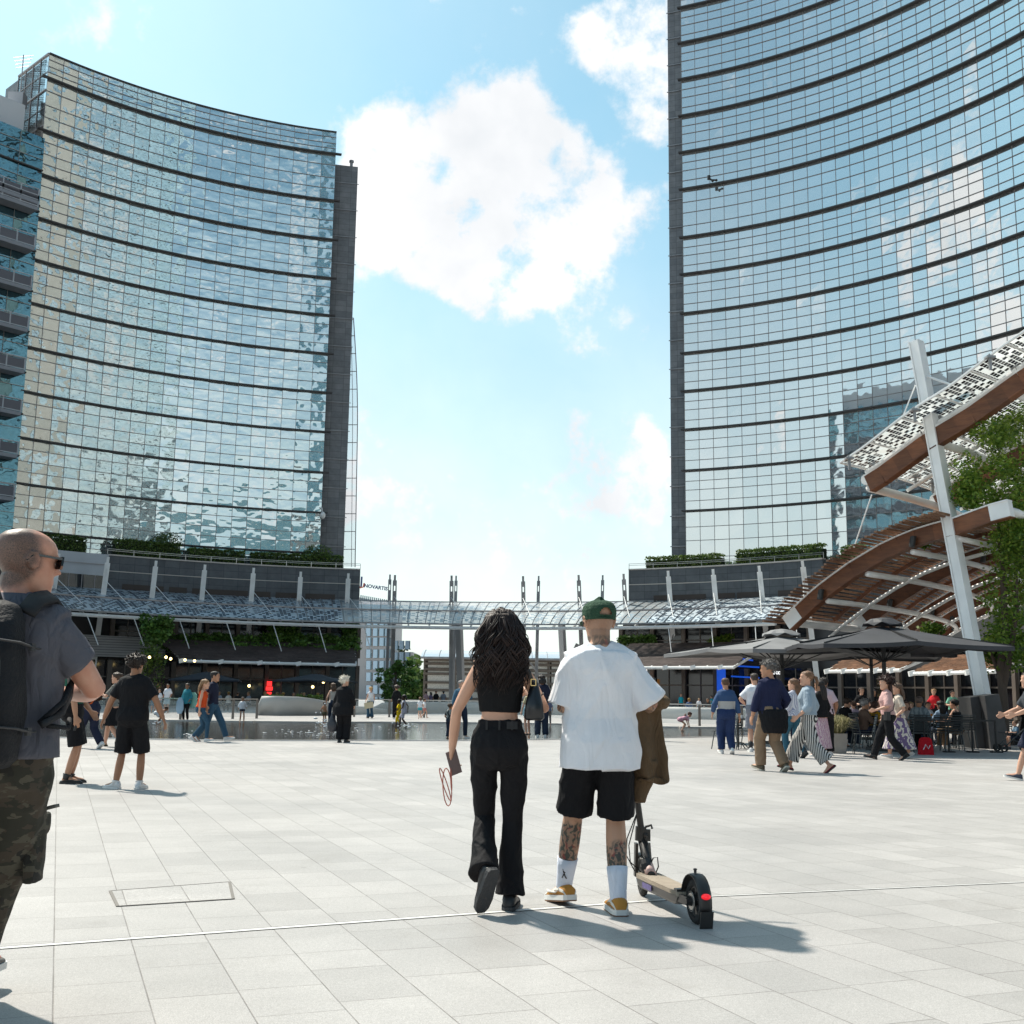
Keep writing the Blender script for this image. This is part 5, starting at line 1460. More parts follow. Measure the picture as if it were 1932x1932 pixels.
def pattern(name, kind, a, b, f=110, axis=(1, 1, 0)):
    if name in MATS: return MATS[name]
    k = NB(name); o = k.obj()
    if kind == 'stripe':
        d = k.n('ShaderNodeVectorMath', operation='DOT_PRODUCT'); k.l(o, d.inputs[0]); d.inputs[1].default_value = axis
        v = k.M('GREATER_THAN', k.M('SINE', k.M('MULTIPLY', d.outputs['Value'], f)), .0)
    elif kind == 'band':
        sp = k.n('ShaderNodeSeparateXYZ'); k.l(o, sp.inputs[0]); v = k.M('MULTIPLY', k.M('GREATER_THAN', sp.outputs['Z'], f[0]), k.M('LESS_THAN', sp.outputs['Z'], f[1]))
        v = k.M('MULTIPLY', v, k.M('LESS_THAN', k.M('ABSOLUTE', sp.outputs['X']), .195))
    else:
        n = k.n('ShaderNodeTexWave'); n.inputs['Scale'].default_value = f; n.inputs['Distortion'].default_value = 7; n.inputs['Detail'].default_value = 2; n.inputs['Detail Scale'].default_value = 2.2; k.l(o, n.inputs[0]); v = k.mr(n.outputs['Fac'], .4, .6, 0, 1)
    k.l(k.mix(v, a, b), k.b.inputs['Base Color']); k.b.inputs['Roughness'].default_value = .85; return k.m
HEADP = [(-.004, .066, .030, .016), (.008, .088, .014, .034), (.030, .091, -.012, .049), (.055, .092, -.040, .056), (.080, .091, -.068, .063), (.105, .090, -.088, .069),
         (.125, .086, -.098, .072), (.150, .093, -.104, .0755), (.172, .090, -.105, .076), (.192, .078, -.098, .071), (.208, .058, -.082, .060), (.220, .030, -.055, .042), (.2262, .004, -.028, .018)]
TORM = [(.84, .10, .095, 0), (.88, .155, .118, -.012), (.94, .172, .130, -.018), (1.0, .166, .118, -.012), (1.07, .152, .104, .0), (1.16, .152, .104, .004), (1.26, .166, .112, .004), (1.34, .180, .112, -.004), (1.40, .178, .098, -.010), (1.44, .140, .082, -.014), (1.47, .085, .066, -.014), (1.50, .058, .058, -.010)]
TORF = [(.84, .10, .095, 0), (.88, .160, .120, -.014), (.93, .178, .130, -.022), (.99, .168, .116, -.014), (1.06, .132, .094, .0), (1.12, .122, .088, .002), (1.20, .134, .098, .006), (1.27, .146, .118, .016), (1.33, .150, .108, .006), (1.39, .150, .088, -.008), (1.43, .118, .072, -.012), (1.465, .070, .058, -.014), (1.50, .050, .052, -.008)]
class Fig:
    def __init__(s, sex='m', lod=1, girth=1.0, lean=0.0, bend=0.0, twist=0.0, hip=(0, 0, 0), head=(0, 0), LA=None, RA=None, LF=None, RF=None, lfy=8, rfy=-8, lfp=0, rfp=0,
                 lel=(-.4, -1, -.3), rel=(.4, -1, -.3), lkn=(0, 1, .1), rkn=(0, 1, .1), child=False, neck=0.0, side=0.0, hk=1.13):
        s.hk = hk
        s.sex = sex; s.lod = lod; s.g = girth; s.lean = lean; s.bend = bend; s.twist = twist; s.hip = V(hip); s.head = head; s.child = child; s.side = side
        s.vox = (.0065, .013, .024)[lod]; s.neckp = neck
        s.HJ = {-1: s.T0(V((-.092, 0, .92))), 1: s.T0(V((.092, 0, .92)))}
        sh = .172 if sex == 'm' else .150
        s.SJ = {-1: s.T(V((-sh, -.012, 1.405))), 1: s.T(V((sh, -.012, 1.405)))}
        LF = V(LF) if LF else V((-.10, 0, .085)); RF = V(RF) if RF else V((.10, 0, .085))
        s.K = {}; s.A = {}; s.E = {}; s.W = {}
        s.K[-1], s.A[-1] = ik(s.HJ[-1], LF, .435, .42, lkn); s.K[1], s.A[1] = ik(s.HJ[1], RF, .435, .42, rkn)
        LA = V(LA) if LA else V((-.27, .06, .86)); RA = V(RA) if RA else V((.27, .06, .86))
        s.E[-1], s.W[-1] = ik(s.SJ[-1], LA, .285, .255, lel); s.E[1], s.W[1] = ik(s.SJ[1], RA, .285, .255, rel)
        s.fy = {-1: lfy, 1: rfy}; s.fp = {-1: lfp, 1: rfp}
        s.grip = {-1: .5, 1: .5}
    def T0(s, p): return V(p) + s.hip
    def T(s, p):
        p = V(p); f = max(0, min(1, (p.z - .95) / .45)); a = s.twist * f
        x, y = p.x * math.cos(a) - p.y * math.sin(a), p.x * math.sin(a) + p.y * math.cos(a)
        z = p.z - .92; l = s.lean * min(1, max(0, (p.z - .86) / .16)) if p.z < 1.02 else s.lean
        if p.z > 1.15: pass
        y2 = y * math.cos(l) + z * math.sin(l); z2 = z * math.cos(l) - y * math.sin(l)
        if s.bend and p.z > 1.15:
            q = s.bend * min(1, (p.z - 1.15) / .25); zb = (p.z - 1.15)
            y2 += math.sin(l + q * .6) * zb * .0 + math.sin(q) * zb * .8; z2 -= (1 - math.cos(q)) * zb
        return V((x + z * math.sin(s.side), y2, z2 + .92)) + s.hip
    def ringz(s, z, w, d, yo, n, pw=2.3, tx=True):
        r = []
        for k in range(n):
            a = 2 * math.pi * k / n; c, q = math.cos(a), math.sin(a)
            m = (abs(c) ** pw + abs(q) ** pw) ** (-1 / pw)
            p = V((w * c * m, yo + d * q * m, z)); r.append(s.T(p) if tx else p)
        return r
    def torso(s, mb, z0=.84, z1=1.5, ease=0.0, flare=0.0, tab=None, hold=False, shrink=1.0):
        tab = tab or (TORM if s.sex == 'm' else TORF); rows = []
        def at(z):
            for a, b in zip(tab, tab[1:]):
                if a[0] <= z <= b[0]:
                    f = (z - a[0]) / (b[0] - a[0]); return [a[i] + (b[i] - a[i]) * f for i in range(4)]
            return list(tab[0] if z < tab[0][0] else tab[-1])
        zs = [z0] + [r[0] for r in tab if z0 + .012 < r[0] < z1 - .012] + [z1]
        if z0 < .86 and hold: zs = [z0] + [z for z in (z0 + (.9 - z0) * .5,)] + [z for z in zs if z > .88]
        for z in zs:
            r = at(max(z, .94) if hold else z); g = (s.g if z < 1.4 else 1 + (s.g - 1) * .5) * shrink
            fl = flare * max(0, 1.25 - z) ; gd = 1 + (s.g - 1) * 1.25 if z < 1.4 else 1
            mono = max(r[1], (at(1.26)[1] * .96 if (flare and z < 1.26) else 0)); md = max(r[2], (at(1.26)[2] * .94 if (flare and z < 1.26) else 0))
            rows.append(s.ringz(z, mono * g + ease + fl, md * gd + ease + fl * .8, r[3], 20))
        mb.loft(rows)
    def limb(s, mb, a, b, c, ra, rb, rc, calf=None, up=0, n=12, tail=None):
        pts = []; rs = []
        def seg(p, q, r0, r1, k, bul=0):
            for i in range(k):
                f = i / k; pts.append(p.lerp(q, f)); rs.append(r0 + (r1 - r0) * f + bul * math.sin(f * math.pi))
        seg(a, b, ra, rb, 4, .004); seg(b, c, rb, rc, 5, calf or 0); pts.append(c); rs.append(rc)
        mb.tube(pts, rs, n)
    def hand(s, mb, sd, curl=.6, toward=None):
        w = s.W[sd]; d = (s.W[sd] - s.E[sd]).normalized()
        fw = V((0, 1, 0)) if toward is None else V(toward)
        th = (fw - d * fw.dot(d)); th = th.normalized() if th.length > .1 else V((0, 0, 1))   # thumb side
        pn = d.cross(th) * (1 if sd > 0 else -1)       # palm normal towards the body
        if pn.dot(V((-sd, 0, 0))) < 0: pn = -pn
        p0 = w; p1 = w + d * .085
        mb.loft([[c + th * (wd * math.cos(2 * math.pi * k / 8)) + pn * (tk * math.sin(2 * math.pi * k / 8)) for k in range(8)] for c, wd, tk in ((w - d * .015, .027, .020), (w + d * .03, .038, .017), (p1, .041, .014))])
        r0 = .0092 if s.lod == 0 else .0115
        for i, (o, L) in enumerate(((.031, .068), (.011, .078), (-.010, .072), (-.030, .056))):
            b = w + d * .075 + th * o; k = curl * (.75 + .12 * i); pts = [b]
            dd = d.copy()
            for j in range(3):
                an = k * (j + .5) * .75; dd = (d * math.cos(an) + pn * math.sin(an)).normalized(); pts.append(pts[-1] + dd * L / 2.5)
            mb.tube(pts, [r0, r0 * .98, r0 * .9, r0 * .72], 7)
        b = w + d * .02 + th * .026; t1 = b + (d * .6 + th * .75).normalized() * .035 + pn * .006; t2 = t1 + (d * .9 + th * .25 + pn * .3 * curl).normalized() * .030; t3 = t2 + (d + pn * .5 * curl).normalized() * .02
        mb.tube([b, t1, t2, t3], [r0 * 1.35, r0 * 1.15, r0, r0 * .8], 7)
    def HT(s):
        """head frame: origin at chin level under the skull"""
        yaw, pit = s.head; nb = s.T(V((0, -.010, 1.50)))
        up = (s.T(V((0, 0, 1.5))) - s.T(V((0, 0, 1.40)))).normalized(); up = (up + V((0, 0, 1.2))).normalized()
        R = Matrix.Rotation(rad(yaw), 3, 'Z') @ Matrix.Rotation(rad(pit), 3, 'X')
        return nb + up * -.010 + V((0, .014 + s.neckp, 0)), R
    def headp(s, p):
        o, R = s.HT(); k = s.hk if not s.child else 1.30
        return o + R @ ((V(p) - V((0, -.01, 0))) * k) + R @ V((0, .0, 0))
    def headring(s, row, inf=0.0, n=20):
        z, f, b, w = row; r = []
        for k in range(n):
            a = 2 * math.pi * k / n; c, q = math.cos(a), math.sin(a)
            cy = (f + b) / 2; hd = (f - b) / 2; m = (abs(c) ** 2.2 + abs(q) ** 2.2) ** (-1 / 2.2)
            x = (w + inf) * c * m; y = cy + (hd + inf) * q * m
            if z < .06 and q > 0: x *= 1 - .15 * q
            r.append(V((x, y, z)))
        return r
    def body(s, cl=0.0):
        mb = MB(); g = s.g
        s.torso(mb, z0=.885, shrink=.95)
        gl = 1 + (g - 1) * .6; f = 1 if s.sex == 'm' else .96
        for sd in (-1, 1):
            s.limb(mb, s.HJ[sd] + V((0, 0, -.01)), s.K[sd], s.A[sd], (.080 - .022 * (cl > 0)) * gl * f, (.055 - .013 * (cl > .95)) * gl * f, (.036 - .006 * (cl > 1.5)) * gl, .012 - .008 * (cl > 1.5))
            sh = s.SJ[sd] + V((-sd * .02, 0, -.012)); ff = 1 if s.sex == 'm' else .82
            mb.tube([s.T(V((sd * .03, -.014, 1.462))), s.T(V((sd * .085, -.014, 1.435))), s.SJ[sd] + V((-sd * .005, 0, -.004))], [.045 * ff, .047 * ff, .052 * ff], 12)
            if s.child: ff = .85
            s.limb(mb, sh, s.E[sd], s.W[sd], .052 * ff * gl, .041 * ff * gl, .027 * ff, .006 * ff)
            s.hand(mb, sd, s.grip[sd])
            # foot
            fr = s.footframe(sd); rows = []
            for y, w, h in ((-.055, .026, .03), (-.03, .034, .05), (.03, .036, .05), (.10, .042, .03), (.16, .036, .02), (.185, .02, .012)):
                rows.append([fr(w * math.cos(2 * math.pi * k / 8), y, max(-.070, -.055 + h * .5 + h * math.sin(2 * math.pi * k / 8))) for k in range(8)])
            mb.loft(rows)
        # neck
        o, R = s.HT(); nb = s.T(V((0, -.014, 1.44)))
        nr = .058 if s.sex == 'm' else .047
        if s.child: nr = .045
        mb.tube([nb, s.headp((0, -.022, .02)), s.headp((0, -.02, .07))], [nr * 1.15, nr, nr * 1.02], 12)
        mb.loft([[s.headp(p) for p in s.headring(r)] for r in HEADP])
        # nose, brow, lips, ears
        if s.lod < 2:
            mb.loft([[s.headp(p) for p in q] for q in ([(-.006, .082, .138), (.006, .082, .138), (.006, .075, .128), (-.006, .075, .128)], [(-.009, .102, .118), (.009, .102, .118), (.012, .08, .11), (-.012, .08, .11)], [(-.012, .118, .100), (.012, .118, .100), (.017, .085, .088), (-.017, .085, .088)], [(-.006, .100, .092), (.006, .100, .092), (.010, .085, .084), (-.010, .085, .084)])])
            mb.ell(s.headp((0, .088, .066)), (.022, .009, .015), 8, 6, R); mb.ell(s.headp((0, .084, .020)), (.024, .014, .020), 8, 6, R)
            for sd in (-1, 1): mb.ell(s.headp((sd * .028, .085, .146)), (.022, .010, .006), 8, 6, R)
        for sd in (-1, 1):
            mb.ell(s.headp((sd * .079, -.006, .113)), (.010, .017, .030), 8, 6, R)
            if s.lod == 0: mb.tube([s.headp((sd * (.084 + .004 * math.sin(q)), -.010 + .020 * math.cos(q), .116 + .032 * math.sin(q))) for q in [k_ * math.pi / 7 - .6 for k_ in range(10)]], .0055, 6)
        return remesh(mb, s.vox, 2)
    def footframe(s, sd):
        a = rad(s.fy[sd]); p = rad(s.fp[sd]); f = V((-math.sin(a) * math.cos(p), math.cos(a) * math.cos(p), -math.sin(p))); x = V((math.cos(a), math.sin(a), 0)); u = x.cross(f)
        A = s.A[sd]
        return lambda X, Y, Z: A + x * X + f * Y + u * Z
def folds(amp, fx=9, fz=3.5, seed=0, fine=.35):
    def d(p, n):
        if amp > .009:
            r = 1 - abs(noise.noise(V(((p.x + p.z * .35 * (1 if p.x > 0 else -1)) * fx * .95 + seed, p.y * fx * .6, p.z * fz * .9)))) * 2
            return amp * (.9 * r * abs(r) + .25 * noise.noise(V((p.x * fx * 2, p.y * fx * 2 + seed, p.z * fz * 1.6))) - .2)
        a = noise.noise(V((p.x * fx + seed, p.y * fx, p.z * fz))); b = noise.noise(V((p.x * fx * 2.6, p.y * fx * 2.6 + seed, p.z * fz * 2.2)))
        return amp * (a + fine * b)
    return d
LEGST = {  # radius at hip, mid thigh, knee, mid calf, hem
    'slim': (.098, .086, .066, .060, .050), 'straight': (.105, .095, .082, .078, .076), 'flare': (.100, .086, .064, .074, .100),
    'wide': (.11, .11, .115, .125, .135), 'jogger': (.105, .10, .085, .075, .055), 'cargo': (.112, .108, .098, .092, .085)}
def person(label, loc, rz, h, fig, skn='fair', top=None, bot=None, shoes=None, hair=None, socks=None, extras=None, group=None, face=False, hide_hand=None):
    """top=(kind, mat, hem, ease, sleeve 0..2, flare); bot=(style, mat, hem, ease); shoes=(kind, mat, solemat)"""
    s = fig; K = h / 1.75; L = s.lod
    t = thing('person', label, 'person', loc, rad(rz), group)
    def fin(mb, name, m, par=t, smooth=True):
        mb.v = [p * K for p in mb.v]; o = mb.build(name, m, par, False, smooth); return o
    cl = 0
    if bot: cl = 2 if bot[0] in ('slim', 'straight', 'flare', 'wide', 'jogger', 'cargo', 'skirt') and (bot[2] or 1) > .7 else (min(bot[2] or .85, 1) if bot[0].startswith('short') else .5)
    b = fin(s.body(cl), 'body', skn if not isinstance(skn, str) else skin(skn))
    am = (.007, .007, .005)[L] if L < 2 else .004
    tops = []
    if top:
        kind, m, hem, ease, sl, flare = top
        mb = MB(); s.torso(mb, hem, 1.455 if kind not in ('tank', 'crop') else 1.405, ease, flare, hold=True)
        if kind == 'tank' or kind == 'crop':
            for sd in (-1, 1):
                x = sd * (.075 if kind == 'tank' else .092); r = []
                mb.loft([[s.T(V((x + dx, y, z))) for dx, y, z in q] for q in ([(-.02, -.105, 1.38), (.02, -.105, 1.38), (.02, -.08, 1.38), (-.02, -.08, 1.38)], [(-.02, -.075, 1.448), (.02, -.075, 1.44), (.02, -.05, 1.42), (-.02, -.05, 1.42)], [(-.02, .045, 1.448), (.02, .045, 1.44), (.02, .03, 1.42), (-.02, .03, 1.42)], [(-.02, .10, 1.37), (.02, .10, 1.37), (.02, .08, 1.37), (-.02, .08, 1.37)])])
        else:
            mb.loft([s.ringz(1.44, .10 + ease * .5, .075 + ease * .5, -.013, 20), s.ringz(1.485, .066, .063, -.012, 20)])
        ff = 1 if s.sex == 'm' else .84
        if sl > 0:
            for sd in (-1, 1):
                a = s.SJ[sd] + V((-sd * .03, 0, -.012 - ease * .75)); e = s.E[sd]; w = s.W[sd]
                mb.tube([s.T(V((sd * .03, -.014, 1.46))), s.T(V((sd * .085, -.014, 1.436 - ease * .3))), s.SJ[sd] + V((sd * .004, 0, -.010 - ease * .55))], [.048 * ff + ease * .4, .050 * ff + ease * .5, .054 * ff + ease * .62], 14)
                if sl <= 1:
                    c = a.lerp(e, min(sl, 1)); mb.tube([a, a.lerp(c, .3), a.lerp(c, .6), c], [.052 * ff + ease, .053 * ff + ease, .052 * ff + ease * (1 + sl * .2), .052 * ff + ease * (1.15 + (.25 if kind == 'over' else 0))], 14)
                else:
                    c = e.lerp(w, sl - 1); mb.tube([a, a.lerp(e, .3), a.lerp(e, .7), e, e.lerp(c, .35), e.lerp(c, .7), c], [.054 * ff + ease, .056 * ff + ease, .051 * ff + ease, .048 * ff + ease, .046 * ff + ease, .040 * ff + ease, .036 * ff + ease * .8], 14)
        o = fin(remesh(mb, max(s.vox, .008), 4, folds(.015 if kind == 'over' else am * (1.5 if ease > .02 else .8), 7, 3.2, len(label) * 1.7)), kind if kind in ('dress', 'blouse', 'sweater', 'shirt', 'coat') else {'over': 'shirt', 'tank': 'vest', 'crop': 'crop_top', 'polo': 'shirt'}.get(kind, 'shirt'), m)
    if bot:
        st, m, hem, ease = bot
        mb = MB()
        if st == 'skirt':
            rows = []; 
            zs = [1.04, .98, .92, .80, .65, .5, .35]
            zs = [z for z in zs if z > hem] + [hem]
            mid = (s.K[-1] + s.K[1]) / 2; mida = (s.A[-1] + s.A[1]) / 2
            sp = max(abs(s.K[1].x - s.K[-1].x), .18) * .5; spy = abs(s.A[1].y - s.A[-1].y) * .5
            for z in zs:
                f = max(0, (.98 - z) / .9); c = V((0, 0, 0)) + s.hip * (1 - f); w = .165 + ease + f * .12; d = .12 + ease + f * (.10 + spy * .8)
                yo = (mida.y) * f
                rows.append([V((c.x + w * math.cos(2 * math.pi * k / 24), yo + c.y + d * math.sin(2 * math.pi * k / 24), z + s.hip.z * (1 - f))) for k in range(24)])
            mb.loft(rows); fin(remesh(mb, max(s.vox, .010), 2, folds(.012, 12, 1.0, 3)), 'skirt', m)
        else:
            tab = TORM if s.sex == 'm' else TORF
            zt = 1.09 if s.sex == 'f' else 1.04
            if s.lean > .6 or fig.hip.z < -.2: zt = 1.0
            s.torso(mb, .80, zt, .010 + ease, tab=[(.80, .095, .06, -.01), (.83, .145, .095, -.012)] + [(q[0], max(q[1], .158) if q[0] < .9 else q[1], q[2] + (.006 if q[0] < .9 else 0), q[3]) for q in tab if q[0] > .85])
            short = st.startswith('short'); R = LEGST['straight' if short else st]; gl = (1 + (s.g - 1) * .6) * (1 if s.sex == 'm' else .95)
            for sd in (-1, 1):
                a, k, c = s.HJ[sd], s.K[sd], s.A[sd]
                if short:
                    fr = (hem if hem else .85); e = a.lerp(k, min(fr, 1)) if fr <= 1 else k.lerp(c, fr - 1)
                    mb.tube([a + V((-sd * .014, 0, .02)), a.lerp(e, .4), a.lerp(e, .75), e], [.088 * gl + ease, .092 * gl + ease, .088 * gl + ease * 1.3, .090 * gl + ease * 1.5], 14)
                else:
                    end = k.lerp(c, hem if hem else 1.0); r = [x * gl + ease for x in R]
                    mb.tube([a + V((-sd * .016, 0, .02)), a.lerp(k, .14), a.lerp(k, .5), k.lerp(a, .12), k, k.lerp(end, .25), k.lerp(end, .5), k.lerp(end, .8), end], [r[0] * .88, r[0] * .98, r[1], r[2] + .004, r[2], r[2] + (r[3] - r[2]) * .6, r[3], (r[3] + r[4]) / 2, r[4]], 14)
            fin(remesh(mb, max(s.vox, .008), 2, folds(am * (1.3 if st != 'slim' else .8), 9, 6, 7)), 'shorts' if short else 'trousers', m)
    if shoes:
        kind, m, sm = shoes
        for sd in (-1, 1):
            fr = s.footframe(sd); mb = MB(); rows = []
            tall = {'sneaker': .012, 'boot': .07, 'flat': -.03, 'slide': -.035}[kind]
            prof = [(-.075, .022, .02), (-.062, .036, .062 + tall), (-.02, .042, .075 + tall), (.03, .043, .066 + tall * .6), (.08, .047, .044), (.13, .050, .034), (.175, .042, .028), (.200, .022, .016)]
            if kind in ('flat',): prof = [(y, w, min(hh, .03)) for y, w, hh in prof]
            for y, w, hh in prof: rows.append([fr(w * math.cos(2 * math.pi * k / 12), y, -.068 + hh * .5 + hh * .55 * math.sin(2 * math.pi * k / 12)) for k in range(12)])
            mb.loft(rows); o = fin(mb, 'shoe', m)
            if L < 2:
                mb = MB(); rows = []
                for y, w in ((-.082, .024), (-.068, .040), (-.02, .045), (.05, .047), (.12, .053), (.18, .045), (.208, .024)): rows.append([fr(-w, y, -.083), fr(w, y, -.083), fr(w * 1.01, y, -.058), fr(-w * 1.01, y, -.058)])
                mb.loft(rows); fin(mb, 'sole', sm, o, False)
            if socks:
                mb = MB(); a = s.A[sd]; k = s.K[sd]; e = a.lerp(k, socks[1]); mb.tube([fr(0, .0, -.03), a + (k - a).normalized() * .01, a.lerp(e, .5), e], [.047, .047, .051, .056], 12)
                fin(mb, 'sock', socks[0])
    if hair: make_hair(s, fin, t, *hair)
    if face and L < 2:
        _, R = s.HT()
        for sd in (-1, 1):
            mb = MB(); mb.ell(s.headp((sd * .030, .080, .127)), (.011, .008, .006), 8, 6, R); fin(mb, 'eye', mat('eye_dark', (.05, .04, .035), .2))
        mb = MB(); mb.ell(s.headp((0, .093, .063)), (.020, .009, .0055), 8, 6, R); fin(mb, 'mouth', mat('lips', (.38, .12, .10), .5))
    s.root = t; s.Kk = K; s.fin = fin
    s.world = lambda p: WM[t.name] @ (V(p) * K)
    return s
def make_hair(s, fin, t, style, col, length=0.0, amp=None):
    m = mat('hair_%s' % '_'.join('%d' % int(c * 1000) for c in col), col, .5, 0, .35, bump=(45, .9, (1, 1, .25)), var=(20, .3))
    n = 28; inf = {'buzz': .004, 'short': .015, 'curly': .030, 'long': .018, 'bun': .013, 'pony': .013, 'afro': .06, 'fluffy': .03, 'bald': .0025}[style]
    rows = []; tab = []; INF = inf
    for a, b in zip(HEADP, HEADP[1:]): tab += [a, tuple((x + y) / 2 for x, y in zip(a, b))]
    tab.append(HEADP[-1])
    tab = [r for r in tab if r[0] >= .03]
    grid = [s.headring(r, inf, n) for r in tab]; top = grid[-1]
    grid.append([V((p.x * .3, -.028 + (p.y + .028) * .3, .2262 + inf * .9)) for p in top])
    ap = amp if amp is not None else {'buzz': .0, 'short': .006, 'curly': .014, 'long': .006, 'bun': .003, 'pony': .003, 'afro': .02, 'fluffy': .014, 'bald': 0}[style]
    def line(p):
        a = math.atan2(p.y - (-.01), abs(p.x) + 1e-5) / (math.pi / 2)    # 1 front, -1 back
        if a > .25: z = .135 + (.185 - .135) * min(1, (a - .25) / .35)
        elif a > -.25: z = .100
        else: z = .100 - (.050) * min(1, (-a - .25) / .3)
        if style == 'bald': z = max(z, .07) + (.3 if a > .15 else 0)
        return z
    vs = []; idx = {}
    base = [s.headring(r, .0015, n) for r in tab]; base.append([V((p.x * .3, -.028 + (p.y + .028) * .3, .2265)) for p in base[-1]])
    for i, r in enumerate(grid):
        for k, p in enumerate(r):
            w_ = max(0, min(1, (p.z - line(p)) / .045)); w_ = w_ * w_ * (3 - 2 * w_)
            q = base[i][k].lerp(V(p), w_); c = V((0, -.01, .12)); d = (q - c).normalized()
            f = 26 if style in ('curly', 'fluffy', 'afro') else 16
            q = q + d * ap * (.3 + .7 * w_) * (noise.noise(q * f) + .6 * noise.noise(q * f * 2.3))
            if style == 'long' and q.z < .12: q = q + V((0, -.008, 0))
            vs.append(q)
    fs = []
    for i in range(len(grid) - 1):
        for k in range(n):
            a, b_ = i * n + k, i * n + (k + 1) % n; cc = (grid[i][k] + grid[i + 1][k]) / 2
            top_only = style == 'bald' and cc.z > .178 - .03 * (math.atan2(cc.y + .01, abs(cc.x) + 1e-5) > -.4)
            if cc.z > line(cc) and not top_only: fs.append((a, b_, b_ + n, a + n))
    fs.append(tuple(range((len(grid) - 1) * n, len(grid) * n))) if style != 'bald' else None
    mb = MB(); mb.add([s.headp(q) for q in vs], fs)
    # skirt the lower edge inward so the shell has thickness
    ho = fin(mb, 'hair', m)
    if style in ('long',):
        mb = MB(); z = .15; o, R = s.HT(); base = s.headp((0, -.06, .16)); nn = 16; rows = []
        kx = s.T(V((0, -.10, 1.35))); steps = 9
        for i in range(steps + 1):
            f = i / steps; zz = .17 - f * (length + .12); c = s.headp((0, -.055 - .05 * math.sin(min(f * 2, 1) * 1.5), 0)); c = V((c.x, c.y, s.headp((0, 0, .16)).z - f * (length + .16)))
            c.y += -.02 * f + (.0 if s.lean < .3 else s.lean * -.1)
            w = .078 + .035 * math.sin(min(1, f * 1.4) * math.pi * .6) - .055 * max(0, f - .75) * 4 * .5; d = .055 - .02 * f
            w = max(w, .02)
            rows.append([c + V((w * math.cos(2 * math.pi * k / nn) + .008 * noise.noise(V((k, i * .8, 2.3))), d * math.sin(2 * math.pi * k / nn) + .006 * noise.noise(V((k * .7, i, 9))), 0)) for k in range(nn)])
        mb.loft(rows); fin(remesh(mb, max(s.vox, .009), 2, folds(.008, 40, 6, 4)), 'hair_length', m, ho)
    if style in ('curly', 'fluffy', 'afro', 'short') and s.lod < 2:
        r3 = random.Random(len(rows) + int(col[0] * 999)); mb = MB(); ln, rr_ = {'curly': (.028, .0085), 'fluffy': (.045, .006), 'afro': (.07, .010), 'short': (.018, .0045)}[style]
        for _ in range(170 if style != 'short' else 120):
            fc = r3.choice(fs); q = sum((vs[i_] for i_ in fc), V()) / len(fc); d = (q - V((0, -.01, .10))).normalized(); e = V((r3.gauss(0, 1), r3.gauss(0, 1), r3.gauss(0, 1) - .5)).normalized() * .8
            mb.tube([s.headp(q - d * .006), s.headp(q + d * ln * .4 + e * ln * .3), s.headp(q + d * ln * .4 + e * ln * 1.0)], [rr_, rr_, rr_ * .3], 4)
        fin(mb, 'tufts', m, ho)
    if style == 'bun':
        mb = MB(); mb.ell(s.headp((0, -.125, .17)), (.045, .045, .045), 12, 8); fin(remesh(mb, .012, 1, folds(.006, 40, 40)), 'bun', m, ho)
    if style == 'pony':
        mb = MB(); a = s.headp((0, -.10, .15)); mb.tube([a, a + V((0, -.05, -.02)), a + V((0, -.07, -.10)), a + V((0, -.05, -.22))], [.02, .032, .028, .01], 8); fin(mb, 'ponytail', m, ho)
    return ho
def walk(sex='m', lod=1, st=.30, arm=.16, lead=1, **k):
    s_ = lead; d = dict(sex=sex, lod=lod, hip=(0, 0, -.025))
    f = (.09 * s_, st, .095); b = (-.09 * s_, -st, .135)
    sh = .25 if sex == 'm' else .23
    fa = (-sh * s_, arm, .90); ba = (sh * s_, -arm, .90)
    if s_ > 0: d.update(RF=f, LF=b, LA=fa, RA=ba, rfp=-12, lfp=32)
    else: d.update(LF=f, RF=b, RA=fa, LA=ba, lfp=-12, rfp=32)
    d.update(k); return Fig(**d)
def sit(sex='m', lod=1, **k):
    d = dict(sex=sex, lod=lod, hip=(0, -.10, -.42), LF=(-.13, .36, .085), RF=(.13, .34, .085), LA=(-.17, .28, .74), RA=(.17, .28, .76), lean=.08); d.update(k); return Fig(**d)
W_ = lambda n='white', c=(.78, .78, .80): cloth(n, c)
SOLE_W = mat('sole_white', (.72, .72, .70), .7); SOLE_D = mat('sole_dark', (.04, .04, .04), .8)
BLK = cloth('black', (.010, .010, .012)); NAVY = cloth('navy', (.018, .022, .045)); WHT = cloth('white', (.74, .76, .80)); DENIM = cloth('denim', (.035, .085, .14), .9, (60, .5)); DENIM_D = cloth('dark_denim', (.020, .030, .055), .9)
SH_W = mat('shoe_white', (.70, .70, .70), .6, var=(8, .08)); SH_B = mat('shoe_black', (.018, .018, .02), .45)
SNK = ('sneaker', SH_W, SOLE_W); SNB = ('sneaker', SH_B, SOLE_D)
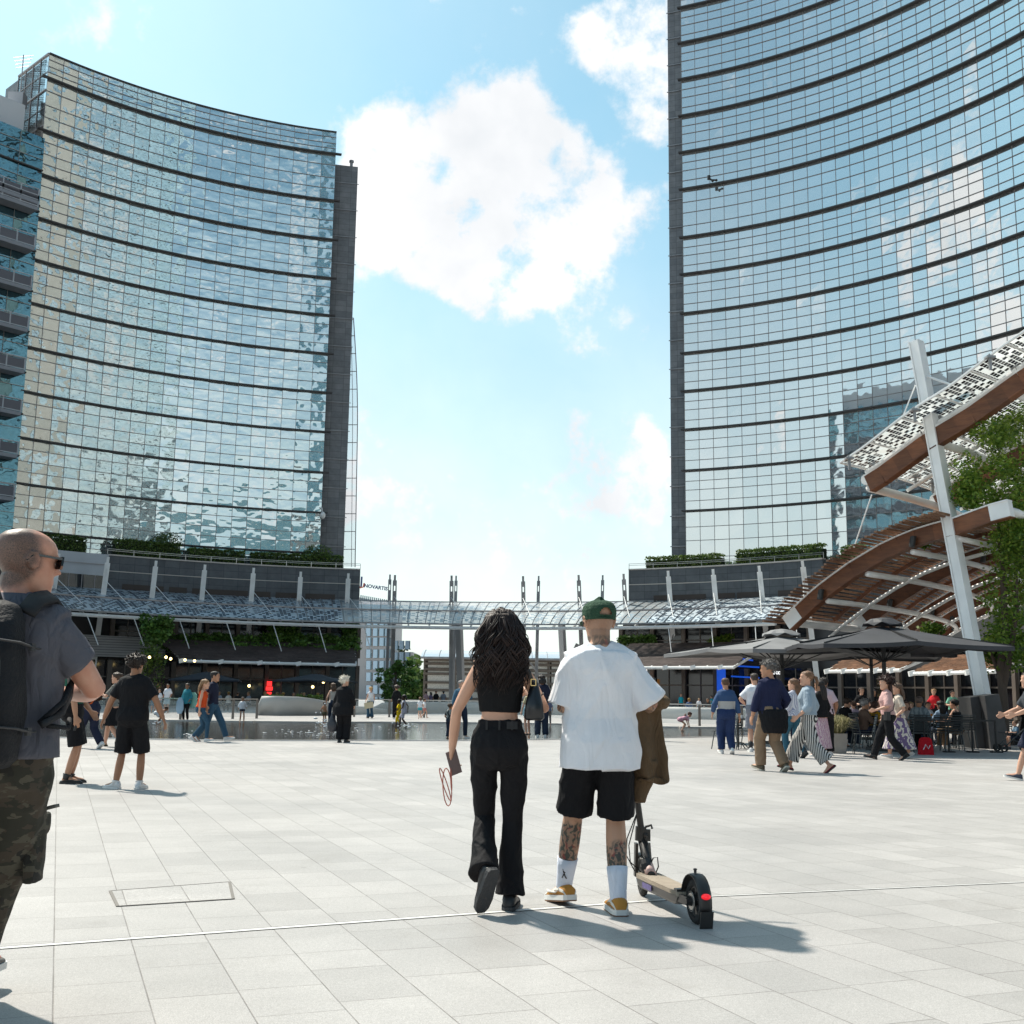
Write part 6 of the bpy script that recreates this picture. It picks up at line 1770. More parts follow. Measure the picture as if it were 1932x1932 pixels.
# ================================================================== foreground: the couple
def lock_mat():
    k = NB('dark_hair_locks'); g = k.n('ShaderNodeNewGeometry'); k.l(k.mix(g.outputs['Random Per Island'], (.009, .006, .006), (.034, .019, .016)), k.b.inputs['Base Color'])
    k.b.inputs['Roughness'].default_value = .5; k.b.inputs['Specular IOR Level'].default_value = .3; return k.m
def fg_woman():
    loc = V((-.055, 6.86, 0))
    f = Fig('f', 0, .93, lean=-.02, hip=(0, 0, .01), LF=(-.075, -.17, .235), RF=(.075, .05, .085), lfp=62, rfp=-2, lfy=34, rfy=-6,
            LA=(-.285, .10, .92), RA=(.19, .28, 1.25), lel=(-.6, -.8, 0), rel=(.55, -.5, -.9), lkn=(0, 1, 0), head=(2, -2))
    f.grip = {-1: 1.2, 1: .9}
    p = person('woman with long dark wavy hair, black crop top and black flared jeans, walking away', loc, 0, 1.70, f, 'fair',
        top=('crop', cloth('black_knit', (.012, .012, .013), .9), 1.135, .006, 0, 0), bot=('flare', cloth('black_denim', (.0125, .012, .014), .85, (60, .4)), 1.0, .0),
        shoes=('sneaker', SH_B, mat('skate_sole', (.055, .055, .058), .8, bump=(30, .8))), hair=('long', (.016, .009, .008), .17))
    # hair strands: wavy locks from the crown over the shoulders
    rr = random.Random(2); mb = MB(); hm = lock_mat()
    for cl in range(96):
        ca = rr.uniform(-2.75, -.38) if rr.random() < .8 else rr.uniform(-3.25, .12); cph = rr.uniform(0, 6.28); cfr = rr.uniform(14, 22); cam_ = rr.uniform(.012, .028); cL = rr.uniform(.24, .43); cout = rr.uniform(-.028, .030); cz = rr.choice((.215, .205, .19, .17, .15))
        for i in range(9):
            a = ca + rr.gauss(0, .10); row = min(HEADP, key=lambda r: abs(r[0] - cz)); cy = (row[1] + row[2]) / 2; hd = (row[1] - row[2]) / 2
            p0 = f.headp(((row[3] + .010) * math.cos(a), cy + (hd + .010) * math.sin(a), row[0] + .006)); L = cL * rr.uniform(.88, 1.06); sx = math.cos(a); out = .044 * sx + cout * .85 + rr.gauss(0, .006)
            ph = cph + rr.gauss(0, .35); hs = 1 if (cl * 7919) % 13 > 5 else -1; am = cam_ * rr.uniform(.7, 1.2); pts = []; rs = []; n = 18; r0 = rr.uniform(.0026, .0052)
            for j in range(n):
                q = j / (n - 1); z = p0.z - L * q; sp = out * math.sin((q ** .9) * 2.35)
                yb = p0.y * (1 - q) + (f.headp((0, -.108, .1)).y - .035 + .03 * abs(sx)) * q
                w = am * min(1, q * 2.2); x = p0.x + sp + w * 1.15 * math.sin(ph + cfr * L * q * 1.7); y = yb - (.018 + .02 * math.sin(q * 2.6)) * math.sin(q * 3.1) + hs * w * math.cos(ph + cfr * L * q * 1.7) - .010
                pts.append(V((x, y, z))); rs.append(r0 * (1 - .8 * max(0, q - .7) / .3))
            mb.tube(pts, rs, 4)
    # loose wisps
    for i in range(46):
        sd = rr.choice((-1, -1, 1)); p0 = f.headp((sd * .07, -.05, rr.uniform(.08, .15))); pts = []; L = rr.uniform(.18, .38); ph = rr.uniform(0, 6)
        for j in range(12):
            q = j / 11; pts.append(p0 + V((sd * (.06 * math.sin(q * 1.8) + rr.uniform(0, .006)) + .02 * math.sin(ph + q * 9), -.03 * q + .015 * math.cos(ph + q * 8), -L * q)))
        mb.tube(pts, [.0022] * 11 + [.0008], 3)
    ho = [c for c in p.root.children if c.name.startswith('hair')][0]
    p.fin(mb, 'locks', hm, ho)
    # trouser details: belt loops, patch, pocket seams
    mb = MB()
    for x in (-.075, .0, .075): mb.obox(f.T(V((x, -.122 + abs(x) * .12, 1.062))), (.006, 0, 0), (0, .004, 0), (0, 0, .028))
    mb.obox(f.T(V((.075, -.112, 1.062))), (.032, .006, 0), (0, .004, 0), (0, 0, .022)); p.fin(mb, 'waist_patch', mat('leather_patch', (.013, .013, .015), .7), [c for c in p.root.children if c.name.startswith('trousers')][0], False)
    # bracelet-like hair tie on the upper forearm
    mb = MB(); e = f.E[1].lerp(f.SJ[1], .32); d = (f.SJ[1] - f.E[1]).normalized(); x = d.cross(V((0, 1, 0))).normalized(); y = d.cross(x)
    mb.tube([e + x * .035 * math.cos(a) + y * .035 * math.sin(a) for a in [k * 2 * math.pi / 16 for k in range(17)]], .003, 5, False); p.fin(mb, 'arm_band', SH_B)
    # shoulder bag
    w = p.world; bt = thing('shoulder_bag', 'black shoulder bag with a gold buckle under the right arm of the dark haired woman', 'handbag', w((.20, -.03, .98)))
    mb = MB(); c = V((.215, -.02, 0)); rows = []
    for z, hw, hd in ((1.10, .045, .09), (1.115, .060, .10), (1.20, .050, .095), (1.28, .032, .07), (1.335, .016, .04)): rows.append([w(V((c.x - .01 + hw * q[0], c.y + hd * q[1], z))) for q in ((-1, -.8), (-.8, -1), (.8, -1), (1, -.8), (1, .8), (.8, 1), (-.8, 1), (-1, .8))])
    mb.loft(rows); mb.build('pouch', mat('glossy_leather', (.008, .009, .012), .28, 0, .6), bt, True, True)
    mb = MB()
    for sy in (-1,): mb.tube([w(V(q)) for q in ((.20, -.07, 1.30), (.175, -.095, 1.38), (.125, -.085, 1.455), (.115, -.01, 1.475), (.125, .07, 1.44), (.19, .06, 1.31))], .011, 6, True, .5)
    mb.build('strap', mat('glossy_leather'), bt, True, True)
    mb = MB(); q = w(V((.198, -.092, 1.322))); gd = mat('gold_metal', (.75, .55, .25), .25, 1)
    for a, b in (((-1, -1), (1, -1)), ((1, -1), (1, 1)), ((1, 1), (-1, 1)), ((-1, 1), (-1, -1))): mb.beam(q + V((a[0] * .014, -.006, a[1] * .018)), q + V((b[0] * .014, -.006, b[1] * .018)), .004, .004)
    mb.build('buckle', gd, bt, True)
    # phone with cord
    h = f.W[-1] + V((0, .01, -.085)); ph = thing('phone', 'phone in a red case with coral cord in the hand of the dark haired woman', 'phone', w(h))
    mb = MB(); mb.obox(w(h + V((.012, -.012, .005))), (.030, .006, .012), (.0, .007, .0), (.020, -.006, -.066)); mb.build('case', mat('phone_case', (.16, .10, .09), .3, .2), ph, True)
    mb = MB(); q = h + V((-.01, -.02, -.03))
    for k, (dx, L) in enumerate(((-.055, .19), (-.028, .22), (.016, .13))):
        pts = []
        for j in range(17):
            a = 2 * math.pi * j / 16; pts.append(w(q + V((dx * .5 + dx * .62 * math.cos(a + k) + .012 * math.sin(a), .01 * math.sin(a + k * 2), -.5 * L + .5 * L * math.cos(a)))))
        mb.tube(pts, .0035, 5, False)
    mb.build('cord', mat('coral_cord', (.48, .16, .12), .7), ph, True, True)
fg_woman()
def fg_man():
    loc = V((.525, 6.85, 0))
    f = Fig('m', 0, 1.02, lean=.0, hip=(0, 0, 0), LF=(-.185, .24, .105), RF=(.105, -.03, .085), lfp=8, rfp=0, lfy=22, rfy=6, hk=1.09,
            LA=(-.10, .24, 1.13), RA=(.26, .25, 1.12), lel=(-.42, -.7, -.8), rel=(.50, -.5, -.8), head=(14, -2))
    f.grip = {-1: 1.0, 1: 1.3}
    tee = cloth('', (.76, .77, .81), .85, (120, .25), .42, 'white_tee')
    p = person('tattooed man in an oversized white t-shirt, black shorts and a green cap, walking away', loc, 0, 1.775, f, skin_tattoo(f.headp((0, -.05, .10)) * (1.775 / 1.75)),
        top=('over', tee, .79, .036, .95, .050), bot=('shorts', BLK, .93, .012), shoes=None)
    # shoes: amber and white sneakers
    am = mat('amber_suede', (.52, .23, .035), .7); wl = mat('white_leather', (.70, .68, .62), .5); gum = mat('gum_sole', (.20, .10, .05), .7); sock = cloth('sock_white', (.70, .74, .84))
    for sd in (-1, 1):
        fr = f.footframe(sd); mb = MB()
        prof = [(-.082, .026, .02), (-.070, .040, .062), (-.03, .046, .078), (.02, .046, .074), (.07, .050, .055), (.12, .054, .040), (.17, .048, .032), (.205, .026, .018)]
        rows = [[fr(w * math.cos(2 * math.pi * k / 14), y, -.066 + hh * .5 + hh * .55 * math.sin(2 * math.pi * k / 14)) for k in range(14)] for y, w, hh in prof]
        mb.loft(rows); o = p.fin(mb, 'shoe', am)
        mb = MB()    # coloured overlays: heel counter, toe guard, lace guard, side swoosh
        def over(y0, y1, z0, z1, g=1.03, side=None):
            for s2 in ((-1, 1) if side is None else (side,)):
                rows = []
                for j in range(6):
                    y = y0 + (y1 - y0) * j / 5; 
                    a = [q for q in prof if q[0] <= y][-1]; b = [q for q in prof if q[0] >= y]; b = b[0] if b else prof[-1]; q = (y - a[0]) / max(1e-6, b[0] - a[0]); w = a[1] + (b[1] - a[1]) * q; hh = a[2] + (b[2] - a[2]) * q
                    r = []
                    for i in range(6):
                        t_ = z0 + (z1 - z0) * i / 5; an = math.asin(max(-1, min(1, t_))); r.append(fr(s2 * w * g * math.cos(an) + s2 * .0015, y, -.066 + hh * .5 + hh * .55 * g * math.sin(an)))
                    rows.append(r)
                for j in range(5):
                    for i in range(5): mb.add([rows[j][i], rows[j + 1][i], rows[j + 1][i + 1], rows[j][i + 1]], [(0, 1, 2, 3)])
        for args in ((-.081, -.028, -.05, .38), (.135, .196, .1, .8), (-.02, .06, .15, .55)):
            mb = MB(); over(*args); p.fin(mb, 'leather_panel', wl, o)
        mb = MB(); pts = [fr(sd * .0515, -.035, -.020), fr(sd * .052, .02, -.035), fr(sd * .056, .09, -.03), fr(sd * .054, .13, -.018)]; mb.tube(pts, [.003, .006, .007, .002], 5); p.fin(mb, 'side_stripe', wl, o)
        mb = MB(); rows = []
        for y, w in ((-.090, .028), (-.075, .044), (-.02, .050), (.05, .052), (.12, .058), (.18, .050), (.212, .028)): rows.append([fr(-w, y, -.078), fr(w, y, -.078), fr(w * 1.0, y, -.050), fr(-w * 1.0, y, -.050)])
        mb.loft(rows); p.fin(mb, 'midsole', SOLE_W, o, False)
        mb = MB(); rows = []
        for y, w in ((-.088, .026), (-.073, .043), (-.02, .049), (.05, .051), (.12, .057), (.18, .049), (.210, .026)): rows.append([fr(-w, y, -.086), fr(w, y, -.086), fr(w, y, -.079), fr(-w, y, -.079)])
        mb.loft(rows); p.fin(mb, 'outsole', gum, o, False)
        a = f.A[sd]; k = f.K[sd]; e = a.lerp(k, .40); mb = MB(); mb.tube([fr(0, .0, -.03), a + (k - a).normalized() * .005, a.lerp(e, .35), a.lerp(e, .7), e], [.046, .047, .050, .056, .060], 18)
        so = p.fin(mb, 'sock', sock)
        if sd < 0:
            mb = MB(); c = a.lerp(e, .45) + V((-.012, -.056, 0)); mb.tube([c + V((-.006, 0, .022)), c + V((0, 0, .006)), c + V((.006, 0, -.012)), c + V((.014, .001, -.024))], .0035, 4); mb.tube([c + V((0, 0, .004)), c + V((-.012, .001, -.020))], .003, 4); mb.tube([c + V((-.002, 0, .016)), c + V((.008, 0, .008))], .0025, 4); mb.ell(c + V((-.006, 0, .028)), (.004, .003, .004), 6, 4)
            p.fin(mb, 'sock_emblem', SH_B, so)
    # cap worn backwards-open with brim to the front left
    cm = mat('green_cotton', (.030, .070, .042), .85, 0, .2, bump=(90, .5), var=(12, .12))
    tab = []
    for a, b in zip(HEADP, HEADP[1:]): tab += [a, tuple((x + y) / 2 for x, y in zip(a, b))]
    tab.append(HEADP[-1]); t2 = []
    for a, b in zip(tab, tab[1:]): t2 += [tuple(x + (y - x) * q / 3 for x, y in zip(a, b)) for q in range(3)]
    tab = [r for r in t2 + [tab[-1]] if r[0] >= .118]; n = 72; grid = [f.headring(r, .013, n) for r in tab]; grid.append([V((q.x * .25, -.028 + (q.y + .028) * .25, .245)) for q in grid[-1]])
    vs = []; fs = []
    for i, r in enumerate(grid):
        for k, q in enumerate(r):
            a = 2 * math.pi * k / n; d = (q - V((0, 0, .15))).normalized(); seam = .0025 * (1 - min(1, abs(((a / (math.pi / 3)) % 1) - .5) * 8 if abs(((a / (math.pi / 3)) % 1) - .5) < .1 else 1))
            vs.append(q + d * (.003 * noise.noise(q * 22) - seam) + V((0, 0, .008)))
    for i in range(len(grid) - 1):
        for k in range(n):
            c = (vs[i * n + k] + vs[(i + 1) * n + k]) / 2
            hole = (c.y < -.06 and ((c.x + .000) / .034) ** 2 + ((c.z - .150) / .036) ** 2 < 1 and c.z > .148)
            if hole: continue
            fs.append((i * n + k, i * n + (k + 1) % n, (i + 1) * n + (k + 1) % n, (i + 1) * n + k))
    mb = MB(); mb.add([f.headp(q) for q in vs], fs); mb.add([f.headp(q) for q in vs[-n:]], [tuple(range(n))]); mb.ell(f.headp((0, -.03, .244)), (.008, .008, .005), 8, 5)
    co = p.fin(mb, 'cap', cm)
    mb = MB(); rows = []
    for y, w, z in ((.075, .075, .140), (.11, .072, .138), (.145, .058, .132), (.165, .030, .126)):
        rows.append([f.headp(V((w * x, y + (1 - x * x) * .012, z - .014 * x * x + dz))) for dz in (.003,) for x in (-1, -.6, -.2, .2, .6, 1)] + [f.headp(V((w * x, y + (1 - x * x) * .012, z - .014 * x * x - .003))) for x in (1, .6, .2, -.2, -.6, -1)])
    mb.loft(rows); p.fin(mb, 'brim', cm, co)
    mb = MB(); mb.tube([f.headp(V((.048 * math.sin(a), -.112 - .004 + .03 * (1 - math.cos(a)), .132))) for a in [-.9 + k * .225 for k in range(9)]], .008, 6, True, .4); p.fin(mb, 'strap', cm, co)
    mb = MB(); mb.ell(f.headp((-.088, -.005, .112)), (.006, .008, .010), 6, 5); mb.tube([f.headp((-.088, -.004, .110)), f.headp((-.090, .000, .090))], .003, 5); p.fin(mb, 'earphone', SH_B)
    # jacket over the right forearm
    w = p.world; jt = thing('jacket', 'brown jacket draped over the right arm of the man in the white t-shirt', 'jacket', w((.36, .12, .62)))
    jm = cloth('', (.115, .074, .042), .9, (60, .5), .9, 'brown_canvas'); mb = MB(); rr = random.Random(3)
    def sheet(x0, x1, y0, y1, zt, zb, seed, th=.022, nx=14, nz=16, skew=0.0, taper=.0):
        F = []; Bk = []
        for j in range(nz + 1):
            v = j / nz; r1 = []; r2 = []
            for i in range(nx + 1):
                u = i / nx; x = x0 + (x1 - x0) * u; x = x * (1 + taper * v) + skew * v; y = y0 + (y1 - y0) * u + .022 * math.sin(u * 9 + seed + v * 1.5) * (.3 + v) + .012 * noise.noise(V((u * 5, v * 4, seed)))
                z = zt + (zb - zt) * v + .02 * math.sin(u * 5 + seed) * v - .05 * (1 - v) * abs(u - .5)
                r1.append(V((x, y - th / 2, z))); r2.append(V((x, y + th / 2, z)))
            F.append(r1 + r2[::-1])
        mb.loft(F)
    sheet(.185, .365, .02, .16, 1.20, .72, 1.0, .035, skew=.055)
    sheet(.20, .36, .10, .22, 1.20, .80, 4.0, .04, skew=.04)
    mb.ell((.30, .13, 1.17), (.13, .15, .055), 16, 10)
    mb.tube([(.27, .10, .84), (.255, .11, .74), (.235, .11, .66), (.225, .10, .60)], [.075, .07, .06, .05], 12)
    d = remesh(mb, .009, 2, folds(.010, 12, 5, 2)); d.v = [w(q) for q in d.v]; jo = d.build('cloth', jm, jt, True, True)
    mb = MB()
    sheet(.222, .405, .005, .14, .745, .715, 1.0, .05, nz=2); mb.v = [w(q) for q in mb.v]; mb.build('hem_band', jm, jt, True, True)
fg_man()
# ------------------------------------------------------------------ kick scooter
def scooter():
    Fp = G(1213, 1690); Rp = G(1314, 1743); Fp.z = 0; Rp.z = 0; d = (Rp - Fp).normalized(); s = V((-d.y, d.x, 0)); R = .118
    Fc = Fp + V((0, 0, R)); Rc = Rp + V((0, 0, R)); t = thing('electric_scooter', 'black electric kick scooter with a beige deck beside the man in the white t-shirt', 'scooter', Rp)
    blk = mat('scooter_black', (.035, .033, .032), .38, .2, .5, var=(14, .15)); tyre = mat('tyre_rubber', (.022, .021, .021), .85, bump=(60, .6)); deckm = mat('deck_grip', (.36, .30, .235), .9, bump=(140, .6), var=(10, .12))
    yaxis = s
    def wheel(c, steer=0):
        a = d * math.cos(steer) + s * math.sin(steer); ax = s * math.cos(steer) - d * math.sin(steer)
        def circ(r, off=0, n=36): return [c + a * r * math.cos(2 * math.pi * k / n) + V((0, 0, r * math.sin(2 * math.pi * k / n))) + ax * off for k in range(n + 1)]
        mb = MB(); mb.tube(circ(R - .022), .022, 8, False, 1.1); o = mb.build('wheel', tyre, t, True, True)
        mb = MB(); mb.tube(circ(R - .045), .010, 6, False, 2.0)
        for k in range(5):
            q = 2 * math.pi * k / 5; mb.beam(c, c + a * (R - .045) * math.cos(q) + V((0, 0, (R - .045) * math.sin(q))), .022, .018, ax)
        mb.tube([c - ax * .035, c + ax * .035], .026, 12); mb.build('rim', blk, o, True, False)
        mb = MB(); mb.tube(circ(.052, -.03), .003, 5, False); mb.tube([c - ax * .031, c - ax * .028], .045, 20); mb.build('brake_disc', mat('disc_steel', (.45, .44, .42), .35, .9), o, True)
        return a, ax
    wheel(Rc); a, ax = wheel(Fc, rad(-8))
    # deck
    z0 = .135; p0 = Fp - d * -.10 + V((0, 0, z0)); p1 = Rp - d * .13 + V((0, 0, z0)); mb = MB()
    D0 = p0; D1 = p1; hw = .075; n = 12; rows = []
    out = []
    for k in range(9): q = math.pi / 2 + math.pi * k / 8; out.append(D0 + d * (.05 * math.cos(q)) + s * (hw * math.sin(q)))
    for k in range(5): q = -math.pi / 2 + math.pi * k / 4; out.append(D1 + d * (.03 * math.cos(q)) + s * (hw * .8 * math.sin(q)))
    mb.loft([[q + V((0, 0, dz)) for q in out] for dz in (-.012, .012)]); mb.build('deck', deckm, t, True)
    c = sum(out, V()) / len(out); mb = MB(); mb.loft([[c + (q - c) * k + V((0, 0, dz)) for q in out] for dz, k in ((-.065, .82), (-.05, .92), (-.0125, 1.01))]); mb.build('battery_tray', blk, t, True)
    mb = MB(); q0, q1 = c + s * -.072 + V((0, 0, -.035)) - d * .12, c + s * -.072 + V((0, 0, -.035)) + d * .04; mb.beam(q0, q1, .004, .03); mb.build('side_sticker', mat('purple_sticker', (.10, .08, .22), .5, var=(40, .4)), t, True)
    # rear arms
    mb = MB()
    for sg in (-1, 1): mb.beam(D1 + s * sg * .045 + V((0, 0, -.02)) - d * .04, Rc + s * sg * .045, .018, .045); mb.tube([Rc + s * sg * .03, Rc + s * sg * .062], .02, 10)
    mb.beam(D1 - d * .03 + s * .06, D1 - d * .03 - s * .06, .05, .05); mb.build('rear_arm', blk, t, True)
    # fender
    mb = MB(); rows = []
    for k in range(13):
        q = rad(165 - 185 * k / 12); r = R + .016; cc = Rc + d * r * math.cos(q) + V((0, 0, r * math.sin(q))); nrm = d * math.cos(q) + V((0, 0, math.sin(q)))
        rows.append([cc + s * x + nrm * (.010 - 4.5 * x * x + dz) for dz in (.0, .004) for x in ((-.036, -.018, 0, .018, .036) if dz == 0 else (.036, .018, 0, -.018, -.036))])
    mb.loft(rows); fo = mb.build('mudguard', blk, t, True, True)
    q = rad(-20); e = Rc + d * (R + .026) * math.cos(q) + V((0, 0, (R + .026) * math.sin(q)))
    mb = MB(); mb.obox(e + V((0, 0, -.035)) + d * .012, d * .004 + V((0, 0, 0)), s * .036, V((0, 0, .055)) + d * .012); mb.build('flap', blk, fo, True)
    mb = MB(); mb.obox(e + d * .0165 + V((0, 0, -.005)) - s * .002, d * .001, s * .005, (0, 0, .009)); 
    for k, cname, cc in ((0, 'flag_green', (.02, .25, .06)), (1, 'flag_white', (.8, .8, .8)), (2, 'flag_red', (.5, .02, .02))):
        mb = MB(); mb.obox(e + d * .0185 + V((0, 0, -.008)) + s * (.007 * (k - 1)), d * .001, s * .0034, (0, 0, .010)); mb.build('flag_sticker', mat(cname, cc, .5), fo, True)
    e2 = Rc + d * (R + .030) * math.cos(rad(18)) + V((0, 0, (R + .03) * math.sin(rad(18)))); mb = MB(); mb.ell(e2 + d * .004, (.026, .020, .016), 14, 8); mb.build('tail_light', mat('tail_lens', (.55, .01, .02), .2, 0, .7, emit=((1, .02, .03), .35)), fo, True, True)
    e3 = Rc + V((0, 0, R + .03)) - d * .01; mb = MB(); mb.tube([e3, e3 + V((0, 0, .016))], .008, 8); mb.ell(e3 + V((0, 0, .018)), (.012, .012, .006), 8, 5); mb.build('hook_button', SH_B, fo, True)
    # stem and steering column
    foot = D0 + d * .06 + V((0, 0, .01)); joint = P(1223, 1634, (foot.y + Fc.y) / 2 + .02)
    head = P(1211, 1575, Fc.y - .02); top = P(1197, 1470, Fc.y - .06)
    mb = MB(); mb.tube([foot, joint, head + V((0, 0, -.01))], [.026, .030, .030], 12); mb.build('neck_tube', blk, t, True, True)
    mid = foot.lerp(joint, .55); dirn = (joint - foot).normalized(); mb = MB(); mb.tube([mid - dirn * .055, mid + dirn * .06], .0325, 14); mb.build('round_sticker', mat('pink_sticker', (.62, .42, .38), .5), t, True, True)
    mb = MB(); c2 = mid + V((0, -.033, 0)); xd = V((1, 0, 0)); ud = dirn
    mb.tube([c2 + xd * .016 * math.cos(q) + ud * .018 * math.sin(q) for q in [k * math.pi / 7 for k in range(15)]], .0025, 4, False); mb.tube([c2 - xd * .01 + ud * .008, c2 - ud * .008, c2 + xd * .01 + ud * .008], .0025, 4); mb.beam(c2 - xd * .016 + ud * .035, c2 + xd * .016 + ud * .035, .002, .006); mb.build('sticker_print', mat('red_print', (.55, .03, .05), .5), t, True)
    mb = MB(); mb.tube([head - V((0, 0, .02)), head + (top - head) * .12, top, top + (top - head).normalized() * .62], [.026, .021, .019, .019], 12); mb.build('steering_column', blk, t, True, True)
    hb = top + (top - head).normalized() * .62; mb = MB(); mb.tube([hb + V((-.21, -.02, 0)), hb + V((-.1, .01, 0)), hb + V((.1, .01, 0)), hb + V((.21, -.02, 0))], .015, 8); mb.build('handlebar', blk, t, True, True)
    mb = MB(); mb.tube([head + V((-.01, 0, -.035)), head + V((-.005, 0, .05))], .034, 12); mb.obox(head + V((.03, -.01, .0)), (.02, 0, 0), (0, .02, 0), (0, 0, .035)); mb.tube([head + V((.02, -.02, .05)), head + V((.055, -.03, .062)), head + V((.06, -.03, .04))], .008, 6); mb.ell(head + V((.02, -.03, .0)), (.016, .016, .016), 8, 6); mb.build('folding_latch', blk, t, True, False)
    # fork
    mb = MB()
    for sg in (-1, 1): mb.beam(Fc + ax * sg * .045, head + V((0, 0, -.05)) + ax * sg * .035, .018, .04)
    rows = []
    for k in range(9):
        q = rad(150 - 130 * k / 8); r = R + .016; cc = Fc + a * r * math.cos(q) + V((0, 0, r * math.sin(q))); rows.append([cc + ax * x + V((0, 0, dz)) for dz, x in ((0, -.03), (.01, -.015), (.01, .015), (0, .03), (.004, .03), (.014, 0), (.004, -.03))])
    mb.loft(rows); mb.build('fork', blk, t, True)
    mb = MB()
    mb.tube([head + V((0, 0, .30)), head + V((-.03, -.02, .14)), head + V((-.095, -.03, -.02)), head + V((-.10, -.03, -.12)), head + V((-.05, -.03, -.21)), head + V((.0, -.02, -.24))], .0035, 6)
    mb.tube([head + V((0, 0, .28)), head + V((-.04, -.02, .10)), head + V((-.085, -.04, -.06)), head + V((-.075, -.03, -.16)), head + V((-.01, -.02, -.22))], .0035, 6)
    mb.tube([joint + V((.01, 0, .0)), joint + V((.03, -.01, .05)), joint + V((.055, -.02, .055)), joint + V((.06, -.02, .0)), joint + V((.045, -.01, -.04))], .004, 6)
    mb.build('cable', SH_B, t, True, True)
    mb = MB(); mb.tube([c + s * .06 + V((0, 0, -.05)), c + s * .085 + d * .09 + V((0, 0, -.10))], .007, 6); mb.build('kickstand', blk, t, True)
scooter()
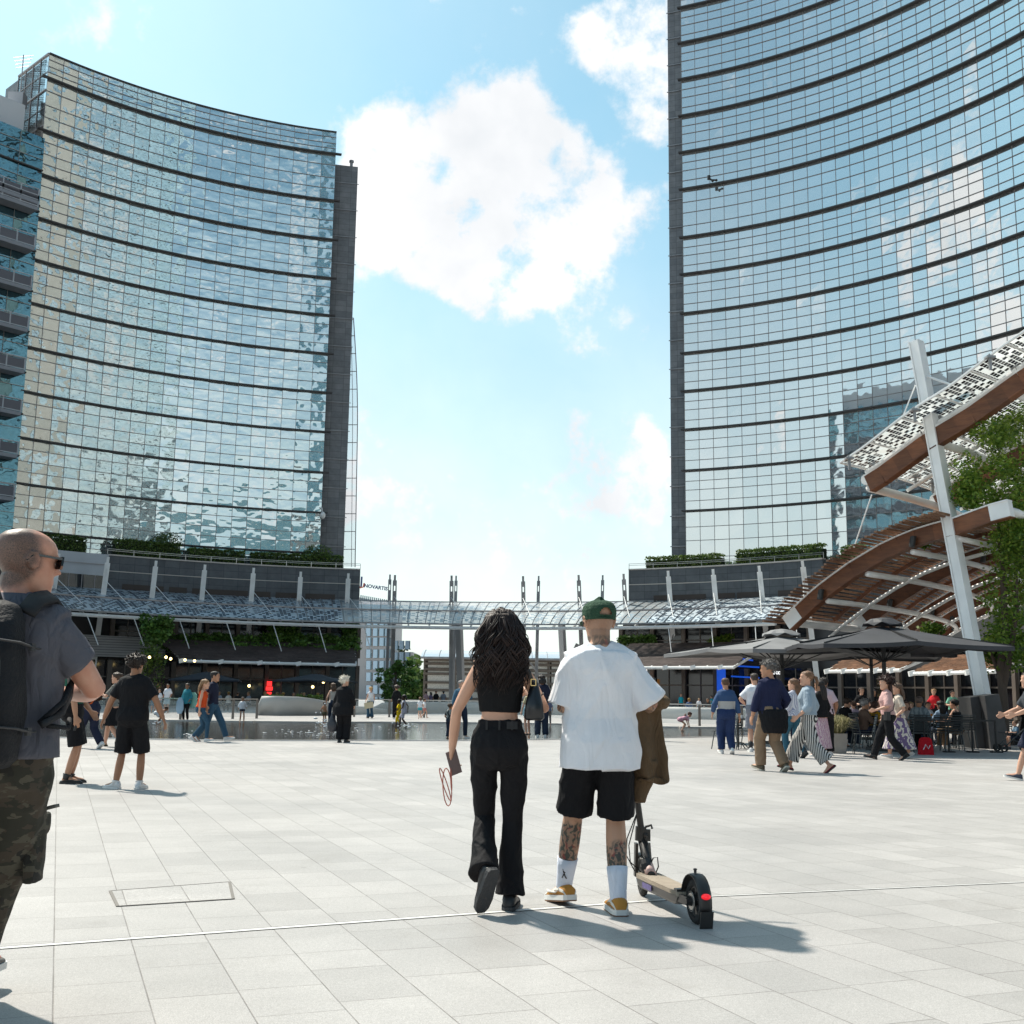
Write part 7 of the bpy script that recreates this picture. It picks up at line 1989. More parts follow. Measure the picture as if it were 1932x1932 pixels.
# ------------------------------------------------------------------ bald man with backpack
def bald_skin(c):
    k = NB('skin_cropped_scalp'); o = k.obj(); n2 = k.noise(260, 2, o); n3 = k.noise(14, 4, o)
    base = k.mix(k.mr(n3.outputs['Fac'], .35, .65, 0, 1), (.56, .25, .165), (.62, .33, .23))
    k.l(hair_tint(k, o, base, c, .115, .152, (.055, .046, .042), .97), k.b.inputs['Base Color']); k.b.inputs['Roughness'].default_value = .45; k.bump(n2.outputs['Fac'], .2, .003); return k.m
def fg_backpacker():
    loc = V((-1.895, 4.42, 0))
    f = Fig('m', 0, 1.03, lean=.03, hip=(0, 0, -.035), twist=-.06, LF=(-.28, -.26, .11), RF=(-.20, .38, .12), lfp=20, rfp=2, lfy=10, rkn=(0, 1, .1),
            LA=(-.05, .32, 1.12), RA=(.12, .31, 1.12), lel=(-.5, -.6, -.8), rel=(.72, -.25, -.6), head=(-50, -5), neck=.018)
    grey = cloth('', (.105, .105, .125), .85, (140, .4), .7, 'slate_polo')
    p = person('bald man with a grey polo shirt, black backpack and camouflage trousers at the left edge', loc, 2, 1.86, f, bald_skin(f.headp((.01, -.070, .132)) * (1.86 / 1.75)),
        top=('polo', grey, .93, .022, .60, .02), bot=('cargo', camo(), .98, .0), shoes=('sneaker', mat('grey_suede', (.16, .15, .14), .8), SOLE_W))
    # collar
    mb = MB(); rows = []
    for z, w, d in ((1.445, .098, .088), (1.492, .080, .078), (1.50, .086, .084), (1.455, .115, .103)): rows.append(f.ringz(z, w, d, -.012, 24))
    mb.loft(rows, False); p.fin(mb, 'collar', grey)
    # sunglasses
    sg = mat('sunglass_black', (.008, .008, .010), .08, 0, .8); mb = MB()
    for sd in (-1, 1):
        c = V((sd * .033, .098, .130)); mb.loft([[f.headp(c + V((x * sd, y - abs(x) * .25, z))) for x, z in ((-.026, .017), (.036, .018), (.038, -.012), (.02, -.022), (-.020, -.018))] for y in (-.003, .004)])
    so = p.fin(mb, 'sunglasses', sg, p.root, False); mb = MB()
    for sd in (-1, 1): mb.beam(f.headp((sd * .070, .086, .140)), f.headp((sd * .083, -.010, .138)), .004 * 1.05, .008); mb.tube([f.headp((sd * .083, -.010, .138)), f.headp((sd * .084, -.03, .115))], .003, 5)
    p.fin(mb, 'temple', sg, so, False)
    mb = MB(); mb.tube([f.headp((-.075, .072, .03)), f.headp((0, .10, .028)), f.headp((.075, .072, .03))], .002, 4)
    # leg pocket
    th = f.HJ[1].lerp(f.K[1], .88); mb = MB(); c = th + V((.105, .02, 0)); mb.loft([[c + V((x, y, z)) for x, y in ((-.02, -.07), (.018, -.06), (.024, .0), (.018, .06), (-.02, .07))] for z in (-.13, .10)]); mb.loft([[c + V((x, y, z)) for x, y in ((-.02, -.075), (.026, -.065), (.032, .0), (.026, .065), (-.02, .075))] for z in (.045, .115)])
    d = remesh(mb, .008, 2, folds(.006, 12, 12)); p.fin(d, 'leg_pocket', camo())
    mb = MB(); mb.beam(c + V((.02, -.02, .13)), c + V((.075, -.03, .145)), .035, .012); p.fin(mb, 'pocket_tab', mat('tab_grey', (.12, .12, .11), .8))
    # backpack
    w = p.world; bm = mat('backpack_black', (.010, .011, .014), .75, 0, .3, bump=(70, .35)); T = f.T
    t = thing('backpack', 'large black backpack with a white clip ring worn by the bald man', 'backpack', w((0, -.25, .95))); mb = MB(); rows = []
    for z, hw, y0, y1 in ((.90, .10, -.14, -.24), (.93, .155, -.125, -.33), (1.02, .17, -.12, -.375), (1.15, .172, -.12, -.385), (1.28, .165, -.125, -.37), (1.38, .150, -.125, -.33), (1.44, .120, -.12, -.27), (1.462, .07, -.13, -.20)):
        rows.append([T(V((-.02 + hw * math.copysign(abs(math.cos(a)) ** .6, math.cos(a)), (y0 + y1) / 2 + (y0 - y1) / 2 * math.copysign(abs(math.sin(a)) ** .6, math.sin(a)), z))) for a in [2 * math.pi * k / 24 for k in range(24)]])
    mb.loft(rows); d = remesh(mb, .010, 3, folds(.010, 8, 5, 3)); d.v = [w(q) for q in d.v]; d.build('main_bag', bm, t, True, True)
    mb = MB(); rows = []
    for z, hw, y0, y1 in ((.94, .10, -.33, -.37), (.98, .135, -.36, -.425), (1.10, .14, -.37, -.44), (1.19, .13, -.37, -.43), (1.23, .10, -.37, -.40)):
        rows.append([T(V((-.02 + hw * math.copysign(abs(math.cos(a)) ** .6, math.cos(a)), (y0 + y1) / 2 + (y0 - y1) / 2 * math.copysign(abs(math.sin(a)) ** .6, math.sin(a)), z))) for a in [2 * math.pi * k / 20 for k in range(20)]])
    mb.loft(rows); d = remesh(mb, .010, 2, folds(.006, 8, 5, 5)); d.v = [w(q) for q in d.v]; fo = d.build('front_pocket', bm, t, True, True)
    for sd in (-1, 1):
        mb = MB(); x = -.01 + sd * .125; pts = [(x, -.16, 1.42), (x + sd * .01, -.11, 1.470), (x + sd * .02, -.01, 1.492), (x + sd * .03, .09, 1.44), (x + sd * .05, .135, 1.32), (x + sd * .07, .10, 1.18), (x + sd * .09, -.03, 1.08), (x + sd * .075, -.16, 1.04)]
        cr = curve_interp([w(T(V(q))) for q in pts], 26)
        rows = []
        for i in range(26):
            tg = (cr[min(25, i + 1)] - cr[max(0, i - 1)]).normalized(); ax = w(T(V((x * .4, -.01, min(1.36, max(1.0, cr[i].z / 1.05 - .05)))))); og = cr[i] - ax; og = (og - tg * og.dot(tg)).normalized(); wd = tg.cross(og)
            hw = .036 if i < 17 else max(.013, .036 - .006 * (i - 16)); c0 = cr[i] + og * .006
            rows.append([c0 - wd * hw - og * .007, c0 + wd * hw - og * .007, c0 + wd * hw * .9 + og * .009, c0 - wd * hw * .9 + og * .009])
        mb.loft(rows)
        mb.build('shoulder_strap', mat('strap_black', (.008, .009, .012), .7), t, True, True)
    mb = MB(); q0 = T(V((.175, -.13, 1.05))); mb.tube([w(q0), w(q0 + V((.05, .07, .07))), w(q0 + V((.055, .12, .12)))], .011, 8); mb.tube([w(q0 + V((.02, .02, -.01))), w(q0 + V((.06, .12, -.02))), w(q0 + V((.04, .18, .01)))], .009, 8); mb.build('webbing', bm, t, True, True)
    for z in (1.02, 1.30):
        mb = MB(); pts = [w(T(V(q))) for q in ((.162, -.14, z), (.172, -.22, z), (.165, -.31, z + .01), (.12, -.385, z + .015))]; mb.tube(pts, .011, 6, True, .4); mb.obox(pts[1], (.006, 0, 0), (0, .018, 0), (0, 0, .014)); mb.build('side_strap', mat('strap_grey', (.035, .036, .04), .6), t, True)
    mb = MB(); mb.tube([w(T(V(q))) for q in ((-.07, -.16, 1.45), (-.06, -.18, 1.50), (.02, -.18, 1.50), (.03, -.16, 1.45))], .010, 6); mb.build('grab_handle', mat('strap_grey'), t, True, True)
    mb = MB(); mb.tube([w(T(V((-.02 + .16 * math.copysign(abs(math.cos(a)) ** .6, math.cos(a)), -.395 + .012 * math.sin(a), 1.0 + .20 * (1 + math.sin(a)))))) for a in [2 * math.pi * k / 30 for k in range(31)]], .004, 5, False); mb.build('zip', mat('zip_grey', (.05, .05, .055), .4), t, True)
    mb = MB(); c = T(V((-.02 + .085, -.405, 1.30)))
    mb.tube([w(c + V((.016 * math.cos(a), -.01, .036 * math.sin(a)))) for a in [2 * math.pi * k / 14 for k in range(15)]], .005, 6, False); mb.build('clip_ring', mat('clip_white', (.75, .75, .78), .35, .3), t, True, True)
    mb = MB(); c = T(V((.035, -.452, 1.10))); mb.tube([w(c + V(q)) for q in ((-.032, 0, .012), (-.028, 0, -.004), (-.012, 0, -.006), (.034, 0, .016))], [.002, .005, .004, .001], 5); mb.build('check_emblem', mat('emblem_white', (.75, .75, .76), .5), fo, True)
    o = text_at('NIKE', .022, w(c + V((0, 0, .018))), (1, 0, 0), (.12, 0, 1), .001, .0006); o.build('emblem_letters', mat('emblem_white'), fo, True)
    for x in (.005, .04): 
        mb = MB(); c = T(V((x, -.445, 1.0))); mb.tube([w(c), w(c + V((0, -.01, -.07)))], .008, 6); mb.build('zip_pull', mat('zip_grey', (.05, .05, .055), .4), fo, True)
fg_backpacker()
# ================================================================== people in the middle distance
def at(px, py): return G(px, py)
TEAL = cloth('green_tee', (.012, .085, .055)); BROWN = cloth('brown_top', (.035, .018, .014)); ORANGE = cloth('orange_top', (.62, .08, .02)); 
def mid():
    # --- left group
    f = Fig('m', 1, 1.0, LF=(-.08, .02, .085), RF=(.08, -.02, .085), LA=(-.20, .22, .93), RA=(.24, .05, .84), lfy=10, rfy=-6)
    p = person('man in a green t-shirt, black shorts and black slides beside the bald man', at(128, 1478), -72, 1.74, f, 'mid', top=('tee', TEAL, .90, .02, .75, 0), bot=('shorts', BLK, 1.0, .016), shoes=('slide', SH_B, SOLE_D), hair=('short', (.03, .02, .015)), socks=(SH_B, .10))
    t = thing('phone', 'small dark phone held by the man in the green t-shirt', 'phone', p.world(f.W[1])); mb = MB(); c = p.world(f.W[1] + V((0, .02, -.10))); mb.obox(c, (.012, .01, 0), (0, .006, .02), (.02, 0, .065)); mb.build('case', SH_B, t, True)
    f = walk('f', 1, .27, lead=-1, LA=(-.16, .30, 1.12), RA=(.18, .28, 1.06), lel=(-.6, -.6, -.6), rel=(.6, -.6, -.6), head=(20, -8))
    p = person('blonde woman in a brown top with an orange bag strap and navy trousers', at(168, 1412), 60, 1.62, f, 'fair', top=('tee', BROWN, .97, .015, 1.6, 0), bot=('straight', NAVY, 1.0, .015), shoes=SNK, hair=('pony', (.42, .27, .13)), face=True)
    w = p.world; t = thing('bag_strap', 'orange strap across the back of the blonde woman in brown', 'strap', w((0, -.13, 1.2))); mb = MB(); mb.tube([w(q) for q in ((.13, .05, 1.46), (.13, -.11, 1.38), (.0, -.14, 1.2), (-.13, -.125, 1.02), (-.19, 0, .95))], .018, 6, True, .3); mb.build('webbing', cloth('orange_strap', (.42, .08, .02)), t, True)
    f = walk('f', 1, .26, lead=1, LA=(-.22, .30, 1.28), RA=(.28, .0, .9), lel=(-.5, -.5, -1), head=(0, 0))
    person('woman in a grey top and black skirt half hidden behind the boy in black', at(212, 1409), 75, 1.64, f, 'fair', top=('tee', cloth('grey_top', (.20, .19, .17)), .95, .015, .8, 0), bot=('skirt', BLK, .50, .01), shoes=('flat', cloth('olive', (.06, .06, .02)), SOLE_D), hair=('bun', (.05, .03, .02)), face=True)
    f = Fig('m', 1, 1.10, LF=(-.17, .0, .085), RF=(.13, .03, .085), LA=(-.40, .02, .88), RA=(.42, .0, .88), lfy=62, rfy=-8, head=(-6, 0), lel=(-.4, -1, .3), rel=(.4, -1, .3))
    person('boy with curly dark hair, black t-shirt, black shorts and white trainers seen from behind', at(242, 1489), 0, 1.66, f, 'tan', top=('tee', BLK, .88, .022, .80, 0), bot=('shorts', BLK, 1.06, .010), shoes=SNK, hair=('curly', (.022, .014, .011)), socks=(SH_W, .05))
    # --- couple holding hands
    f = walk('f', 1, .20, lead=1, LA=(-.24, .12, .88), RA=(.22, -.02, .84), head=(0, -8), lean=.08)
    p = person('young woman in an orange camisole and blue jeans holding a man by the hand', at(376, 1400), -82, 1.55, f, 'fair', top=('tank', ORANGE, .97, .012, 0, .05), bot=('slim', DENIM, .95, .0), shoes=SNK, hair=('long', (.26, .15, .08), .16), face=True)
    f = walk('m', 1, .36, lead=-1, RA=(.22, -.12, .88), LA=(-.26, -.1, .88), head=(0, 0))
    person('man in a navy t-shirt, blue jeans and dark cap beside the woman in orange', at(398, 1399), -86, 1.76, f, 'mid', top=('tee', NAVY, .93, .018, .75, 0), bot=('straight', DENIM, .97, .0), shoes=SNK, hair=('buzz', (.02, .016, .014)), face=True)
    # --- white haired woman
    f = Fig('f', 1, 1.28, LF=(-.09, 0, .085), RF=(.09, .02, .085), LA=(-.27, .05, .88), RA=(.24, .16, .98), lean=.03, head=(-35, 0))
    p = person('white haired woman in a long black coat seen from behind', at(646, 1401), -8, 1.66, f, 'fair', top=('coat', BLK, .72, .030, 1.9, .05), bot=('straight', BLK, 1.0, .01), shoes=SNB, hair=('fluffy', (.66, .62, .54)), face=True)
    w = p.world; t = thing('plastic_bag', 'dark plastic bag hanging from the left hand of the white haired woman', 'bag', w((-.29, .0, .30))); mb = MB(); mb.loft([[w(V((-.30 + r * math.cos(a) * .9, .0 + r * .6 * math.sin(a), z))) for a in [2 * math.pi * k / 14 for k in range(14)]] for z, r in ((.26, .05), (.30, .13), (.45, .15), (.58, .11), (.70, .05), (.84, .02))]); mb.build('bag', mat('black_plastic', (.03, .032, .042), .3, 0, .5, bump=(14, 1)), t, True, True)
    f = Fig('f', 1, .95, LA=(-.24, .1, 1.0), RA=(.2, .2, 1.1), head=(0, 0))
    person('woman with brown hair and pale bare arms behind the white haired woman', at(626, 1372), 20, 1.62, f, 'fair', top=('tank', cloth('cream', (.55, .5, .45)), .95, .012, 0, 0), bot=('slim', DENIM_D, 1, .0), shoes=SNK, hair=('long', (.09, .05, .03), .08))
    # --- people behind the couple
    f = Fig('m', 1, 1.0, LF=(-.10, 0, .085), RF=(.12, 0, .085), LA=(-.2, .2, 1.0), RA=(.2, .2, 1.0), head=(10, 0))
    person('tall person in a navy shirt and dark jeans standing behind the dark haired woman', at(1021, 1392), 0, 1.88, f, 'tan', top=('tee', NAVY, .92, .02, 1.5, 0), bot=('straight', DENIM_D, 1, .01), shoes=SNK, hair=('long', (.02, .014, .012), .02))
    f = Fig('f', 1, .9, LF=(-.07, 0, .085), RF=(.08, .03, .085))
    person('girl in a denim skirt seen behind the shoulder bag', at(996, 1386), 30, 1.45, f, 'fair', top=('tee', cloth('pale_yellow', (.6, .5, .3)), .95, .015, .7, 0), bot=('shorts', cloth('light_denim', (.16, .32, .42)), .45, .03), shoes=('flat', SH_B, SOLE_D), hair=('pony', (.12, .07, .04)))
    f = Fig('m', 1, 1.0, LF=(-.09, 0, .085), RF=(.10, 0, .085), head=(-30, 0))
    person('person in dark blue jeans mostly hidden behind the brown jacket', at(1231, 1398), 10, 1.60, f, 'mid', top=('tee', NAVY, .92, .02, .8, 0), bot=('straight', DENIM_D, 1, .01), shoes=SNB, hair=('short', (.03, .02, .015)))
    f = Fig('m', 1, 1.0, LF=(-.12, .1, .085), RF=(.12, -.05, .085), LA=(-.1, .20, 1.45), lel=(-.6, -.3, -1), head=(12, 0))
    person('man in a denim jacket and cap raising a hand to his mouth', at(868, 1393), -150, 1.66, f, 'fair', top=('shirt', cloth('denim_jacket', (.06, .13, .20)), .93, .025, 1.9, 0), bot=('slim', DENIM_D, 1, .01), shoes=SNK, hair=('buzz', (.25, .23, .22)), face=True)
    f = Fig('m', 1, 1.05, child=True, LF=(-.1, -.05, .085), RF=(.1, .1, .085), LA=(-.2, .14, 1.0), RA=(.24, .02, .9), head=(-30, 0))
    person('small child in a dark printed t-shirt standing in front of the man in denim', at(848, 1394), -20, .97, f, 'tan', top=('tee', pattern('dark_print', 'blot', (.015, .02, .025), (.18, .2, .2), 3), .92, .02, .8, 0), bot=('straight', DENIM_D, .9, .01), shoes=('flat', SH_B, SOLE_D), hair=('short', (.05, .03, .02)), face=True)
    # --- right hand group
    f = walk('m', 1, .12, lead=-1, LA=(-.30, .06, .90), RA=(.30, -.02, .86), head=(0, 0), lean=.03, girth=1.14, RF=(.11, -.10, .12), rfp=28)
    person('man in a blue and grey sweater with navy jogging trousers seen from behind', at(1371, 1423), 0, 1.72, f, 'mid', top=('sweater', pattern('banded_sweater', 'band', (.025, .065, .16), (.40, .39, .38), (.97, 1.17)), .93, .018, 1.75, 0), bot=('jogger', cloth('jog_navy', (.018, .035, .10)), .98, .012), shoes=SNK, hair=('buzz', (.09, .05, .03)))
    f = Fig('m', 1, 1.08, LF=(-.11, -.02, .085), RF=(.10, .08, .085), LA=(-.22, .22, 1.06), RA=(.22, .2, 1.0), lel=(-.8, -.6, -.5), head=(10, 0))
    person('man in a white t-shirt and grey shorts with black socks seen from behind', at(1426, 1419), -8, 1.84, f, 'fair', top=('tee', cloth('white_b', (.66, .67, .72)), .90, .025, .8, 0), bot=('shorts', cloth('grey_short', (.20, .21, .25)), .92, .022), shoes=SNK, hair=('buzz', (.05, .035, .028)), socks=(SH_B, .42))
    f = walk('m', 1, .16, lead=-1, LA=(-.27, .10, .86), RA=(.26, .12, .95), head=(58, -4), lean=.02, girth=1.05, RF=(.16, -.12, .11), LF=(-.05, .22, .095))
    p = person('grey haired man in a navy shirt and beige trousers, black jacket round his waist', at(1456, 1456), 22, 1.90, f, 'mid', top=('shirt', cloth('navy_shirt', (.016, .020, .055)), .92, .022, 1.70, 0), bot=('straight', cloth('khaki', (.235, .165, .11)), 1.0, .008), shoes=('sneaker', mat('olive_shoe', (.09, .075, .05), .7), mat('cream_sole', (.5, .47, .4), .7)), hair=('fluffy', (.13, .12, .115)), face=True)
    w = p.world; t = thing('black_jacket', 'black jacket tied round the waist of the grey haired man', 'jacket', w((.06, -.1, .8))); mb = MB()
    mb.loft([[w(V((.03 + rx * math.cos(a), -.02 + ry * math.sin(a) - dy, z))) for a in [2 * math.pi * k / 20 for k in range(20)]] for z, rx, ry, dy in ((.60, .18, .15, .05), (.68, .215, .19, .04), (.85, .235, .205, .02), (.94, .235, .205, 0), (.97, .21, .18, 0))]); d = remesh(mb, .012, 2, folds(.010, 14, 4, 3)); d.build('cloth', BLK, t, True, True)
    f = walk('f', 1, .18, lead=-1, LA=(-.26, .06, .88), RA=(.22, .1, 1.0), head=(30, 0))
    person('woman with long brown hair in a striped white shirt and teal jeans', at(1501, 1430), 30, 1.70, f, 'fair', top=('blouse', pattern('fine_stripe', 'stripe', (.62, .62, .66), (.28, .30, .42), 260, (1, 1, 0)), .93, .022, 1.6, .02), bot=('slim', cloth('teal_jean', (.03, .10, .15)), 1, .01), shoes=('boot', SH_B, SOLE_D), hair=('long', (.15, .08, .045), .14), face=True)
    f = walk('f', 1, .34, lead=1, LA=(-.20, .16, .94), RA=(.26, .0, .9), head=(20, 3), lfp=40)
    person('woman in a light blue top, striped cropped trousers and red flat shoes walking left', at(1527, 1457), 72, 1.74, f, 'fair', top=('blouse', cloth('sky_knit', (.30, .37, .44)), 1.0, .035, 1.45, .03), bot=('wide', pattern('bold_stripe', 'stripe', (.62, .60, .57), (.018, .018, .022), 190, (.30, 1, .0)), .80, .0), shoes=('flat', cloth('crimson', (.22, .005, .02)), SOLE_D), hair=('pony', (.17, .09, .05)), face=True)
    f = Fig('f', 1, 1.05, LF=(-.09, .05, .085), RF=(.09, -.05, .085), LA=(-.2, .2, 1.0), RA=(.24, .05, .9), head=(0, 0))
    person('woman with a black shawl and pink flowered skirt walking behind the striped trousers', at(1550, 1428), 40, 1.66, f, 'mid', top=('blouse', BLK, .90, .03, 1.7, .03), bot=('skirt', pattern('pink_flowers', 'blot', (.42, .22, .32), (.62, .50, .52), 9), .20, .0), shoes=SNK, hair=('long', (.018, .013, .012), .22))
    f = Fig('m', 1, 1.12, LF=(-.1, 0, .085), RF=(.11, .06, .085), LA=(-.2, .2, 1.02), RA=(.25, .14, .98), head=(0, 0))
    person('man with short black hair in a pale pink t-shirt seen from behind', at(1558, 1425), -12, 1.74, f, 'tan', top=('tee', cloth('pale_pink', (.60, .46, .50)), .92, .022, .8, 0), bot=('straight', BLK, 1, .01), shoes=SNK, hair=('short', (.025, .018, .016)))
    f = walk('f', 1, .30, lead=1, LA=(-.20, .26, 1.04), RA=(.24, .04, .92), lel=(-.5, -.6, -.7), head=(25, 0), lean=.04)
    p = person('woman with big dark curls in a pink top and black trousers walking left', at(1678, 1434), 78, 1.74, f, 'fair', top=('blouse', cloth('blush', (.55, .34, .32)), .97, .030, 1.0, .02), bot=('straight', BLK, 1.0, .006), shoes=('boot', SH_B, SOLE_D), hair=('long', (.035, .015, .012), .14))
    make_hair(f, p.fin, p.root, 'afro', (.035, .015, .012))
    w = p.world; t = thing('crossbody_bag', 'small dark bag on a thin strap across the woman in pink', 'handbag', w((-.22, .05, .98))); mb = MB(); mb.tube([w(q) for q in ((.10, -.10, 1.45), (.0, -.16, 1.25), (-.16, -.10, 1.05), (-.2, 0, .98))], .008, 5); mb.build('strap', SH_B, t, True); mb = MB(); mb.obox(w(V((-.22, .04, .92))), (.04, 0, 0), (0, .12, 0), (0, 0, .09)); mb.build('pouch', SH_B, t, True)
    f = walk('f', 1, .24, lead=-1, RA=(.20, .12, 1.40), LA=(-.2, .1, .95), rel=(.6, -.4, -1), head=(0, 0))
    person('woman in a long purple and cream patterned skirt walking left behind the woman in pink', at(1698, 1431), 82, 1.64, f, 'fair', top=('tee', cloth('cream2', (.58, .5, .42)), .95, .02, .8, 0), bot=('skirt', pattern('swirl_skirt', 'blot', (.60, .56, .50), (.13, .09, .20), 4.5), .22, .02), shoes=SNK, hair=('long', (.10, .06, .04), .15))
    # --- right edge: person pushing a stroller
    f = walk('m', 1, .30, lead=1, LA=(-.22, .42, 1.04), RA=(.22, .42, 1.04), lel=(-.5, -.4, -1), rel=(.5, -.4, -1), lean=.14)
    person('person in a dark grey t-shirt pushing a stroller at the right edge', G(1962, 1474), 88, 1.74, f, 'fair', top=('tee', cloth('charcoal', (.05, .055, .065)), .93, .02, .8, 0), bot=('shorts', NAVY, 1.0, .02), shoes=('sneaker', mat('blue_runner', (.05, .06, .09), .7), SOLE_W), hair=('short', (.05, .03, .02)))
mid()
def stroller():
    b = G(1912, 1418); t = thing('stroller', 'dark folding stroller at the right edge of the picture', 'stroller', b); w = lambda x, y, z: b + V((x, y, z))
    fr = mat('stroller_frame', (.05, .055, .06), .4, .4)
    for sy in (-.22, .22):
        mb = MB(); mb.tube([w(-.30, sy, .12), w(.25, sy, .62), w(.62, sy, 1.02)], .014, 6); mb.tube([w(.35, sy, .12), w(.05, sy, .44), w(-.28, sy, .48)], .013, 6); mb.tube([w(-.1, sy, .30), w(.3, sy, .18)], .01, 6); mb.build('frame', fr, t, True)
        for x in (-.32, .36):
            mb = MB()
            for dy in (-.03, .03): mb.tube([w(x + .085 * math.cos(a), sy + dy, .095 + .085 * math.sin(a)) for a in [k * math.pi / 8 for k in range(17)]], .014, 6, False)
            mb.tube([w(x, sy - .04, .095), w(x, sy + .04, .095)], .03, 8); mb.build('wheel', SH_B, t, True)
    mb = MB(); mb.loft([[w(-.10, -.2, .42), w(-.10, .2, .42), w(-.10, .2, .47), w(-.10, -.2, .47)], [w(.16, -.2, .38), w(.16, .2, .38), w(.18, .2, .44), w(.18, -.2, .44)], [w(.36, -.2, .85), w(.36, .2, .85), w(.32, .2, .87), w(.32, -.2, .87)]]); mb.build('seat', BLK, t, True)
    mb = MB(); mb.loft([[w(.32 - .30 * math.sin(a), y, .78 + .28 * math.cos(a)) for y in (-.23, .23)] + [w(.32 - .28 * math.sin(a), y, .78 + .26 * math.cos(a)) for y in (.22, -.22)] for a in [k * .25 for k in range(6)]]); mb.build('hood', BLK, t, True)
    mb = MB(); mb.box(b.x - .05, b.x + .30, b.y - .18, b.y + .18, .16, .30); mb.build('basket', cloth('basket', (.02, .022, .025)), t, True)
    f = sit('m', 1, child=True); person('small child with red shoes sitting in the stroller', w(.05, -.02, .12), 90, .85, f, 'fair', top=('tee', cloth('denim_tee', (.10, .18, .26)), .92, .02, .8, 0), bot=('shorts', DENIM_D, .9, .02), shoes=('flat', cloth('red_shoe', (.55, .02, .02)), SOLE_W), hair=('short', (.12, .07, .04)))
stroller()
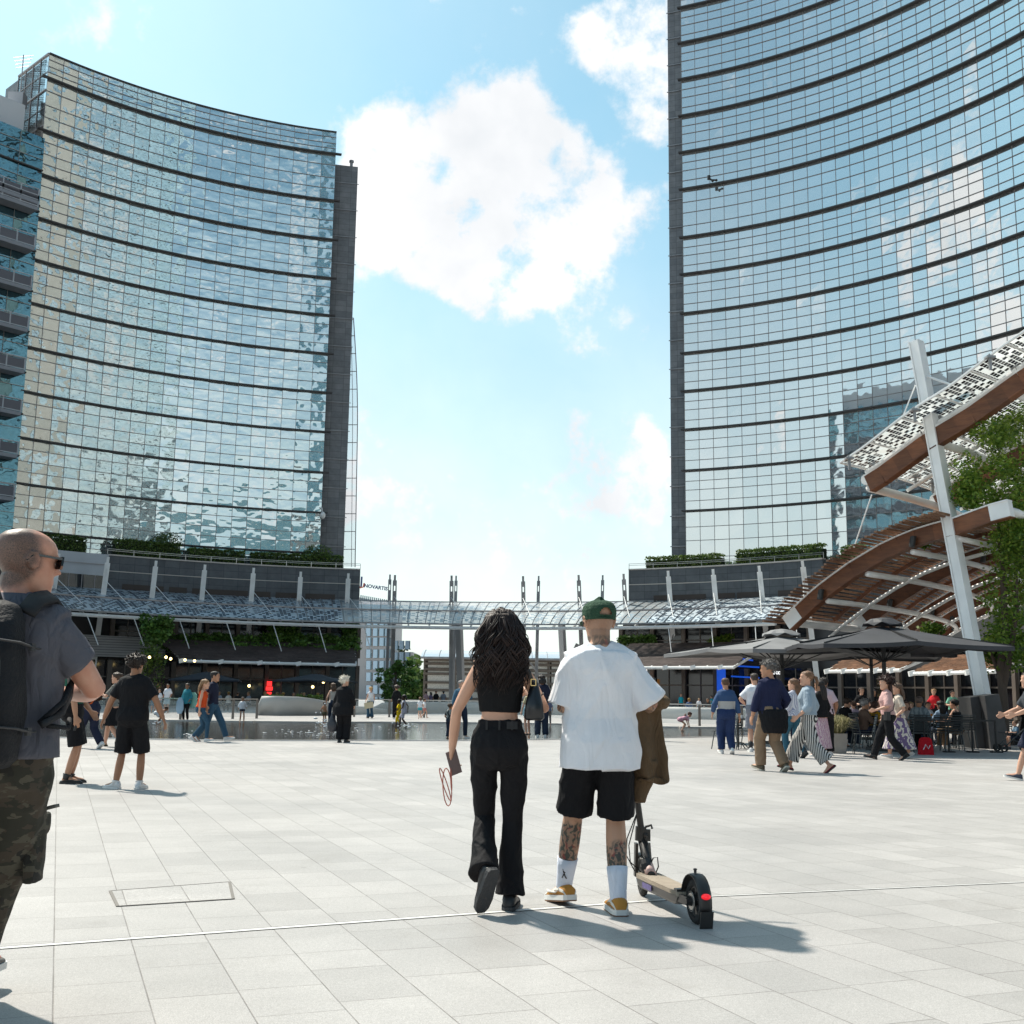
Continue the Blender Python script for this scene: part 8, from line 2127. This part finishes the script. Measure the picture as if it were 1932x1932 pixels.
# ================================================================== seated crowd and distant people
def crowd():
    rr = random.Random(77)
    chair0 = None
    def seat(label, px, py, rz, h, sex, skn, top, bot, hair, lod=1, chair=True, z=0, **k):
        """px,py = head top in the picture; ground row taken from py2"""
        f = sit(sex, lod, **k); gy = z
        return f
    S = [  # label, px, ground py, facing rz, height, sex, skin, top colour name/value, sleeve, hair, head
        ('woman with long auburn hair seated left of the man in black at the cafe', 1573, 1408, 200, 1.62, 'f', 'fair', ('rust_top', (.07, .09, .13)), 1.5, ('long', (.10, .04, .025), .14), {}),
        ('man in a black t-shirt leaning over the cafe table behind the grass planter', 1594, 1409, -60, 1.76, 'm', 'fair', ('black', None), .8, ('short', (.04, .025, .02)), dict(lean=.35, head=(0, -20))),
        ('seated woman in a lilac top with a brown bun behind the man in black', 1612, 1401, 0, 1.62, 'f', 'fair', ('lilac', (.42, .33, .42)), .9, ('bun', (.06, .03, .02)), {}),
        ('older person with grey hair, glasses and a brown shirt seated facing right', 1637, 1413, -80, 1.66, 'm', 'mid', ('brown_shirt', (.13, .085, .065)), 1.7, ('fluffy', (.30, .29, .29)), dict(head=(0, -4))),
        ('seated woman with long brown hair in a pale pink top right of the patterned skirt', 1712, 1411, 150, 1.62, 'f', 'fair', ('pale_rose', (.50, .40, .38)), 1.5, ('long', (.09, .04, .03), .12), {}),
        ('seated bald man in a blue grey printed t-shirt seen from behind', 1738, 1415, -25, 1.80, 'm', 'tan', ('blue_grey_print', (.13, .17, .20)), .9, ('buzz', (.12, .09, .08)), dict(girth=1.15)),
        ('seated woman in a white top facing the camera under the dark parasol', 1754, 1398, 180, 1.62, 'f', 'fair', ('white', None), .8, ('bun', (.10, .06, .045)), {}),
        ('seated woman with long black hair and a pale blue top seen from behind', 1776, 1410, 10, 1.66, 'f', 'mid', ('pale_blue', (.25, .36, .50)), .9, ('long', (.012, .010, .010), .14), {}),
        ('seated person with black hair in a black sleeveless top holding a drink', 1801, 1413, 40, 1.72, 'f', 'fair', ('black', None), 0, ('short', (.015, .012, .012)), dict(girth=1.1)),
        ('seated person with short black hair in a red shirt', 1820, 1406, 10, 1.68, 'm', 'mid', ('deep_red', (.36, .02, .02)), 1.0, ('short', (.02, .015, .015)), {}),
        ('seated man with a brown cap right of the stone plinth', 1886, 1402, 30, 1.72, 'm', 'tan', ('sky_shirt', (.22, .38, .52)), 1.0, ('buzz', (.22, .13, .09)), {}),
        ('seated person in a brown knitted cap at the back of the cafe', 1632, 1392, 160, 1.66, 'f', 'fair', ('grey_knit', (.22, .20, .20)), 1.6, ('buzz', (.20, .13, .10)), {}),
        ('seated person with dark hair and a white shirt at the far left of the cafe', 1601, 1386, 190, 1.70, 'm', 'tan', ('white', None), .8, ('short', (.03, .02, .02)), {}),
        ('seated blonde woman in a white top between the patterned skirt and the grey t-shirt', 1722, 1400, 190, 1.60, 'f', 'fair', ('white', None), .9, ('short', (.40, .26, .13)), {}),
        ('seated man in a blue shirt at the back of the cafe near the parasol pole', 1662, 1396, 170, 1.72, 'm', 'mid', ('mid_blue', (.10, .17, .32)), 1.6, ('short', (.06, .04, .03)), {}),
        ('seated person in an ochre yellow top between the grey haired diner and woman in pink', 1654, 1412, -40, 1.60, 'f', 'fair', ('ochre', (.55, .30, .02)), .9, ('long', (.08, .04, .03), .08), {}),
        ('seated person in dark green at the back of the cafe left of the stone plinth', 1834, 1397, 185, 1.68, 'm', 'fair', ('dark_green', (.03, .07, .04)), .9, ('short', (.10, .06, .04)), {}),
        ('seated person behind the brown bag at the cafe beside the striped trousers', 1492, 1400, 160, 1.68, 'm', 'fair', ('khaki_tee', (.20, .14, .08)), .9, ('short', (.05, .03, .02)), {}),
    ]
    base_chair = None
    for lab, px, py, rz, h, sex, skn, tc, sl, hr, kw in S:
        f = sit(sex, 1, **kw); m = BLK if tc[0] == 'black' else (WHT if tc[0] == 'white' else cloth(*tc))
        if tc[0] == 'blue_grey_print': m = pattern('blue_grey_print', 'blot', (.12, .16, .19), (.22, .27, .30), 3)
        loc = G(px, py)
        p = person(lab, loc, rz, h, f, skn, top=('tee' if sl else 'tank', m, .93, .018, sl, 0), bot=('straight', rr.choice((BLK, DENIM_D, NAVY, cloth('khaki', (.2, .15, .1)))), 1.0, .0), shoes=rr.choice((SNK, SNB)), hair=hr, face=abs(((rz + 180) % 360) - 0) < 90 or 90 < rz % 360 < 270)
        cl = WM[p.root.name] @ V((0, -.10, 0)); cl.z = 0
        cafe_chair(lab.replace('seated ', '').split(' with')[0].split(' in ')[0] and 'slatted cafe chair under the ' + ' '.join(lab.replace('seated ', '').split()[:7]), cl, rad(rz))
    # standing staff and visitors behind the cafe
    T = [('man in a black t-shirt standing behind the cafe left of the parasol pole', 1628, 1386, 178, 1.72, 'm', 'fair', BLK, ('short', (.10, .06, .04))),
         ('man in black reading a phone beside the parasol pole', 1651, 1386, 170, 1.66, 'm', 'tan', BLK, ('short', (.03, .02, .02))),
         ('woman in a bright red top and sunglasses standing behind the cafe tables', 1765, 1381, 150, 1.78, 'f', 'fair', cloth('bright_red', (.55, .02, .03)), ('short', (.30, .18, .09))),
         ('young man in a mint green polo standing behind the cafe tables', 1800, 1381, 180, 1.72, 'm', 'fair', cloth('mint', (.20, .52, .38)), ('short', (.06, .04, .03)))]
    for lab, px, py, rz, h, sex, skn, m, hr in T:
        f = Fig(sex, 1, 1.0, LA=(-.14, .22, 1.12), RA=(.14, .24, 1.12), lel=(-.7, -.5, -.7), rel=(.7, -.5, -.7))
        person(lab, G(px, py), rz, h, f, skn, top=('tee', m, .92, .02, .8, 0), bot=('straight', BLK, 1, .01), shoes=SNB, hair=hr, face=True)
    b = G(1747, 1424); t = thing('shopping_bag', 'red shopping bag with white print standing under a cafe chair', 'bag', b); mb = MB(); mb.loft([[b + V(q) for q in ((-w, -.07, z), (w, -.07, z), (w, .07, z), (-w, .07, z))] for w, z in ((.17, 0), (.15, .2), (.12, .36), (.06, .40))]); mb.build('bag', cloth('bag_red', (.50, .01, .02)), t, True)
    mb = MB(); mb.tube([b + V((-.08, -.075, .12)), b + V((-.02, -.075, .24)), b + V((.04, -.075, .14)), b + V((.08, -.075, .22))], .012, 4); mb.build('print', WHT, t, True)
    # bottles and glasses on tables
    for k, (px, py) in enumerate(((1660, 1408), (1752, 1405), (1812, 1406), (1393, 1412))):
        c = G(px, py) + V((.1, -.05, .747)); t = thing('drink_glass', ['tall drink glass on the table behind the woman in pink', 'orange drink on the table under the dark parasol', 'drink glass on the table nearest the leaning post', 'white cup on the table left of the man in the blue sweater'][k], 'glass', c)
        mb = MB(); mb.tube([c, c + V((0, 0, .14 if k < 3 else .08))], [.03, .035], 10); mb.build('glass', mat('drink_%d' % k, [(.5, .5, .5), (.6, .22, .03), (.35, .15, .08), (.7, .7, .7)][k], .15), t, True)
crowd()
def distant():
    rr = random.Random(12)
    D = [ # label, px, foot py, rz, height, sex, skin, top, sleeve, bottom, hair, pose
        ('woman in a turquoise tunic and black leggings holding a towel', 350, 1360, 170, 1.58, 'f', 'tan', ('turquoise', (.04, .24, .30)), 1.7, ('slim', BLK, 1), ('short', (.02, .015, .015)), 'stand'),
        ('man in a white t-shirt and pale shorts behind the left railing', 314, 1346, 175, 1.66, 'm', 'tan', ('white', None), .9, ('shorts', cloth('pale_short', (.35, .45, .50)), .9), ('buzz', (.04, .03, .02)), 'stand'),
        ('boy in a cap behind the left railing', 289, 1346, 180, 1.40, 'm', 'tan', ('blue_tee', (.06, .10, .2)), .8, ('shorts', DENIM, .9), ('buzz', (.18, .14, .1)), 'stand'),
        ('woman with long dark hair in white behind the left railing', 299, 1345, 160, 1.35, 'f', 'fair', ('white', None), .8, ('slim', DENIM, 1), ('long', (.03, .02, .015), .1), 'stand'),
        ('bare chested child in white shorts bending down beside the water', 296, 1366, -70, 1.0, 'm', 'tan', None, 0, ('shorts', WHT, .7), ('short', (.05, .03, .02)), 'bend'),
        ('child in a white long sleeved shirt standing at the railing', 456, 1363, -160, 1.02, 'm', 'tan', ('white', None), 1.5, ('shorts', DENIM_D, .3), ('short', (.03, .02, .015)), 'child'),
        ('toddler in swimming trunks splashing in the water', 611, 1369, -30, .90, 'm', 'tan', None, 0, ('shorts', cloth('trunks', (.10, .09, .06)), .35), ('short', (.05, .03, .02)), 'child'),
        ('blonde woman in a white top and jeans with a cream handbag at the railing', 698, 1355.5, 30, 1.62, 'f', 'fair', ('white', None), .1, ('flare', DENIM, 1), ('short', (.45, .28, .12)), 'stand'),
        ('woman with voluminous dark hair in black by the tree', 747, 1357, 20, 1.70, 'f', 'mid', ('black', None), 1.6, ('straight', BLK, 1), ('afro', (.03, .016, .014)), 'stand'),
        ('child in a bright yellow outfit walking in the water', 752, 1371, 70, 1.05, 'f', 'dark', ('yellow', (.75, .52, .01)), .8, ('slim', cloth('yellow', (.75, .52, .01)), .6), ('short', (.01, .01, .01)), 'childwalk'),
        ('girl in a pale grey dress with dark braids walking in the water', 761, 1373, 80, 1.22, 'f', 'dark', ('pale_dress', (.46, .45, .52)), .1, ('shorts', cloth('pale_dress', (.46, .45, .52)), .9), ('long', (.01, .01, .01), .06), 'childwalk'),
        ('girl in a white t-shirt and turquoise shorts at the middle railing', 792, 1356, 10, 1.12, 'f', 'fair', ('white', None), .8, ('shorts', cloth('turq_short', (.05, .35, .42)), .5), ('long', (.14, .08, .045), .04), 'childwalk'),
        ('small girl in white reaching out beside the girl in turquoise shorts', 800, 1355, -60, 1.05, 'f', 'fair', ('white', None), .8, ('shorts', cloth('rose', (.5, .2, .2)), .5), ('short', (.05, .03, .02)), 'childwalk'),
        ('child with a patterned backpack behind the shoulder bag', 1035, 1368, 0, 1.15, 'm', 'fair', ('camo_child', (.16, .17, .26)), .8, ('slim', cloth('ch_grey', (.2, .18, .17)), .9), ('short', (.06, .04, .03)), 'child'),
        ('girl in a pink t-shirt bending down to touch the water', 1286, 1380, -75, 1.10, 'f', 'fair', ('light_pink', (.62, .34, .42)), .8, ('shorts', cloth('light_pink', (.62, .34, .42)), .3), ('long', (.09, .04, .03), .10), 'bend'),
        ('woman with curly hair in a turquoise top behind the right railing', 1285, 1347, 180, 1.66, 'f', 'fair', ('bright_turq', (.02, .38, .48)), .8, ('slim', BLK, 1), ('curly', (.20, .10, .05)), 'stand'),
        ('child in a white shirt with yellow sunglasses behind the right railing', 1319, 1350, 180, 1.30, 'm', 'fair', ('white', None), .8, ('shorts', DENIM, .8), ('short', (.30, .20, .10)), 'stand'),
        ('person in a turquoise vest behind the right railing beside the blue pillar', 1343, 1348, 60, 1.55, 'f', 'fair', ('bright_turq', (.02, .38, .48)), .5, ('slim', BLK, 1), ('short', (.03, .02, .02)), 'stand'),
        ('woman in black seated by the louvred pavilion with one arm raised', 803, 1341, 0, 1.55, 'f', 'fair', ('dusty_pink', (.40, .24, .26)), .8, ('slim', BLK, 1), ('short', (.03, .02, .02)), 'stand'),
        ('person in a dark t-shirt in front of the louvred pavilion', 822, 1341, 180, 1.6, 'm', 'tan', ('black', None), .8, ('slim', BLK, 1), ('short', (.02, .02, .02)), 'stand'),
        ('person in a grey t-shirt in front of the louvred pavilion', 836, 1341, 0, 1.6, 'm', 'tan', ('mid_grey', (.20, .21, .24)), .8, ('slim', BLK, 1), ('short', (.02, .02, .02)), 'stand'),
        ('person in a violet grey top left of the person in black at the pavilion', 812, 1341, 30, 1.5, 'f', 'tan', ('violet_grey', (.16, .13, .20)), .8, ('slim', BLK, 1), ('long', (.02, .02, .02), .05), 'stand'),
    ]
    for lab, px, py, rz, h, sex, skn, tc, sl, bt, hr, pose in D:
        if pose == 'stand': f = Fig(sex, 2, 1.05, LF=(-.10, .02, .085), RF=(.12, -.02, .085), LA=(-.22, .16, .96), RA=(.24, .08, .90))
        elif pose == 'child': f = Fig(sex, 2, 1.0, child=True, LF=(-.14, .05, .085), RF=(.12, -.05, .085), LA=(-.30, .10, .98), RA=(.26, .05, .92))
        elif pose == 'childwalk': f = walk(sex, 2, .22, child=True)
        else: f = Fig(sex, 2, 1.0, child=True, hip=(0, -.10, -.22), lean=1.25, LF=(-.13, .08, .085), RF=(.13, -.05, .085), LA=(-.12, .50, .25), RA=(.14, .46, .22), head=(0, -30))
        m = None if tc is None else (BLK if tc[0] == 'black' else (WHT if tc[0] == 'white' else cloth(*tc)))
        top = None if m is None else ('tee' if sl > .2 else 'tank', m, .78 if 'tunic' in lab or 'dress' in lab else .93, .02, sl, .03)
        bare = pose in ('child', 'childwalk', 'bend')
        person(lab, G(px, py), rz, h, f, skn, top=top, bot=(bt[0], bt[1], bt[2], .01), shoes=None if bare else rr.choice((SNK, SNB)), hair=hr)
    # extras belonging to them
    c = G(338, 1360); t = thing('towel', 'pale blue towel hanging from the hand of the woman in turquoise', 'towel', c); mb = MB(); mb.loft([[c + V((x, y, z)) for x, y in ((-w, -.05), (w, -.05), (w, .05), (-w, .05))] for w, z in ((.08, .30), (.16, .5), (.14, .8), (.05, .98))]); mb.build('cloth', cloth('towel', (.36, .50, .62)), t, True)
    c = G(361, 1360); t = thing('towel', 'mint green towel over the arm of the woman in turquoise', 'towel', c); mb = MB(); mb.loft([[c + V((x, y, z)) for x, y in ((-w, -.05), (w, -.05), (w, .05), (-w, .05))] for w, z in ((.18, .55), (.19, .8), (.17, 1.1), (.08, 1.2))]); mb.build('cloth', cloth('towel_mint', (.32, .60, .50)), t, True)
    c = G(696, 1355.5) + V((.0, -.25, .55)); t = thing('handbag', 'cream handbag hanging beside the blonde woman at the railing', 'handbag', c); mb = MB(); mb.obox(c + V((0, 0, .12)), (.22, 0, .04), (0, .06, 0), (-.02, 0, .15)); mb.build('bag', cloth('cream_bag', (.55, .48, .33)), t, True)
    mb = MB(); mb.tube([c + V((-.12, 0, .26)), c + V((0, 0, .48)), c + V((.12, 0, .28))], .015, 5); mb.build('handle', cloth('cream_bag', (.55, .48, .33)), t, True)
    # cafe guests behind the far railing
    F = [(448, 1316, .10), (467, 1306, .3), (521, 1317, .03), (532, 1318, .05), (553, 1319, .3), (567, 1318, .1), (573, 1319, .05), (243, 1316, .2), (252, 1312, .4), (265, 1317, .1), (430, 1318, .2), (600, 1319, .4), (1180, 1322, .1), (1195, 1320, .3), (1222, 1322, .05), (1300, 1326, .3), (1335, 1326, .15), (412, 1319, .12), (500, 1319, .25)]
    proto = {}
    desc = ['dark top', 'grey top', 'pale top', 'blue top']
    mats = [BLK, cloth('mid_grey', (.20, .21, .24)), cloth('cream', (.55, .5, .45)), cloth('blue_tee', (.06, .10, .2))]
    for i, (px, py, v) in enumerate(F):
        k = i % 4; Y = 76 + 2 * (i % 3); g = GX(px, Y)
        lab = 'distant cafe guest in a %s behind the %s railing' % (desc[k], 'left' if px < 700 else 'right')
        if k not in proto:
            f = sit('m' if k % 2 else 'f', 2); p = person(lab, g, rr.uniform(0, 360), 1.7, f, 'tan', top=('tee', mats[k], .93, .02, .8, 0), bot=('straight', DENIM_D, 1, .01), shoes=SNB, hair=('short', (.05 + .06 * k, .03 + .03 * k, .02)), group='distant cafe guests behind the railings'); proto[k] = p.root; o = p.root
        else: o = copy_thing(proto[k], g, rr.uniform(0, 6.28), lab)
        o.location.z = CAMH + (1306 + (px - 340) * .0141 - py) / FP * Y * 1.0 + .02 - 1.28 + 0.0
        if o.location.z < 0 : o.location.z = 0
distant()
def raised_terrace():
    # low deck under the distant cafe, with planters
    C = C1
    for (x0, x1, lab) in ((560, 600, 'low green planting behind the curved parapet'), (505, 525, 'small green planting left of the red lantern')):
        cl = [(P(x0 + (x1 - x0) * k / 9, 1321, 74), (.5, .4, .35), 60) for k in range(10)]
        plant('planter_shrub', lab, 'shrub', cl, .12, M_HEDGE)
raised_terrace()
def water_play():
    # jets and splashes in the fountain
    rr = random.Random(8); t = tag(MB().add([(0, 0, -1), (0, .01, -1), (.01, 0, -1)], [(0, 1, 2)]) and None or bpy.data.objects.new('water_splash', None), 'white splashes of water on the wet fountain floor', 'splash', kind='stuff')
    bpy.data.objects.remove(t)
    mb = MB()
    for cx, cy, n, sx, sy, hz in ((611, 1371, 34, 10, 3, .22), (760, 1374, 16, 12, 3, .10), (590, 1384, 40, 45, 6, .02), (290, 1384, 22, 60, 6, .02), (296, 1368, 8, 6, 2, .12), (700, 1378, 26, 60, 8, .02)):
        for _ in range(n):
            p = G(cx + rr.gauss(0, sx), cy + rr.uniform(-sy, sy)) + V((0, 0, abs(rr.gauss(0, hz)) + .015)); r = rr.uniform(.012, .032)
            mb.ell(p, (r * rr.uniform(1, 3), r, r * (.5 if hz < .1 else 1.2)), 5, 4)
    o = mb.build('water_splash', mat('splash_white', (.8, .82, .84), .15, 0, .8), None, False, True); tag(o, 'white splashes of water on the wet fountain floor', 'water', kind='stuff')
water_play()
